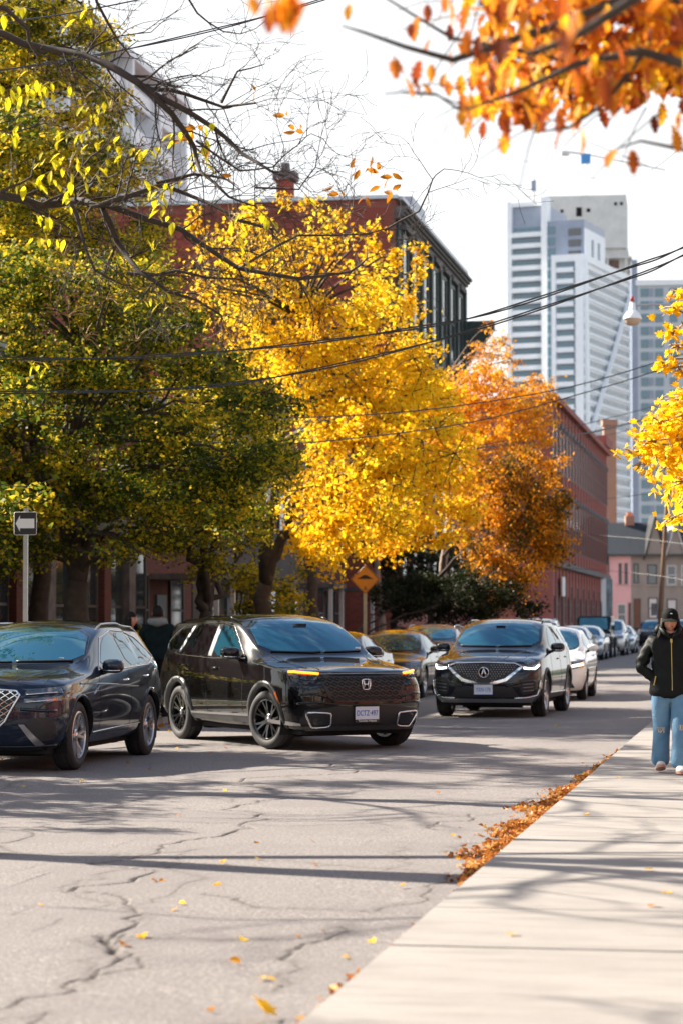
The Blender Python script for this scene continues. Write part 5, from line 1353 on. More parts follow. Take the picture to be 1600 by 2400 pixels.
def tree(name, label, base, trunk, clumps, lm, leaf, per, seed, r_trunk=.2, group=None, bark=None, cat='tree', limbs=28, twigs=7, droop=.3, hang=.0, flat=.6, asp=.62, cover=1.0, single=0, single_mesh=None):
    """base: point; trunk: top of the clear stem as offset; clumps: list of (centre, radius)"""
    rnd = random.Random(seed); rng = np.random.default_rng(seed); bark = bark or M['bark']
    root = empty(name, tuple(base), label=label, cat=cat, group=group)
    B = Vector(base); fork = Vector(trunk)
    tp = wiggle([fork*(k/6) for k in range(7)], r_trunk*.25, rnd)
    tp[0] = Vector((0, 0, -.1))
    MB().tube(tp, [r_trunk*(1.45 if k == 0 else 1.05-.05*k) for k in range(7)], 10).obj('trunk', bark, root, smooth=True)
    dens = [t[2] if len(t) > 2 else 1.0 for t in clumps]; loc = [(t[0]-B, t[1]) for t in clumps]
    order = sorted(range(len(loc)), key=lambda i: rnd.random())[:limbs]
    mains = []
    V = []
    mb = MB()
    # a few leaders, then limbs branching from them
    zmax = max(c.z for c, r in loc)
    leaders = []
    for q in range(5):
        c, r = loc[rnd.randrange(len(loc))] if q else max(loc, key=lambda t: t[0].z)
        c = fork.lerp(c, .8); p = bez(fork, fork+Vector((0, 0, (c.z-fork.z)*.35)), fork.lerp(c, .6)+Vector((0, 0, abs(c.z-fork.z)*.15)), c, 9)
        p = wiggle(p, .07, rnd); leaders.append(p); MB().tube(p, [r_trunk*(.62-.055*k) for k in range(10)], 7).obj('limb', bark, root, smooth=True)
    for i in order:
        c, r = loc[i]; ld = min(leaders, key=lambda L: min((p-c).length for p in L))
        k = min(range(1, 9), key=lambda k: (ld[k]-c).length+max(0, ld[k].z-c.z)*1.2); s = ld[k]
        d = (c-s); p = bez(s, s+d*.3+Vector((0, 0, d.length*.12)), s+d*.7+Vector((0, 0, d.length*.10)), c, 6); p = wiggle(p, .05*r, rnd)
        r0 = r_trunk*.20; mb.tube(p, [r0*(1-.12*j) for j in range(7)], 5, cap=False)
    for (c, r), dn_ in zip(loc, dens):
        n = int(per*cover*(r*r)*dn_); nt_ = twigs; pts = []
        for t in range(nt_):
            a = Vector((rnd.gauss(0, 1), rnd.gauss(0, 1), rnd.gauss(0, .7))).normalized()*r*rnd.uniform(.55, 1.1)
            a.z = a.z*flat-hang*r*rnd.random(); e = c+a; mid = c+a*.5+Vector((rnd.gauss(0, .1), rnd.gauss(0, .1), rnd.gauss(0, .1)))*r
            mb.tube([c, mid, e], [.016, .010, .004], 3, cap=False)
            pts += [(c, mid, e)]
        m = max(1, n//nt_)
        for c0, mid, e in pts:
            t = rng.beta(1.6, 1.0, m)[:, None]; c0, mid_, e_ = (np.array(x) for x in (c0, mid, e))
            q = (1-t)**2*c0+2*t*(1-t)*mid_+t*t*e_
            sp = rng.normal(size=(m, 3))*(r*.15+.02); sp[:, 2] *= .7; sp[:, 2] -= np.abs(rng.normal(size=m))*hang*r*.35
            V.append(q+sp)
    mb.obj('branches', bark, root, smooth=True, kind='stuff')
    V = np.concatenate(V); rng.shuffle(V)
    if single:
        # the leaves that show largest stand as parts of their own
        cam_ = np.array(Vector((0, 0, CAMZ))-B); d = np.linalg.norm(V-cam_, axis=1); o_ = np.argsort(d)
        W = V+np.array(B); F_, R_, U_ = (np.array(x) for x in (fwd, rgt, upv)); dd = W-np.array([0, 0, CAMZ]); zz = dd@F_
        px = 800+FOC*(dd@R_)/zz; py = 1200-FOC*(dd@U_)/zz; vis = (px > 0) & (px < 1600) & (py > 0) & (py < 2400)
        o_ = [i for i in o_ if vis[i]][:single]
        for i in o_:
            link('leaf', single_mesh, root, V[i], (rnd.uniform(-1, 1), rnd.uniform(-1.2, 1.2), rnd.uniform(0, 6.3)))
        V = np.delete(V, o_, axis=0)
    leaves_obj('crown', leaf_quads(V, leaf, droop, asp, rng), lm, root)
    return root
def clumps_px(poly, Zc, dep, r, n, seed, rv=.35, edge=True):
    rnd = random.Random(seed); xs = [p[0] for p in poly]; ys = [p[1] for p in poly]; out = []; tries = 0
    while len(out) < n and tries < n*40:
        tries += 1; q = (rnd.uniform(min(xs), max(xs)), rnd.uniform(min(ys), max(ys)))
        if not inpoly(q, poly): continue
        Z = Zc+rnd.uniform(-dep, dep); c = P(q[0], q[1], Z)
        if any((c-o).length < r*.55 for o, _ in out): continue
        out.append((c, r*rnd.uniform(1-rv, 1+rv)))
    return out
def leaf_shape(kind, s, m, name='leaf'):
    """single leaf, base at the origin, hanging along +y of its own frame"""
    if kind == 'maple': o = [(0, 0), (.10, .12), (.38, .08), (.30, .28), (.52, .42), (.30, .50), (.34, .72), (.14, .66), (0, 1.0)]
    elif kind == 'oak': o = [(0, 0), (.08, .12), (.20, .20), (.13, .30), (.30, .42), (.17, .52), (.30, .66), (.15, .74), (.14, .90), (0, 1.0)]
    else: o = [(0, 0), (.12, .15), (.22, .40), (.17, .70), (.07, .90), (0, 1.0)]
    L = [(-x, y) for x, y in o[1:-1]]
    V = [(x*s, y*s, abs(x)*s*.25-.22*s*y*y) for x, y in o] + [(x*s, y*s, abs(x)*s*.25-.22*s*y*y) for x, y in L]
    n = len(o); k = len(L); F = []
    mid = [(0, y*s, -.22*s*y*y) for _, y in o[1:-1]]; b = len(V); V += mid
    # right and left halves as strips to the midrib
    R_ = [0]+list(range(1, n-1))+[n-1]; Ls = [0]+list(range(n, n+k))+[n-1]; Md = [0]+list(range(b, b+k))+[n-1]
    for side, fl in ((R_, 0), (Ls, 1)):
        for i in range(len(Md)-1):
            q = [side[i], side[i+1], Md[i+1], Md[i]]; u = []
            for x in q:
                if x not in u: u.append(x)
            if len(u) > 2: F.append(tuple(u[::-1] if fl else u))
    me = bpy.data.meshes.new(name); me.from_pydata(V, [], F); me.materials.append(m); me.update(); return me
LF = {}
# big green trees, left
g1 = clumps_px([(-160, 600), (60, 580), (250, 600), (380, 640), (450, 760), (590, 860), (650, 950), (670, 1040), (630, 1150), (540, 1210), (420, 1260), (330, 1310), (130, 1330), (-100, 1340), (-200, 900)], 41, 3.0, .58, 330, 11)
g1 = [(c, r, random.Random(i).uniform(.12, 1.25)) for i, (c, r) in enumerate(g1)]
tree('green_tree', 'large dark green tree with yellowing leaves behind the two nearest cars', (-11.9, 40.6, .1), Vector((.1, 0, 2.2)), g1, M['leaf_green'], .085, 1050, 21, r_trunk=.26, limbs=90, twigs=6)
g2 = clumps_px([(-160, -200), (150, -120), (230, 60), (270, 200), (310, 330), (345, 430), (370, 560), (330, 660), (-100, 660)], 44.5, 2.4, .5, 330, 12)
g2 = [(c, r, random.Random(i).uniform(.3, 1.6)) for i, (c, r) in enumerate(g2)]
tree('yellowing_tree', 'tall thinning green and yellow tree at the upper left, rising above the large green tree', (-13.4, 43.6, .1), Vector((.0, 0, 3.4)), g2, M['leaf_olive'], .085, 900, 61, r_trunk=.2, limbs=60, twigs=7, hang=.2)
g3 = clumps_px([(380, 900), (470, 840), (600, 920), (660, 1000), (650, 1160), (600, 1280), (480, 1340), (380, 1320), (330, 1130)], 47.5, 1.9, .55, 112, 13)
g3 = [(c, r, random.Random(i).uniform(.3, 1.2)) for i, (c, r) in enumerate(g3)]
tree('green_tree', 'smaller olive and yellow tree between the big green tree and the yellow tree', (-10.9, 46.6, .1), Vector((0, 0, 1.7)), g3, M['leaf_olive'], .085, 850, 22, r_trunk=.17, limbs=40, twigs=6)
g4 = [(Vector((-13.2+random.gauss(0, 2.2), 29.5+random.gauss(0, 2.2), random.uniform(3.3, 9))), random.uniform(.8, 1.2)) for _ in range(50)]
g4 = [(c, r) for c, r in g4 if c.x < -10.2]
tree('green_tree', 'green tree past the left picture edge shading the nearest car', (-13.2, 29.5, .1), Vector((0, 0, 2.3)), g4, M['leaf_green'], .12, 420, 23, r_trunk=.2, limbs=25, twigs=5)
g5 = [(Vector((-12.8+random.gauss(0, .8), 23.6+random.gauss(0, 1.5), random.uniform(2.4, 5.4))), random.uniform(.6, .9)) for _ in range(46)]
tree('small_tree', 'small dense tree past the left picture edge beside the nearest car', (-12.8, 23.6, .1), Vector((0, 0, 1.6)), g5, M['leaf_green'], .12, 500, 62, r_trunk=.12, limbs=20, twigs=5)
# yellow trees
y1 = clumps_px([(640, 800), (760, 700), (880, 640), (960, 700), (1040, 900), (1075, 1050), (1020, 1170), (940, 1240), (810, 1270), (720, 1290), (640, 1260), (700, 1180), (720, 1000), (700, 880)], 57, 2.6, .62, 200, 14)
y1 = [(c, r, random.Random(i).uniform(.15, 1.3)) for i, (c, r) in enumerate(y1)]
y1t = clumps_px([(430, 520), (590, 470), (760, 490), (880, 520), (900, 640), (760, 760), (640, 860), (560, 740), (440, 620)], 56.5, 2.2, .5, 84, 34)
y1t = [(c, r, random.Random(i).uniform(.1, .65)) for i, (c, r) in enumerate(y1t)]
y1s = [(P(x, y, 55), .32, 1.3) for x, y in ((875, 540), (872, 570), (925, 590), (920, 620), (985, 575), (982, 610), (980, 640), (720, 470), (590, 490), (660, 470), (450, 500), (455, 530), (960, 690), (800, 500))]
y1b = clumps_px([(690, 1000), (900, 900), (1020, 1080), (900, 1220), (800, 1250), (720, 1300)], 53.5, 1.5, .55, 40, 15)
y1b = [(c, r, .8) for c, r in y1b]
y1m = [(c, r, random.Random(i).uniform(.05, .5)) for i, (c, r) in enumerate(clumps_px([(430, 560), (600, 560), (700, 700), (740, 860), (640, 900), (560, 840), (440, 720)], 58, 2.4, .5, 80, 35))]
y1b += y1t+y1s+y1m
LF['y'] = leaf_shape('maple', .13, M['leaf_yellow1'])
tree('yellow_tree', 'tall bright yellow tree in front of the tall red brick building', (-12.0, 56.6, .1), Vector((.2, 0, 2.4)), y1+y1b, M['leaf_yellow'], .118, 450, 24, r_trunk=.24, limbs=80, twigs=7, flat=1.0, droop=.7, hang=.35, single=280, single_mesh=LF['y'])
y2 = clumps_px([(860, 860), (960, 840), (1040, 880), (1080, 950), (1100, 1050), (1080, 1250), (960, 1310), (880, 1290)], 67, 2.0, .6, 100, 16)
tree('golden_tree', 'orange gold tree between the yellow tree and the orange birches', (-12.6, 66.5, .1), Vector((0, 0, 3.0)), y2, M['leaf_gold'], .135, 420, 25, r_trunk=.18, limbs=24, twigs=8, flat=.8, droop=.6)
# orange birches
o1 = clumps_px([(1060, 890), (1110, 850), (1200, 860), (1300, 910), (1320, 960), (1290, 1020), (1230, 1100), (1130, 1120), (1050, 1040), (1030, 940)], 80, 1.8, .55, 105, 17)
o1 = [(c, r, random.Random(i).uniform(.4, 1.2)) for i, (c, r) in enumerate(o1)]
tree('birch_tree', 'orange birch with pale slanting trunks at the end of the tree row', (-10.9, 79.5, .1), Vector((.5, 0, 5.2)), o1, M['leaf_orange'], .11, 520, 26, r_trunk=.15, bark=M['bark_light'], limbs=30, twigs=8, flat=.9, droop=.8, hang=.4)
o1b = [(c, r, .45) for c, r in clumps_px([(1090, 840), (1120, 770), (1150, 745), (1185, 800), (1240, 850)], 82, 1.0, .4, 26, 27)]
tree('birch_tree', 'slender second birch with a thin pale trunk leaning left', (-12.1, 77.0, .1), Vector((-.45, 0, 4.6)), o1b+clumps_px([(1010, 1000), (1100, 1000), (1120, 1150), (1060, 1200)], 78, 1, .7, 14, 28), M['leaf_orange'], .12, 330, 27, r_trunk=.11, bark=M['bark_light'], limbs=14, twigs=7, droop=.8, hang=.4)
o2 = clumps_px([(1110, 1080), (1230, 1050), (1300, 1070), (1330, 1180), (1320, 1280), (1250, 1340), (1200, 1390), (1120, 1370), (1080, 1230)], 75, 1.6, .5, 130, 18)
o2 = [(c, r, random.Random(i).uniform(.3, 1.2)) for i, (c, r) in enumerate(o2)]
tree('weeping_tree', 'weeping brown and orange tree hanging over the parked cars', (-10.6, 76.2, .1), Vector((0, 0, 2.2)), o2, M['leaf_brown'], .115, 800, 28, r_trunk=.14, limbs=30, twigs=7, flat=.8, droop=1.2, hang=.9)
sh = clumps_px([(880, 1370), (1060, 1340), (1230, 1380), (1260, 1430), (1100, 1450), (880, 1450)], 74, 1.5, .62, 56, 19)
tree('dark_shrub', 'dark shrub standing in for the shade under the birches behind the parked cars', (-12.4, 71.5, .1), Vector((0, 0, .7)), sh, M['leaf_dark'], .10, 560, 29, r_trunk=.08, limbs=18, twigs=6, cat='shrub')  # foliage mass in shade-dark leaf colour fills the shadowed area
# hedge behind the two walkers
hv = RNG.uniform((-13.6, 31, .1), (-12.8, 56, 1.5), (26000, 3))
hd = empty('hedge', (-13.2, 43, .09), label='low clipped hedge behind the two people on the left pavement', cat='hedge')
leaves_obj('foliage', leaf_quads(hv-np.array([-13.2, 43, .09]), .09), M['leaf_olive'], hd)
MB().box(-.3, .3, -11.9, 12.9, 0, 1.2).obj('stems', M['bark'], hd)
bk = clumps_px([(890, 1260), (1000, 1230), (1100, 1250), (1110, 1420), (890, 1430)], 84, 1.5, .6, 56, 39)
tree('dark_cover_tree', 'dark tree added to cover bright panes behind the pale birch trunks, at the foot of the red brick building', (-12.9, 83.5, .1), Vector((0, 0, 1.2)), bk, M['leaf_dark'], .12, 420, 65, r_trunk=.14, limbs=20, twigs=6)  # added to hide bright window panes and keep this area dark
fb = clumps_px([(560, 1330), (720, 1340), (700, 1450), (560, 1450)], 60, 1.5, .6, 18, 31)
tree('dark_shrub', 'leafy shrub under the yellow tree behind the black SUV', (-13.2, 60, .1), Vector((0, 0, .7)), fb, M['leaf_olive'], .10, 420, 30, r_trunk=.08, limbs=10, twigs=6, cat='shrub')
# yellow maple on the right
r1 = clumps_px([(1545, 960), (1590, 930), (1640, 900), (1780, 900), (1780, 1240), (1640, 1230), (1590, 1150), (1530, 1090), (1520, 1050)], 27, 1.0, .30, 84, 20, .25)
r1b = [(P(x, y, 26), .16) for x, y in ((1590, 690), (1575, 720), (1570, 780), (1590, 810), (1560, 850), (1590, 860), (1600, 760), (1610, 900), (1480, 1060), (1500, 1085), (1570, 1215))]
LF['m'] = leaf_shape('maple', .105, M['leaf_yellow1'])
tree('maple_tree', 'yellow orange maple reaching in from the right picture edge', (.9, 27.6, .1), Vector((0, 0, 2.2)), r1+r1b, M['leaf_yellow'], .095, 560, 31, r_trunk=.16, bark=M['bark_light'], limbs=34, twigs=7, droop=1.1, hang=.4, single=300, single_mesh=LF['m'])

# ---- bare branch tree, upper left, with a few lime leaflets
def grow(mb, s, d, L, r, depth, rnd, ends, bend=.22, up=0.0):
    n = 5; pts = [s]; d = d.normalized(); p = s
    for k in range(n):
        d = (d+Vector((rnd.gauss(0, bend), rnd.gauss(0, bend), rnd.gauss(0, bend)+up))).normalized(); p = p+d*L/n; pts.append(p)
    mb.tube(pts, [max(.0022, r*(1-.5*k/n)) for k in range(n+1)], 5 if r > .012 else 3, cap=False)
    ends.append((p, d))
    if depth > 0:
        for k in range(2, n+1):
            if rnd.random() < .8:
                side = Vector((rnd.gauss(0, 1), rnd.gauss(0, .8), rnd.gauss(0, 1))); side = (side-d*side.dot(d)).normalized()
                grow(mb, pts[k], (d*.9+side*rnd.uniform(.5, .95)), L*rnd.uniform(.45, .72), r*.5, depth-1, rnd, ends, bend, up)
def bare_tree():
    rnd = random.Random(44); B = Vector((-9.9, 17.5, .1)); ends = []
    r = empty('bare_tree', tuple(B), label='nearly bare tree whose dark branches reach in from the upper left edge', cat='tree')
    MB().tube([Vector((0, 0, -.1)), Vector((.05, 0, 1.5)), Vector((.1, .1, 3.2)), Vector((.3, .1, 5.5)), Vector((.2, .1, 8))], [.30, .24, .21, .16, .09], 12).obj('trunk', M['bark'], r, smooth=True)
    limbs = [([(-1100, 900), (-500, 640), (-200, 540), (-60, 455), (0, 465), (90, 480), (150, 465), (200, 468), (240, 490), (300, 470), (370, 430), (420, 440), (500, 480), (640, 545)], 19.5, .046, .012),
             ([(240, 490), (270, 560), (330, 640), (400, 690), (520, 740)], 19.5, .030, .008), ([(165, 475), (190, 540), (230, 640), (290, 670)], 19.3, .02, .007),
             ([(-1100, 700), (-400, 180), (-100, 70), (0, 70), (100, 100), (200, 130), (300, 190), (360, 215), (430, 210), (520, 240), (600, 245)], 19, .040, .009),
             ([(240, 145), (330, 205), (400, 260), (450, 330), (470, 400), (540, 470), (600, 490)], 18.8, .032, .006), ([(330, 200), (420, 250), (500, 290), (560, 350), (640, 410), (700, 440)], 18.8, .028, .006),
             ([(370, 430), (450, 400), (520, 410), (560, 440)], 19.5, .018, .005), ([(250, 480), (420, 530), (560, 630), (700, 660), (820, 640), (860, 600)], 19.6, .028, .007),
             ([(-900, 300), (-300, -60), (-60, 10), (20, 30), (60, 60), (75, 110)], 18.5, .03, .012), ([(300, 640), (420, 640), (560, 660), (640, 700)], 19.6, .016, .005),
             ([(520, 240), (560, 180), (620, 150)], 18.9, .012, .004), ([(200, -60), (230, 10), (270, 80), (300, 120)], 18.6, .016, .006), ([(420, -40), (460, 20), (520, 60), (600, 70)], 18.4, .010, .004),
             ([(460, 330), (560, 390), (640, 390), (700, 350), (730, 320)], 18.9, .010, .003), ([(600, 440), (700, 440), (740, 400), (755, 370)], 18.9, .009, .003), ([(900, 540), (980, 500), (1010, 430), (1040, 395)], 19.8, .010, .004),
             ([(560, 630), (700, 560), (860, 550), (930, 530)], 19.7, .012, .005)]
    n = 0
    for px, Z, r0, r1 in limbs:
        W = [P(x, y, Z+.0*i)-B for i, (x, y) in enumerate(px)]
        if px[0][0] < -500: W[0] = Vector((.15, .05, {0: 3.4}.get(n, 4.2)))
        # depth wander so limbs are not in one plane
        for i in range(1, len(W)): W[i] = W[i]+fwd*(math.sin(i*1.3+n)*.25)
        Q = []
        for a, b in zip(W, W[1:]):
            Q += [a, a.lerp(b, .5)+Vector((rnd.gauss(0, .012), 0, rnd.gauss(0, .014)))]
        Q.append(W[-1]); k = len(Q)
        big = px[0][0] < -500
        rad = [lerp(max(r0, .10) if big and i < 3 else r0, r1, i/(k-1)) for i in range(k)]
        mb = MB().tube(Q, rad, 7, cap=False)
        for i in range(2 if not big else 8, k):
            for _ in range(2 if r0 > .012 else 1):
                if rnd.random() < .85:
                    d = (Q[i]-Q[i-1]).normalized(); side = Vector((rnd.gauss(0, 1), rnd.gauss(0, .6), rnd.gauss(.1, 1))); side = (side-d*side.dot(d)).normalized()
                    grow(mb, Q[i], d*.8+side*.8, rnd.uniform(.22, .62), max(.0045, rad[i]*.42), 2, rnd, ends, .16)
        mb.obj('branch', M['twig'], r, smooth=True); n += 1
    # unseen upper crown: gives the striped shadows on the road
    mb = MB()
    for q in range(7):
        a = q*.9; grow(mb, Vector((.2, .1, 4.8+q*.45)), Vector((math.cos(a), math.sin(a)*.7, .75)), rnd.uniform(2.2, 3.2), .055, 3, rnd, [], .14)
    mb.obj('upper_branches', M['twig'], r, smooth=True, kind='stuff')
    # lime leaflets in fans
    lf = leaf_shape('leaflet', .095, M['leaf_lime']); 
    fans = [(130, 380), (150, 395), (120, 375), (190, 400), (230, 410), (85, 420), (70, 425), (205, 390), (240, 330), (20, 210), (40, 225), (8, 205), (0, 310), (10, 320), (180, 310), (200, 300), (165, 320), (240, 240), (90, 190), (100, 200), (75, 195), (190, 235), (110, 510), (130, 520), (105, 550), (120, 560), (375, 340), (420, 310), (480, 370), (465, 360), (150, 450), (165, 450), (105, 850), (115, 862), (245, 375), (385, 430), (375, 450), (380, 465), (378, 480), (300, 345), (20, 30), (60, 20), (160, 60), (210, 45), (560, 500), (640, 520), (700, 470), (455, 300), (340, 560), (350, 700), (400, 720), (560, 560)]
    tw = MB()
    for (x, y) in fans:
        C = P(x, y, 19.0+rnd.uniform(-.5, .5))-B; a0 = rnd.uniform(0, 6.28)
        ax_ = Vector((math.cos(a0), .3*rnd.gauss(0, 1), math.sin(a0)*.5-.45)).normalized()*.30
        tw.tube([C-ax_*.6, C, C+ax_*.55], [.003, .002, .0015], 3, cap=False)
        for k in range(rnd.choice((3, 5, 6))):
            q = C+ax_*(-.5+k*.22)
            o = link('leaf', lf, r, q); d = Vector((rnd.gauss(0, .8), rnd.gauss(0, .6), -.7)); o.rotation_euler = (Matrix.Rotation(rnd.gauss(0, .7), 3, 'Z') @ d.to_track_quat('Y', 'Z').to_matrix()).to_euler(); k_ = rnd.uniform(.65, 1.35); o.scale = (k_, k_, k_)
    # dry stalk tufts
    for (x, y) in [(150, 600), (200, 650), (250, 700), (120, 290), (200, 230), (170, 180), (300, 250), (140, 170), (180, 300), (160, 400), (260, 260), (420, 720), (320, 800), (200, 790), (160, 740), (480, 560), (540, 520), (120, 640)]:
        C = P(x, y, 19.1)-B
        for k in range(9):
            d = Vector((rnd.gauss(0, 1), rnd.gauss(0, 1), rnd.gauss(.2, .8))).normalized(); L_ = rnd.uniform(.10, .24)
            tw.tube([C, C+d*L_*.5+Vector((0, 0, .02)), C+d*L_], .0022, 3, cap=False)
    tw.obj('stalks', mat('dry_stalk', (.32, .20, .07), .7, .3), r, kind='stuff')
    # small brown leaves on far twigs
    lb = leaf_shape('leaflet', .10, M['leaf_brown'])
    for (x, y) in [(410, 330), (460, 300), (455, 310), (480, 375), (600, 215), (690, 305), (700, 300), (540, 410), (670, 270), (830, 400), (850, 395), (870, 398), (915, 410), (780, 440), (800, 450), (900, 440), (915, 450), (925, 450), (860, 455), (880, 400)]:
        for _ in range(2):
            o = link('leaf', lb, r, P(x+rnd.gauss(0, 6), y+rnd.gauss(0, 4), 19.2)-B); o.rotation_euler = (rnd.uniform(0, 6), rnd.uniform(0, 6), rnd.uniform(0, 6))
    return r
bare_tree()
# two more bare trees on the left verge, out of the picture, that stripe the road with shadow
for i, (x, y, s) in enumerate(((-10.4, 10.5, 5), (-10.2, 23.6, 6))):
    rnd = random.Random(60+i); r = empty('bare_tree', (x, y, .1), label=['bare tree on the left verge nearest the camera, past the picture edge', 'bare tree on the left verge beside the nearest parked car'][i], cat='tree')
    MB().tube([(0, 0, -.1), (.05, 0, 1.5), (.1, .1, 3.2), (.2, .1, 5.5), (.1, .1, 8.0)], [.24, .2, .18, .12, .05], 10).obj('trunk', M['bark'], r, smooth=True)
    mb = MB()
    for q in range(9):
        a = q*2.2; grow(mb, Vector((.1, .1, 3.4+q*.5)), Vector((math.cos(a), math.sin(a), .8)), rnd.uniform(1.6, 2.6), .05, 3, rnd, [], .14)
    mb.obj('branches', M['twig'], r, smooth=True, kind='stuff')

# ---- oak branch hanging into the upper right, close and out of focus
def oak():
    rnd = random.Random(71); B = Vector((1.9, 9.5, .1))
    r = empty('oak_tree', tuple(B), label='orange oak whose blurred branch hangs into the top right corner', cat='tree')
    MB().tube([(0, 0, -.1), (0, 0, 1.5), (-.05, 0, 3.0), (-.1, 0, 4.4), (0, 0, 6.5)], [.26, .2, .18, .15, .1], 12).obj('trunk', M['bark'], r, smooth=True)
    lfs = [leaf_shape('oak', s, M['leaf_oak1']) for s in (.075, .098)]
    def limb(px, Z, r0, r1):
        W = [P(x, y, z)-B for (x, y), z in zip(px, Z)]
        MB().tube(W, [lerp(r0, r1, i/(len(W)-1)) for i in range(len(W))], 7, cap=False).obj('branch', M['bark'], r, smooth=True); return W
    limb([(2150, -350), (1800, 40), (1500, -20), (1300, 60), (1060, 140), (950, 110), (850, 75), (800, 60)], [9.2]*8, .028, .003)
    limb([(2100, 0), (1700, 180), (1500, 120), (1350, 150), (1200, 220), (1080, 260)], [9.0]*6, .026, .004)
    limb([(1900, 500), (1600, 350), (1500, 330), (1440, 350)], [9.0]*4, .012, .003); limb([(1500, 130), (1420, 240), (1330, 300), (1250, 310)], [9.2]*4, .012, .003)
    limb([(1800, -200), (1480, 0), (1340, 90), (1230, 130)], [7.2]*4, .022, .010)
    limb([(1080, 260), (1020, 220), (950, 215), (900, 220)], [9.2]*4, .006, .003); limb([(1480, 190), (1280, 130), (1060, 90), (960, 30), (880, -20)], [9.6]*5, .012, .004)
    # leaves
    spots = []
    polyA = [(1080, -60), (1640, -60), (1640, 330), (1540, 270), (1470, 260), (1400, 300), (1330, 290), (1270, 320), (1220, 330), (1150, 340), (1100, 300), (1060, 320), (1040, 220), (1050, 120), (1020, 60)]
    n = 0
    while n < 255:
        q = (rnd.uniform(1000, 1640), rnd.uniform(-60, 340))
        if inpoly(q, polyA): spots.append((q[0], q[1]-28, rnd.uniform(8.6, 10.4))); n += 1
    for q in [(915, 150), (945, 200), (960, 195), (990, 215), (920, 160), (985, 160), (1010, 170), (1010, 110), (965, 75), (980, 60), (1045, 5), (1050, 20), (1000, 30), (820, 30), (1440, 370), (1480, 370), (1320, 320), (1110, 290), (1530, 290), (1570, 310), (1360, 320), (1580, 325), (1160, 340), (1180, 330)]:
        spots.append((q[0], q[1]-22, rnd.uniform(8.7, 9.4)))
    for q in [(590, 10), (610, -10), (640, 15), (665, 0), (690, 5), (720, 20), (700, -20), (630, 30)]: spots.append((q[0], q[1]-20, 6.2))
    for q in [(1585, 60), (1600, 150), (1590, 0), (1610, 220), (1300, 90), (1350, 60), (1180, 130), (1420, 200)]: spots.append((q[0], q[1]-40, 5.6))
    for x, y, Z in spots:
        o = link('leaf', lfs[rnd.random() < .5], r, P(x, y, Z)-B)
        d = Vector((rnd.gauss(0, .45), rnd.gauss(0, .45), -1)); o.rotation_euler = (Matrix.Rotation(rnd.uniform(0, 6.3), 3, 'Z') @ d.to_track_quat('Y', 'Z').to_matrix()).to_euler()
    # the rest of the crown further back
    V = []
    while len(V) < 2500:
        q = (rnd.uniform(1080, 1700), rnd.uniform(-200, 300))
        if (inpoly((q[0]-70, q[1]+45), polyA) and rnd.random() < .35+.65*min(1, max(0, (q[0]-1080)/350))) or q[1] < -60: V.append(P(q[0], q[1], rnd.uniform(9.2, 11.5))-B)
    leaves_obj('crown', leaf_quads(np.array(V), .085, 1.2), M['leaf_oak'], r)
    mb = MB()
    for _ in range(60):
        q = (rnd.uniform(1050, 1640), rnd.uniform(-60, 280)); s = P(q[0], q[1], rnd.uniform(8.8, 10.4))-B
        d = Vector((rnd.gauss(-.6, .5), rnd.gauss(0, .5), rnd.gauss(-.3, .4)))*.25; mb.tube([s, s+d*.5+Vector((0, 0, .02)), s+d], [.004, .003, .002], 3, cap=False)
    mb.obj('twigs', M['twig'], r, kind='stuff')
oak()

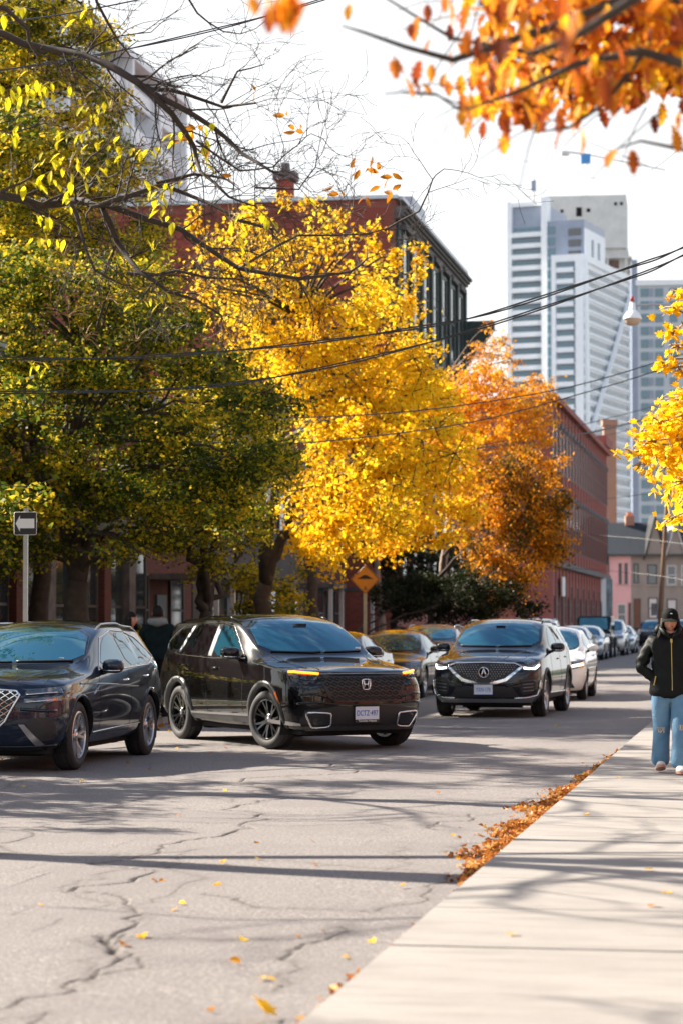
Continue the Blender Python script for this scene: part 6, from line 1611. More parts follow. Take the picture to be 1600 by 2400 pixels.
# ------------------------------------------------------------------ leaf litter
def litter():
    V = []; rnd = random.Random(5)
    cen = lambda y: .55 if 15.5 < y < 26 else .12
    n = 0
    while n < 5200:
        y = rnd.uniform(9.0, 30); dens = catm([(8, .25), (10, .35), (11, .04), (14, .05), (14.8, .6), (16, .9), (20, 1), (24, .6), (27, .2), (31, .1)], y)
        if rnd.random() > dens: continue
        w_ = catm([(8, .09), (14.5, .05), (15.5, .20), (18, .27), (20, .20), (21, .26), (24, .13), (31, .08)], y)*(.8+.25*math.sin(y*3.1)+.15*math.sin(y*7.7))
        d = abs(rnd.gauss(0, 1))*w_*.7
        V.append((KX-.01-d, y, .006+rnd.uniform(0, .05)*max(.1, 1-d*2))); n += 1
    g = NB('gutter_leaf'); V = np.array(V)
    leaves_obj_ = leaf_quads(V, .055, .0, .6); 
    o = leaves_obj('gutter_leaves', leaves_obj_, leaf_mat('litter_leaf', [(0, (.10, .03, .015)), (.3, (.30, .085, .02)), (.55, (.50, .19, .035)), (.8, (.62, .34, .09)), (1, (.5, .4, .25))], .25, 5), None)
    V = []
    for _ in range(1500): V.append((LX-.16-abs(rnd.gauss(0, .5)), rnd.uniform(20, 60), .125+rnd.uniform(0, .03)))
    for _ in range(700): V.append((LX+abs(rnd.gauss(0, .25)), rnd.uniform(20, 60), .012))
    leaves_obj('verge_leaves', leaf_quads(np.array(V), .07, 0), bpy.data.materials['litter_leaf'], None)
    # single fallen leaves
    lf = [leaf_shape('maple', .07, m) for m in (M['leaf_gold'], M['leaf_orange'], M['leaf_brown'], M['leaf_yellow'])]
    S = [(385, 2060, .8), (355, 2062, 1), (330, 2190, 1.3), (300, 2215, 1.4), (420, 2115, .8), (415, 2128, .8), (505, 2070, 1), (600, 1972, .8), (600, 2012, .8), (730, 1970, .7), (525, 2022, 1), (730, 2025, .8), (575, 2200, 1), (565, 2255, 1.1), (530, 1850, .8), (610, 2290, 1), (650, 2300, 1), (190, 1826, .8), (195, 1830, .9), (355, 1800, 1.1), (305, 1790, 1), (420, 1752, 1), (495, 1764, 1), (525, 1752, 1), (60, 1840, .8), (490, 2362, .8), (1030, 1858, 1), (1060, 1960, .8), (1080, 2012, .9), (1365, 1790, 1), (1070, 1960, .7), (935, 2075, .8), (870, 2200, 1), (1300, 1700, 1), (1490, 1682, 1), (800, 2240, .9), (690, 2190, .8), (1140, 1800, .7), (90, 2118, .7), (750, 2180, .7), (1430, 2050, .0), (415, 1910, .6)]
    i = 0; place = lambda x, y: ('near the large crack' if abs(x-(560-(y-1935)*.8)) < 110 else ('by the gutter' if x > 900-(y-1900)*.6 else ('near the left edge' if x < 250 else 'in the middle of the lane')))
    for x, y, s in S:
        if s <= 0: continue
        p = G(x, y, .012); i += 1
        if p.x > KX: continue
        q_ = rnd.choice((0, 1, 1, 2, 2, 3)); s *= .85; o = link('fallen_leaf', lf[q_], None, p, (rnd.uniform(-.5, .5), rnd.uniform(-.5, .5), rnd.uniform(0, 6.3)), label='small '+['golden', 'orange', 'brown', 'yellow'][q_]+' fallen leaf on the road '+place(x, y)+(', near the camera' if y > 2150 else (', by the cars' if y < 1870 else '')), cat='leaf', group='fallen leaves scattered on the road'); o.scale = (s, s, s)
    o = link('fallen_leaf', leaf_shape('maple', .16, M['leaf_gold']), None, G(625, 2378, .02), (.7, .5, .9), label='large curled yellow and orange leaf, the one nearest the camera', cat='leaf')
    for x, y in [(1368, 1908), (1530, 2038), (1525, 2124), (1450, 1822), (1200, 2188), (1560, 2090)]:
        p = G(x, y, .125)
        link('fallen_leaf', lf[rnd.randrange(4)], None, p, (rnd.uniform(-.3, .3), rnd.uniform(-.3, .3), rnd.uniform(0, 6.3)), label='small dry leaf on the pale concrete pavement '+('near the woman' if y < 1850 else ('close to the camera' if y > 2150 else ('at the kerb edge' if x < 1400 else 'at the right side'))), cat='leaf', group='fallen leaves on the pavement')
litter()

# ------------------------------------------------------------------ signs, lamp, poles, cables
def signs():
    b = P(60, 1457, 33); b.z = .1; r = empty('arrow_sign', tuple(b), R(-6)+YAW, label='square black sign with a white arrow pointing left on a steel post', cat='sign')
    MB().box(-.03, .03, -.02, .02, 0, 3.05).obj('post', M['satin'], r)
    s = .155; pn = MB().prism([(x, -.03, 2.84+z) for x, z in [(-s+.015, -s), (s-.015, -s), (s, -s+.015), (s, s-.015), (s-.015, s), (-s+.015, s), (-s, s-.015), (-s, -s+.015)]], (0, .006, 0)).obj('panel', mat('sign_black', (.015, .016, .018), .4, 0), r)
    MB().tube([(x, -.033, 2.84+z) for x, z in [(-s+.015, -s), (s-.015, -s), (s, -s+.015), (s, s-.015), (s-.015, s), (-s+.015, s), (-s, s-.015), (-s, -s+.015)]], .004, 4, closed=True).obj('border', M['white_print'], pn)
    MB().prism([(-.135, -.034, 2.84), (-.075, -.034, 2.95), (-.075, -.034, 2.905), (.125, -.034, 2.905), (.125, -.034, 2.775), (-.075, -.034, 2.775), (-.075, -.034, 2.73)], (0, .003, 0)).obj('arrow', M['white_print'], pn)
    o = P(855, 1457, 61); r = empty('hump_sign', (o.x, o.y, .1), YAW, label='orange diamond warning sign with a black road hump under the yellow leaves', cat='sign')
    MB().box(-.045, .045, -.02, .02, 0, 2.9).obj('post', mat('galvanised', (.42, .40, .30), .4, .2, metal=.4), r)
    zc = 1.6+(1457-1358)/FOC*61-.1; s = .375
    pn = MB().prism([(0, -.04, zc-s), (s, -.04, zc), (0, -.04, zc+s), (-s, -.04, zc)], (0, .01, 0)).obj('panel', mat('sign_orange', (.72, .27, .02), .45, .05), r)
    MB().tube([(0, -.045, zc-s*.93), (s*.93, -.045, zc), (0, -.045, zc+s*.93), (-s*.93, -.045, zc)], .008, 4, closed=True).obj('border', M['blacktrim'], pn)
    MB().prism([(-.19+.38*k/12, -.05, zc+.03+.085*math.sin(math.pi*k/12)**2) for k in range(13)]+[(.19, -.05, zc+.012), (-.19, -.05, zc+.012)], (0, .004, 0)).obj('hump_symbol', M['blacktrim'], pn)
    for k in range(3): MB().box(-.045+.01*k, .045-.01*k, -.05, -.045, zc-.20+k*.03-.06, zc-.185+k*.03-.06).obj('mark', M['blacktrim'], pn)
    # street lamp
    o = P(1700, 1457, 60); r = empty('street_lamp', (o.x, o.y, .1), YAW, label='round glass street lamp on a curved arm high at the right', cat='street lamp')
    X = (1485-1700)/FOC*60; zl = 1.5+(1457-745)/FOC*60
    MB().tube([(0, 0, 0), (0, 0, 11)], [.16, .11], 10).obj('pole', M['bark_light'], r, smooth=True)
    MB().tube([(0, 0, zl+.2), (X*.3, 0, zl+.32), (X*.7, 0, zl+.38), (X+.2, 0, zl+.36), (X+.05, 0, zl+.34)], .03, 8).obj('arm', M['satin'], r, smooth=True)
    MB().lathe([(0, zl+.42), (.07, zl+.41), (.08, zl+.24), (.12, zl+.20), (.19, zl+.12), (.23, zl+.03), (.235, zl+.0), (.0, zl+.0)], 20, M=Matrix.Translation((X, 0, 0))).obj('lamp_hood', M['white_panel'], r, smooth=True)
    MB().lathe([(.20, zl+.0), (.19, zl-.06), (.13, zl-.14), (0, zl-.17)], 20, M=Matrix.Translation((X, 0, 0))).obj('lamp_globe', mat('lamp_globe', (.55, .42, .34), .15, 0), r, smooth=True)
    MB().lathe([(0, zl+.58), (.05, zl+.56), (.05, zl+.45), (0, zl+.44)], 10, M=Matrix.Translation((X+.0, 0, 0))).obj('photocell', M['red_lens'], r, smooth=True)
    # utility poles
    a = P(1547, 1457, 118); r = empty('utility_pole', (a.x, a.y, 0), YAW, label='leaning brown wooden utility pole before the grey houses', cat='pole')
    MB().tube([(-.1, 0, 0), (.05, 0, 3), (.25, 0, 6.0), (.45, 0, 9.0)], [.13, .12, .11, .09], 8).obj('post', mat('pole_wood', (.16, .09, .055), .8, .2), r, smooth=True)
    MB().box(-.45, -.15, -.1, .1, 1.9, 2.5).obj('small_sign', M['stone_dark'], r)
    r = empty('utility_pole', (.6, 33, .1), 0, label='wooden utility pole past the right picture edge that carries the cables', cat='pole')
    MB().tube([(0, 0, 0), (0, 0, 12)], [.17, .12], 8).obj('post', bpy.data.materials['pole_wood'], r, smooth=True)
    MB().box(-1.2, 1.2, -.06, .06, 10.4, 10.55).obj('crossarm', bpy.data.materials['pole_wood'], r)
signs()
def cables():
    cm = mat('cable_rubber', (.02, .025, .028), .5, .1); lm_ = mat('pale_cable', (.09, .09, .09), .7, .1)
    L = [([(1900, 440), (1600, 580), (1470, 628), (1143, 735), (930, 775), (650, 812), (300, 838), (0, 840), (-300, 830)], (30, 31), .0125, 2, cm, 'twisted black cable, upper of the thick pair crossing the picture'),
         ([(1900, 440), (1600, 598), (1450, 660), (1075, 783), (720, 870), (430, 910), (0, 920), (-300, 915)], (30, 31), .0125, 2, cm, 'twisted black cable, lower of the thick pair crossing the picture'),
         ([(1800, 760), (1550, 845), (1310, 912), (1000, 960), (730, 978), (400, 985), (0, 965), (-200, 950)], (60, 33), .013, 1, cm, 'thin black cable running into the orange birch tops'),
         ([(1800, 780), (1550, 865), (1370, 920), (1100, 990), (800, 1030), (600, 1040), (250, 1020), (0, 975), (-200, 950)], (60, 33), .013, 1, cm, 'thin black cable just below the birch top cable'),
         ([(1560, 945), (1300, 1010), (1050, 1052), (800, 1066), (500, 1060), (300, 1050)], (90, 48), .014, 1, cm, 'black cable crossing the middle of the yellow tree'),
         ([(1560, 970), (1350, 1020), (1100, 1052), (850, 1078), (700, 1084), (450, 1078), (250, 1066)], (90, 48), .018, 2, cm, 'twisted double cable under the middle of the yellow tree'),
         ([(1560, 985), (1300, 1048), (1050, 1088), (800, 1102), (600, 1100)], (95, 50), .012, 1, cm, 'thinnest lower black cable across the yellow tree'),
         ([(-200, 190), (0, 165), (250, 125), (560, 55), (800, -15), (900, -50)], (24, 30), .010, 2, cm, 'grey twisted cable running up across the top left branches'),
         ([(-200, 90), (0, 55), (180, 28), (420, -20)], (24, 28), .009, 1, cm, 'short thin cable in the top left corner'),
         ([(1700, 250), (1600, 340), (1520, 400), (1420, 420), (1300, 395), (1200, 370)], (60, 120), .012, 1, lm_, 'faint thin cable sagging in the sky over the towers'),
         ([(1700, 1120), (1560, 1150), (1330, 1178), (1050, 1190), (900, 1188)], (95, 80), .012, 1, lm_, 'pale thin cable low in front of the red factory'),
         ([(1700, 1380), (1560, 1352), (1430, 1338), (1300, 1330)], (110, 125), .009, 1, cm, 'low dark cable in front of the pink house'),
         ([(1700, 1290), (1500, 1262), (1300, 1250), (1250, 1248)], (110, 125), .007, 1, cm, 'thin dark cable across the slate roofs')]
    for px, (z0, z1), rad, ns, m, lab in L:
        n = len(px); W = []
        xs = [p[0] for p in px]
        for i in range(n-1):
            for k in range(6):
                t = k/6; p0, p1, p2, p3 = px[max(0, i-1)], px[i], px[i+1], px[min(n-1, i+2)]
                q = [.5*(2*p1[c]+(p2[c]-p0[c])*t+(2*p0[c]-5*p1[c]+4*p2[c]-p3[c])*t*t+(3*p1[c]-p0[c]-3*p2[c]+p3[c])*t**3) for c in (0, 1)]
                f = (q[0]-px[0][0])/(px[-1][0]-px[0][0]); W.append(P(q[0], q[1], lerp(z0, z1, f)))
        mb = MB()
        if ns == 1: mb.tube(W, rad, 5)
        else:
            D = []
            for i in range(len(W)-1):
                for k in range(5): D.append(W[i].lerp(W[i+1], k/5))
            for s in (0, math.pi): mb.tube([w_+Vector((0, math.cos(i*.10+s)*rad*1.15, math.sin(i*.10+s)*rad*1.15)) for i, w_ in enumerate(D)], rad, 4)
        o0 = mb.v[0]
        mb.obj('overhead_cable', m, label=lab, cat='cable')
cables()

# ------------------------------------------------------------------ people
M['skin'] = mat('skin', (.50, .25, .17), .5, .06, 12)
M['hair'] = mat('dark_hair', (.009, .007, .006), .6, .3, 30, spec=.15)
M['jacket'] = mat('black_jacket', (.006, .008, .008), .5, .3, 14, bump=.01, spec=.15)
M['teal_jacket'] = mat('dark_teal_jacket', (.007, .015, .017), .8, .3, 10, bump=.01, spec=.1)
M['navy_jacket'] = mat('navy_jacket', (.007, .009, .018), .8, .3, 10, bump=.01, spec=.1)
M['grey_hood'] = mat('grey_hood', (.17, .19, .19), .8, .2, 12)
M['dark_pants'] = mat('dark_pants', (.008, .009, .012), .85, .2, 8, spec=.1)
M['shoe'] = mat('cream_shoe', (.62, .58, .52), .6, .1, 8)
M['sole'] = mat('pink_sole', (.50, .25, .20), .6, .1, 8)
M['gold'] = mat('gold_zip', (.55, .42, .14), .3, 0, metal=.8)
M['cap'] = mat('black_cap', (.006, .007, .007), .8, .2, 20, spec=.1)
def denim():
    b = NB('denim'); c = b.coords('Object'); n = b.noise(3.5, 3, .5, c)
    col = b.ramp(n, [(.3, (.07, .17, .29)), (.7, (.15, .29, .42))])
    b.set(col=col, rough=.85); b.bump(b.noise(16, 4, .6, c), .6, .02); return b.m
M['denim'] = denim()
def skin_mesh(name, nodes, edges, m, parent, levels=2, root=None):
    me = bpy.data.meshes.new(name); keys = list(nodes)
    me.from_pydata([nodes[k][0] for k in keys], [(keys.index(a), keys.index(b)) for a, b in edges], [])
    o = bpy.data.objects.new('tmp', me); COL.objects.link(o)
    o.modifiers.new('skin', 'SKIN')
    if not me.skin_vertices: me.attributes  # layer is made with the modifier
    if len(me.skin_vertices) == 0:
        bpy.context.view_layer.objects.active = o
        bpy.ops.mesh.customdata_skin_add()
    for i, k in enumerate(keys):
        sv = me.skin_vertices[0].data[i]; r = nodes[k][1]; sv.radius = (r, r) if not hasattr(r, '__len__') else r
        sv.use_root = (k == (root or keys[0])); sv.use_loose = False
    o.modifiers['skin'].use_smooth_shade = True
    s = o.modifiers.new('sub', 'SUBSURF'); s.levels = levels; s.render_levels = levels
    dg = bpy.context.evaluated_depsgraph_get(); dg.update()
    m2 = bpy.data.meshes.new_from_object(o.evaluated_get(dg)); bpy.data.objects.remove(o)
    m2.materials.clear(); m2.materials.append(m); m2.name = name
    m2.polygons.foreach_set('use_smooth', [True]*len(m2.polygons))
    return link(name, m2, parent)
def head_geo(mb, c, s, yaw=0, tilt=0):
    """head with brow, eye sockets, nose, lips, chin, ears; the face looks to -y"""
    nu, nv = 40, 32; b = len(mb.v); Mh = Matrix.Translation(c) @ Matrix.Rotation(yaw, 4, 'Z') @ Matrix.Rotation(tilt, 4, 'X') @ Matrix.Scale(s, 4)
    def bumpf(x, z, cx, cz, w, h): return math.exp(-((x-cx)/w)**2-((z-cz)/h)**2)
    for j in range(nv+1):
        th = math.pi*j/nv
        for i in range(nu):
            ph = 2*math.pi*i/nu; x = math.sin(th)*math.cos(ph); y = math.sin(th)*math.sin(ph); z = math.cos(th)
            X, Y, Z = x*.076, y*.095, z*.115
            if Z < 0:
                k = -Z/.115; X *= 1-.34*k**1.6; Y *= 1-.20*k
                if Y > 0: Y *= 1-.35*k
            if Y < 0:
                Y -= .022*bumpf(X, Z, 0, -.012, .013, .026)      # nose
                Y -= .006*bumpf(X, Z, 0, .018, .009, .03)
                Y += .012*(bumpf(X, Z, .031, .014, .018, .012)+bumpf(X, Z, -.031, .014, .018, .012))
                Y -= .005*bumpf(X, Z, 0, .036, .05, .010)
                Y -= .008*bumpf(X, Z, 0, -.050, .022, .006)-.005*bumpf(X, Z, 0, -.0555, .020, .0025); Y -= .007*bumpf(X, Z, 0, -.062, .018, .006)
                Y -= .010*bumpf(X, Z, 0, -.092, .022, .016)
            mb.v.append(tuple(Mh @ Vector((X, Y, Z))))
    for j in range(nv):
        for i in range(nu):
            i2 = (i+1) % nu; mb.f.append((b+j*nu+i, b+(j+1)*nu+i, b+(j+1)*nu+i2, b+j*nu+i2)); mb.m.append(0)
    for sg in (1, -1):
        mb.tube([Mh @ Vector((sg*.070, .0, .015)), Mh @ Vector((sg*.084, .006, .018)), Mh @ Vector((sg*.086, .008, .0)), Mh @ Vector((sg*.074, .002, -.022))], .009*s, 6)
    return Mh
def person(name, loc, rz, label, P_, s=1.0):
    r = empty('person', loc, rz, label=label, cat='person'); r.scale = (s, s, s)
    j = P_
    bn = {'pel': ((0, 0, .88), (.13, .10)), 'wst': ((0, 0, 1.02), (.12, .09)), 'chs': ((0, .0, 1.22), (.14, .10)), 'nkb': ((0, .01, 1.36), (.06, .055)), 'nk': ((0, -.0, 1.45), (.048, .048)),
          'hl': ((-.09, 0, .82), .085), 'hr': ((.09, 0, .82), .085), 'kl': (j['kl'], .055), 'kr': (j['kr'], .055), 'al': (j['al'], .038), 'ar': (j['ar'], .038),
          'sl': ((-.17, .01, 1.31), .055), 'sr': ((.17, .01, 1.31), .055), 'el': (j['el'], .040), 'er': (j['er'], .040), 'wl': (j['wl'], .028), 'wr': (j['wr'], .028)}
    ed = [('pel', 'wst'), ('wst', 'chs'), ('chs', 'nkb'), ('nkb', 'nk'), ('pel', 'hl'), ('pel', 'hr'), ('hl', 'kl'), ('hr', 'kr'), ('kl', 'al'), ('kr', 'ar'), ('chs', 'sl'), ('chs', 'sr'), ('sl', 'el'), ('sr', 'er'), ('el', 'wl'), ('er', 'wr')]
    body = skin_mesh('body', bn, ed, M['skin'], r)
    # head joined into the same mesh
    mb = MB(); Mh = head_geo(mb, Vector((0, -.015, 1.50+.01)), j.get('hs', .98), j.get('hy', 0), j.get('ht', 0)); hm = mb.mesh('h', [M['skin']], True)
    bm = bmesh.new(); bm.from_mesh(body.data); bm.from_mesh(hm); bm.to_mesh(body.data); bm.free()
    # eyes, brows, lips
    for sg in (1, -1):
        MB().lathe([(0, -.006), (.007, -.004), (.009, .002)], 10, M=Mh @ Matrix.Translation((sg*.031, -.083, .012)) @ Matrix.Rotation(R(90), 4, 'X') @ Matrix.Scale(-1, 4, (0, 0, 1))).obj('eye', M['dark_pants'], body)
        MB().tube([Mh @ Vector((sg*.018, -.094, .033)), Mh @ Vector((sg*.033, -.092, .037)), Mh @ Vector((sg*.048, -.083, .032))], .0035, 4).obj('eyebrow', M['hair'], body)
    MB().tube([Mh @ Vector((-.022, -.088, -.056)), Mh @ Vector((0, -.099, -.053)), Mh @ Vector((.022, -.088, -.056))], .005, 5).obj('lips', mat('lips', (.33, .075, .07), .4, 0), body)
    # hands: palm, four fingers, thumb
    for sd, w_, e_ in ((-1, j['wl'], j['el']), (1, j['wr'], j['er'])):
        w_ = Vector(w_); d = (w_-Vector(e_)).normalized(); hd = MB(); sdv = Vector((-sd, 0, 0)) if abs(d.z) > .5 else Vector((0, -1, 0)); up = d.cross(sdv).normalized()
        hd.tube([w_, w_+d*.05, w_+d*.085], [.024, .036, .030], 8)
        for q, L in enumerate((.062, .072, .068, .052)):
            o = w_+d*.08+up*(q-1.5)*.017; hd.tube([o, o+d*L*.5+sdv*.006, o+d*L*.85+sdv*.025], [.0095, .0085, .0065], 6)
        o = w_+d*.03+up*.03; hd.tube([o, o+d*.03+up*.02+sdv*.01, o+d*.055+up*.02+sdv*.02], [.012, .010, .008], 6)
        hd.obj('hand', M['skin'], body, smooth=True)
    # trousers
    lg = j.get('leg', 1.0)
    jn = {'pel': ((0, .0, .87), (.165, .115)), 'wst': ((0, 0, .97), (.15, .105)), 'hl': ((-.092, 0, .76), .098*lg), 'hr': ((.092, 0, .76), .098*lg)}
    for k, kk, a in (('l', 'kl', 'al'), ('r', 'kr', 'ar')):
        K, A = Vector(j[kk]), Vector(j[a]); H_ = Vector(jn['h'+k][0])
        jn['t'+k] = (tuple(H_.lerp(K, .5)), .088*lg); jn['k'+k] = (tuple(K), .074*lg); jn['c'+k] = (tuple(K.lerp(A, .5)), .076*lg); jn['a'+k] = (tuple(A+Vector((0, 0, -.045))), .088*lg)
    skin_mesh('trousers', jn, [('pel', 'wst'), ('pel', 'hl'), ('pel', 'hr')]+[e for k in 'lr' for e in (('h'+k, 't'+k), ('t'+k, 'k'+k), ('k'+k, 'c'+k), ('c'+k, 'a'+k))], j['trm'], r)
    # jacket
    HW = j.get('hemw', 1.05); S = j.get('jw', 1.0); hem = j.get('hem', .80)
    jk = {'chs': ((0, .0, 1.20), (.19*S, .135)), 'wst': ((0, 0, 1.02), (.185*S, .13)), 'hem': ((0, 0, hem+.08), (.185*S*HW, .135*HW)), 'hm2': ((0, 0, hem), (.165*S*HW, .12*HW)), 'nkb': ((0, .015, 1.33), (.12, .09)), 'col': ((0, .02, 1.41), (.080, .075)),
          'sl': ((-.175*S, .015, 1.30), .078), 'sr': ((.175*S, .015, 1.30), .078), 'el': (j['el'], .070), 'er': (j['er'], .070)}
    for k, e_, w_ in (('l', 'el', 'wl'), ('r', 'er', 'wr')):
        E, W_ = Vector(j[e_]), Vector(j[w_]); Sh = Vector(jk['s'+k][0]); jk['u'+k] = (tuple(Sh.lerp(E, .5)), .072); jk['f'+k] = (tuple(E.lerp(W_, .5)), .064); jk['w'+k] = (tuple(E.lerp(W_, .93)), .05)
    o = skin_mesh('jacket', jk, [('chs', 'wst'), ('wst', 'hem'), ('hem', 'hm2'), ('chs', 'nkb'), ('nkb', 'col'), ('chs', 'sl'), ('chs', 'sr')]+[e for k in 'lr' for e in (('s'+k, 'u'+k), ('u'+k, 'e'+k), ('e'+k, 'f'+k), ('f'+k, 'w'+k))], j['jkm'], r, root='chs')
    # folds in the cloth
    for v in o.data.vertices:
        x, y, z = v.co; v.co += v.normal*(.006*math.sin(z*62+x*19+2*math.sin(y*25))+.004*math.sin(x*70-z*33))
    # shoes
    for a in ('al', 'ar'):
        A = Vector(j[a]); base = A.z-.075
        bm = bmesh.new(); bmesh.ops.create_uvsphere(bm, u_segments=16, v_segments=10, radius=1)
        for v in bm.verts:
            c = v.co; c.x = math.copysign(abs(c.x)**.8, c.x)*.048; L = c.y; c.y = c.y*.135-.055; c.z = max(-.02, c.z*(.052 if L > -.1 else .052*(1+.45*(L+.1))))+.03
        me = bpy.data.meshes.new('shoe'); bm.to_mesh(me); bm.free(); me.materials.append(j.get('shm', M['shoe'])); me.polygons.foreach_set('use_smooth', [True]*len(me.polygons))
        sh = link('shoe', me, r, (A.x, A.y, base), (j.get('pitch_'+a, 0), 0, 0))
        MB().prism([(math.cos(t)*.05, math.sin(t)*.137-.055, -.003) for t in [2*math.pi*k/20 for k in range(20)]], (0, 0, .022)).obj('sole', M['sole'] if 'shm' not in j else M['dark_pants'], sh)
    return r, body, Mh
def hair_cap(r, Mh, m, full=True, long=0, front=.35):
    mb = MB(); b = 0; nu, nv = 28, 16
    for j in range(nv+1):
        th = math.pi*.62*j/nv
        for i in range(nu):
            ph = 2*math.pi*i/nu; x, y, z = math.sin(th)*math.cos(ph), math.sin(th)*math.sin(ph), math.cos(th)
            if y < -.25 and z < front: z = front+.1*z; y = max(y, -.86); 
            k = 1.0+.02*math.sin(ph*9+th*7)
            mb.v.append(tuple(Mh @ Vector((x*.084*k, y*.104*k+.004, z*.124*k+.002))))
    for j in range(nv):
        for i in range(nu): i2 = (i+1) % nu; mb.f.append((j*nu+i, (j+1)*nu+i, (j+1)*nu+i2, j*nu+i2)); mb.m.append(0)
    if long:
        rnd = random.Random(3)
        for k in range(26):
            a = R(-20)+R(220)*k/25; x, y = math.cos(a)*.080, math.sin(a)*.09; pts = [Mh @ Vector((x, y, .02)), Mh @ Vector((x*1.12, y*1.05, -.06)), Mh @ Vector((x*1.35+rnd.gauss(0, .01), y*1.1-.02, -.06-long*.6)), Mh @ Vector((x*1.5+rnd.gauss(0, .02), y*1.0-.04, -.06-long))]
            mb.tube(pts, [.017, .018, .016, .007], 6)
    return mb.obj('hair', m, r, smooth=True)
def people():
    g = G(1571, 1811, .122)
    j = dict(kl=(-.088, -.0, .43), kr=(.082, -.16, .43), al=(-.095, .12, .10), ar=(.072, -.18, .085), el=(-.30, .03, 1.04), er=(.29, .04, 1.03), wl=(-.115, -.01, .91), wr=(.115, -.01, .91), jkm=M['jacket'], trm=M['denim'], leg=1.22, jw=1.04, hem=.72, hemw=1.24, hs=.96, pitch_al=R(-12), ht=R(4))
    r, body, Mh = person('person', (g.x, g.y, .122), YAW-R(2), 'woman in a black cap, black jacket and ripped blue jeans walking on the pavement', j, .985)
    hair_cap(r, Mh, M['hair'], long=.16)
    # cap
    cp = MB(); nu = 28
    prof = [(.0, .130), (.03, .128), (.060, .115), (.080, .090), (.089, .060), (.091, .022)]
    for k, (rr, z) in enumerate(prof):
        for i in range(nu):
            a = 2*math.pi*i/nu; cp.v.append(tuple(Mh @ Vector((rr*math.cos(a)*.97, rr*math.sin(a)*1.15+.004, z))))
    for k in range(len(prof)-1):
        for i in range(nu): i2 = (i+1) % nu; cp.f.append((k*nu+i, (k+1)*nu+i, (k+1)*nu+i2, k*nu+i2)); cp.m.append(0)
    co = cp.obj('cap', M['cap'], r, smooth=True)
    br = MB(); n = 12
    up, dn = [], []
    for k in range(n+1):
        a = math.pi+math.pi*k/n; x, y = math.cos(a), math.sin(a)
        up.append(Vector((x*.084, -.045+y*.062, .030-abs(x)*.004))); dn.append(Vector((x*.088, -.075+y*.092, .010-.020*abs(x)**2)))
    for zo in (0, -.004):
        for k in range(n+1): br.v.append(tuple(Mh @ (up[k]+Vector((0, 0, zo))))); br.v.append(tuple(Mh @ (dn[k]+Vector((0, 0, zo)))))
    for o_ in (0, 2*(n+1)):
        for k in range(n): br.f.append((o_+2*k, o_+2*k+1, o_+2*k+3, o_+2*k+2)); br.m.append(0)
    for k in range(n): br.f.append((2*k+1, 2*k+3, 2*(n+1)+2*k+3, 2*(n+1)+2*k+1)); br.m.append(0)
    br.obj('cap_brim', M['cap'], co, smooth=True)
    MB().prism([Mh @ Vector(q) for q in ((-.014, -.112, .082), (-.004, -.108, .088), (.012, -.108, .084), (.016, -.110, .077), (.004, -.1095, .079), (.002, -.110, .074))], (0, .004, 0)).obj('cap_logo', M['white_print'], co)
    # zip, collar, hood
    zp = []
    bv = BVHTree.FromPolygons([v.co.copy() for v in [o for o in r.children if o.name.startswith('jacket')][0].data.vertices], [tuple(p.vertices) for p in [o for o in r.children if o.name.startswith('jacket')][0].data.polygons])
    for k in range(16):
        z = 1.33-k*.034; h, nn, i, d = bv.ray_cast(Vector((.004, -2, z)), Vector((0, 1, 0)))
        if h: zp.append(h+Vector((0, -.003, 0)))
    jk = [o for o in r.children if o.name.startswith('jacket')][0]
    MB().tube(zp, .0045, 5).obj('zip', M['gold'], jk)
    MB().box(zp[0].x-.011, zp[0].x+.011, zp[0].y-.010, zp[0].y, zp[0].z-.045, zp[0].z+.0).obj('zip_pull', M['gold'], jk)
    for sg in (-1, 1):
        MB().tube([(sg*.02, -.105, 1.34), (sg*.06, -.095, 1.385), (sg*.09, -.03, 1.43), (sg*.08, .05, 1.44)], [.018, .024, .026, .026], 8).obj('collar', M['jacket'], jk, smooth=True)
        MB().tube([(sg*.012, -.10, 1.345), (sg*.045, -.088, 1.395), (sg*.06, -.06, 1.42)], [.007, .009, .008], 6).obj('collar_lining', M['grey_hood'], jk, smooth=True)
        MB().tube([(sg*.155, -.125, .96), (sg*.175, -.12, .87)], .006, 5).obj('pocket_zip', M['gold'], jk)
    MB().tube([(-.12, .03, 1.40), (-.10, .10, 1.42), (0, .15, 1.43), (.10, .10, 1.42), (.12, .03, 1.40)], [.035, .055, .062, .055, .035], 10).obj('hood', M['jacket'], jk, smooth=True)
    # torn knees
    tr = [o for o in r.children if o.name.startswith('trousers')][0]
    bv = BVHTree.FromPolygons([v.co.copy() for v in tr.data.vertices], [tuple(p.vertices) for p in tr.data.polygons])
    rnd = random.Random(4)
    for kx, kz in ((-.10, .43), (.10, .46)):
        pts = []
        for k in range(9):
            a = 2*math.pi*k/9; h, nn, i, d = bv.ray_cast(Vector((kx+math.cos(a)*.045, -2, kz+math.sin(a)*.026*(1+.3*rnd.random()))), Vector((0, 1, 0)))
            if h: pts.append(h+Vector((0, -.004, 0)))
        t_ = MB().prism(pts, (0, .004, 0)).obj('knee_tear', mat('torn_knee', (.20, .17, .13), .8, .4, 30), tr)
        mb = MB()
        for k in range(7):
            x = kx-.035+k*.011; h, nn, i, d = bv.ray_cast(Vector((x, -2, kz)), Vector((0, 1, 0)))
            if h: mb.tube([h+Vector((0, -.008, .024)), h+Vector((rnd.gauss(0, .006), -.010, 0)), h+Vector((rnd.gauss(0, .01), -.008, -.03))], .0018, 3)
        mb.obj('threads', M['white_print'], t_)
    # man from behind, left pavement
    c = P(371, 1457, 37.6)
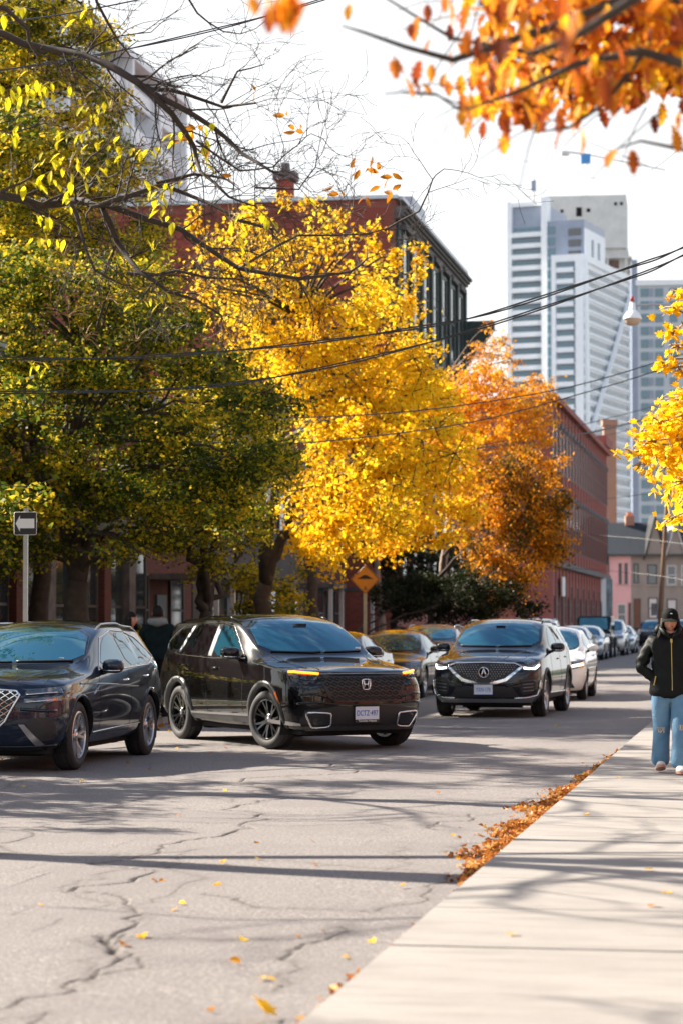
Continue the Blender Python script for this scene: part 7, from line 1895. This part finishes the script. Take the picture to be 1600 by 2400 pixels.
    j = dict(kl=(-.09, .0, .45), kr=(.10, -.05, .45), al=(-.10, .04, .085), ar=(.11, -.04, .085), el=(-.29, .03, 1.03), er=(.29, .03, 1.03), wl=(-.27, -.12, .84), wr=(.27, -.12, .84), jkm=M['teal_jacket'], trm=M['dark_pants'], leg=.95, jw=1.1, shm=M['dark_pants'])
    r, body, Mh = person('person', (c.x, c.y, .12), math.pi+YAW, 'man in a dark jacket with a grey hood seen from behind on the left pavement', j, 1.06)
    hair_cap(r, Mh, M['hair'], long=0)
    jk = [o for o in r.children if o.name.startswith('jacket')][0]
    MB().tube([(-.12, -.03, 1.37), (-.11, .08, 1.40), (0, .13, 1.38), (.11, .08, 1.40), (.12, -.03, 1.37)], [.03, .05, .07, .05, .03], 10).obj('hood', M['grey_hood'], jk, smooth=True)
    # woman beside him, head turned
    c = P(306, 1457, 37.0)
    j = dict(kl=(-.09, .0, .45), kr=(.10, -.05, .45), al=(-.10, .04, .085), ar=(.11, -.04, .085), el=(-.26, .03, 1.05), er=(.26, .03, 1.05), wl=(-.24, -.10, .86), wr=(.24, -.10, .86), jkm=M['navy_jacket'], trm=M['dark_pants'], leg=.92, jw=.95, shm=M['dark_pants'], hy=R(-8))
    r, body, Mh = person('person', (c.x, c.y, .12), R(75)+YAW, 'dark haired woman in a navy jacket turned to the man with the grey hood', j, 1.0)
    hair_cap(r, Mh, M['hair'], long=.10)
people()

# ------------------------------------------------------------------ the rest of the street: what the car paint reflects
def other_side():
    rnd = random.Random(9); wm = [M['red_brick'], M['tan_brick'], M['grey_render'], M['red_brick'], M['factory_brick']]
    def hse(x, y, rz, w, h, m, lab):
        r = empty('row_house', (x, y, .08), rz, label=lab, cat='house')
        MB().box(-w/2, w/2, 0, 9, 0, h).obj('wall', m, r)
        MB().prism([(-w/2-.2, -.5, h), (-w/2-.2, 4.5, h+3), (-w/2-.2, 9.4, h)], (w+.4, 0, 0)).obj('roof', M['roof_dark'], r)
        for fx in (-w*.28, w*.28):
            for z in (1.9, 4.9): winc(r, MX(fx, -.02, z, 0), 1.3, 1.6, M['frame_white'], M['window'])
        MB().box(-.5, .5, -.08, 0, .1, 2.2).obj('door', M['green_wood'], r)
    col = ['red brick', 'tan brick', 'grey rendered', 'dark red brick', 'dusty red brick']
    for k in range(9): hse(11.5, -12+k*9.2, R(-90), 8.6, 6.6+(k % 3)*.6, wm[k % 5], col[k % 5]+' row house number %d along the right side, outside the picture' % (k+1) if 0 else col[k % 5]+' house on the street right side, '+['behind the camera', 'beside the camera', 'just ahead of the camera', 'opposite the nearest parked car', 'opposite the black SUV', 'opposite the charcoal sedans', 'opposite the slate blue SUV', 'far along the tree row', 'farthest along the right'][k])
    for k in range(5): hse(-24+k*9.2, -42, math.pi, 8.6, 7.0, wm[(k+2) % 5], col[(k+2) % 5]+' house closing the street behind the camera, '+['far left', 'left', 'middle', 'right', 'far right'][k])
    for k, (x, y) in enumerate(((3.6, -6), (4.2, 38), (3.9, 50), (-11.5, -12), (-11, -24), (4, -20), (5.5, 16))):
        cl = [(Vector((x+rnd.gauss(0, 1.6), y+rnd.gauss(0, 1.8), rnd.uniform(3.6, 8.5))), rnd.uniform(.9, 1.3)) for _ in range(26)]
        tree('street_tree', 'orange street tree outside the picture, '+['right behind the camera', 'opposite the black SUV', 'opposite the charcoal sedans', 'left behind the camera', 'far left behind the camera', 'far right behind the camera', 'beside the concrete pavement'][k], (x, y, .1), Vector((0, 0, 2.6)), cl, M['leaf_orange'] if k % 2 else M['leaf_gold'], .22, 80, 80+k, r_trunk=.18, limbs=12, twigs=4)
other_side()
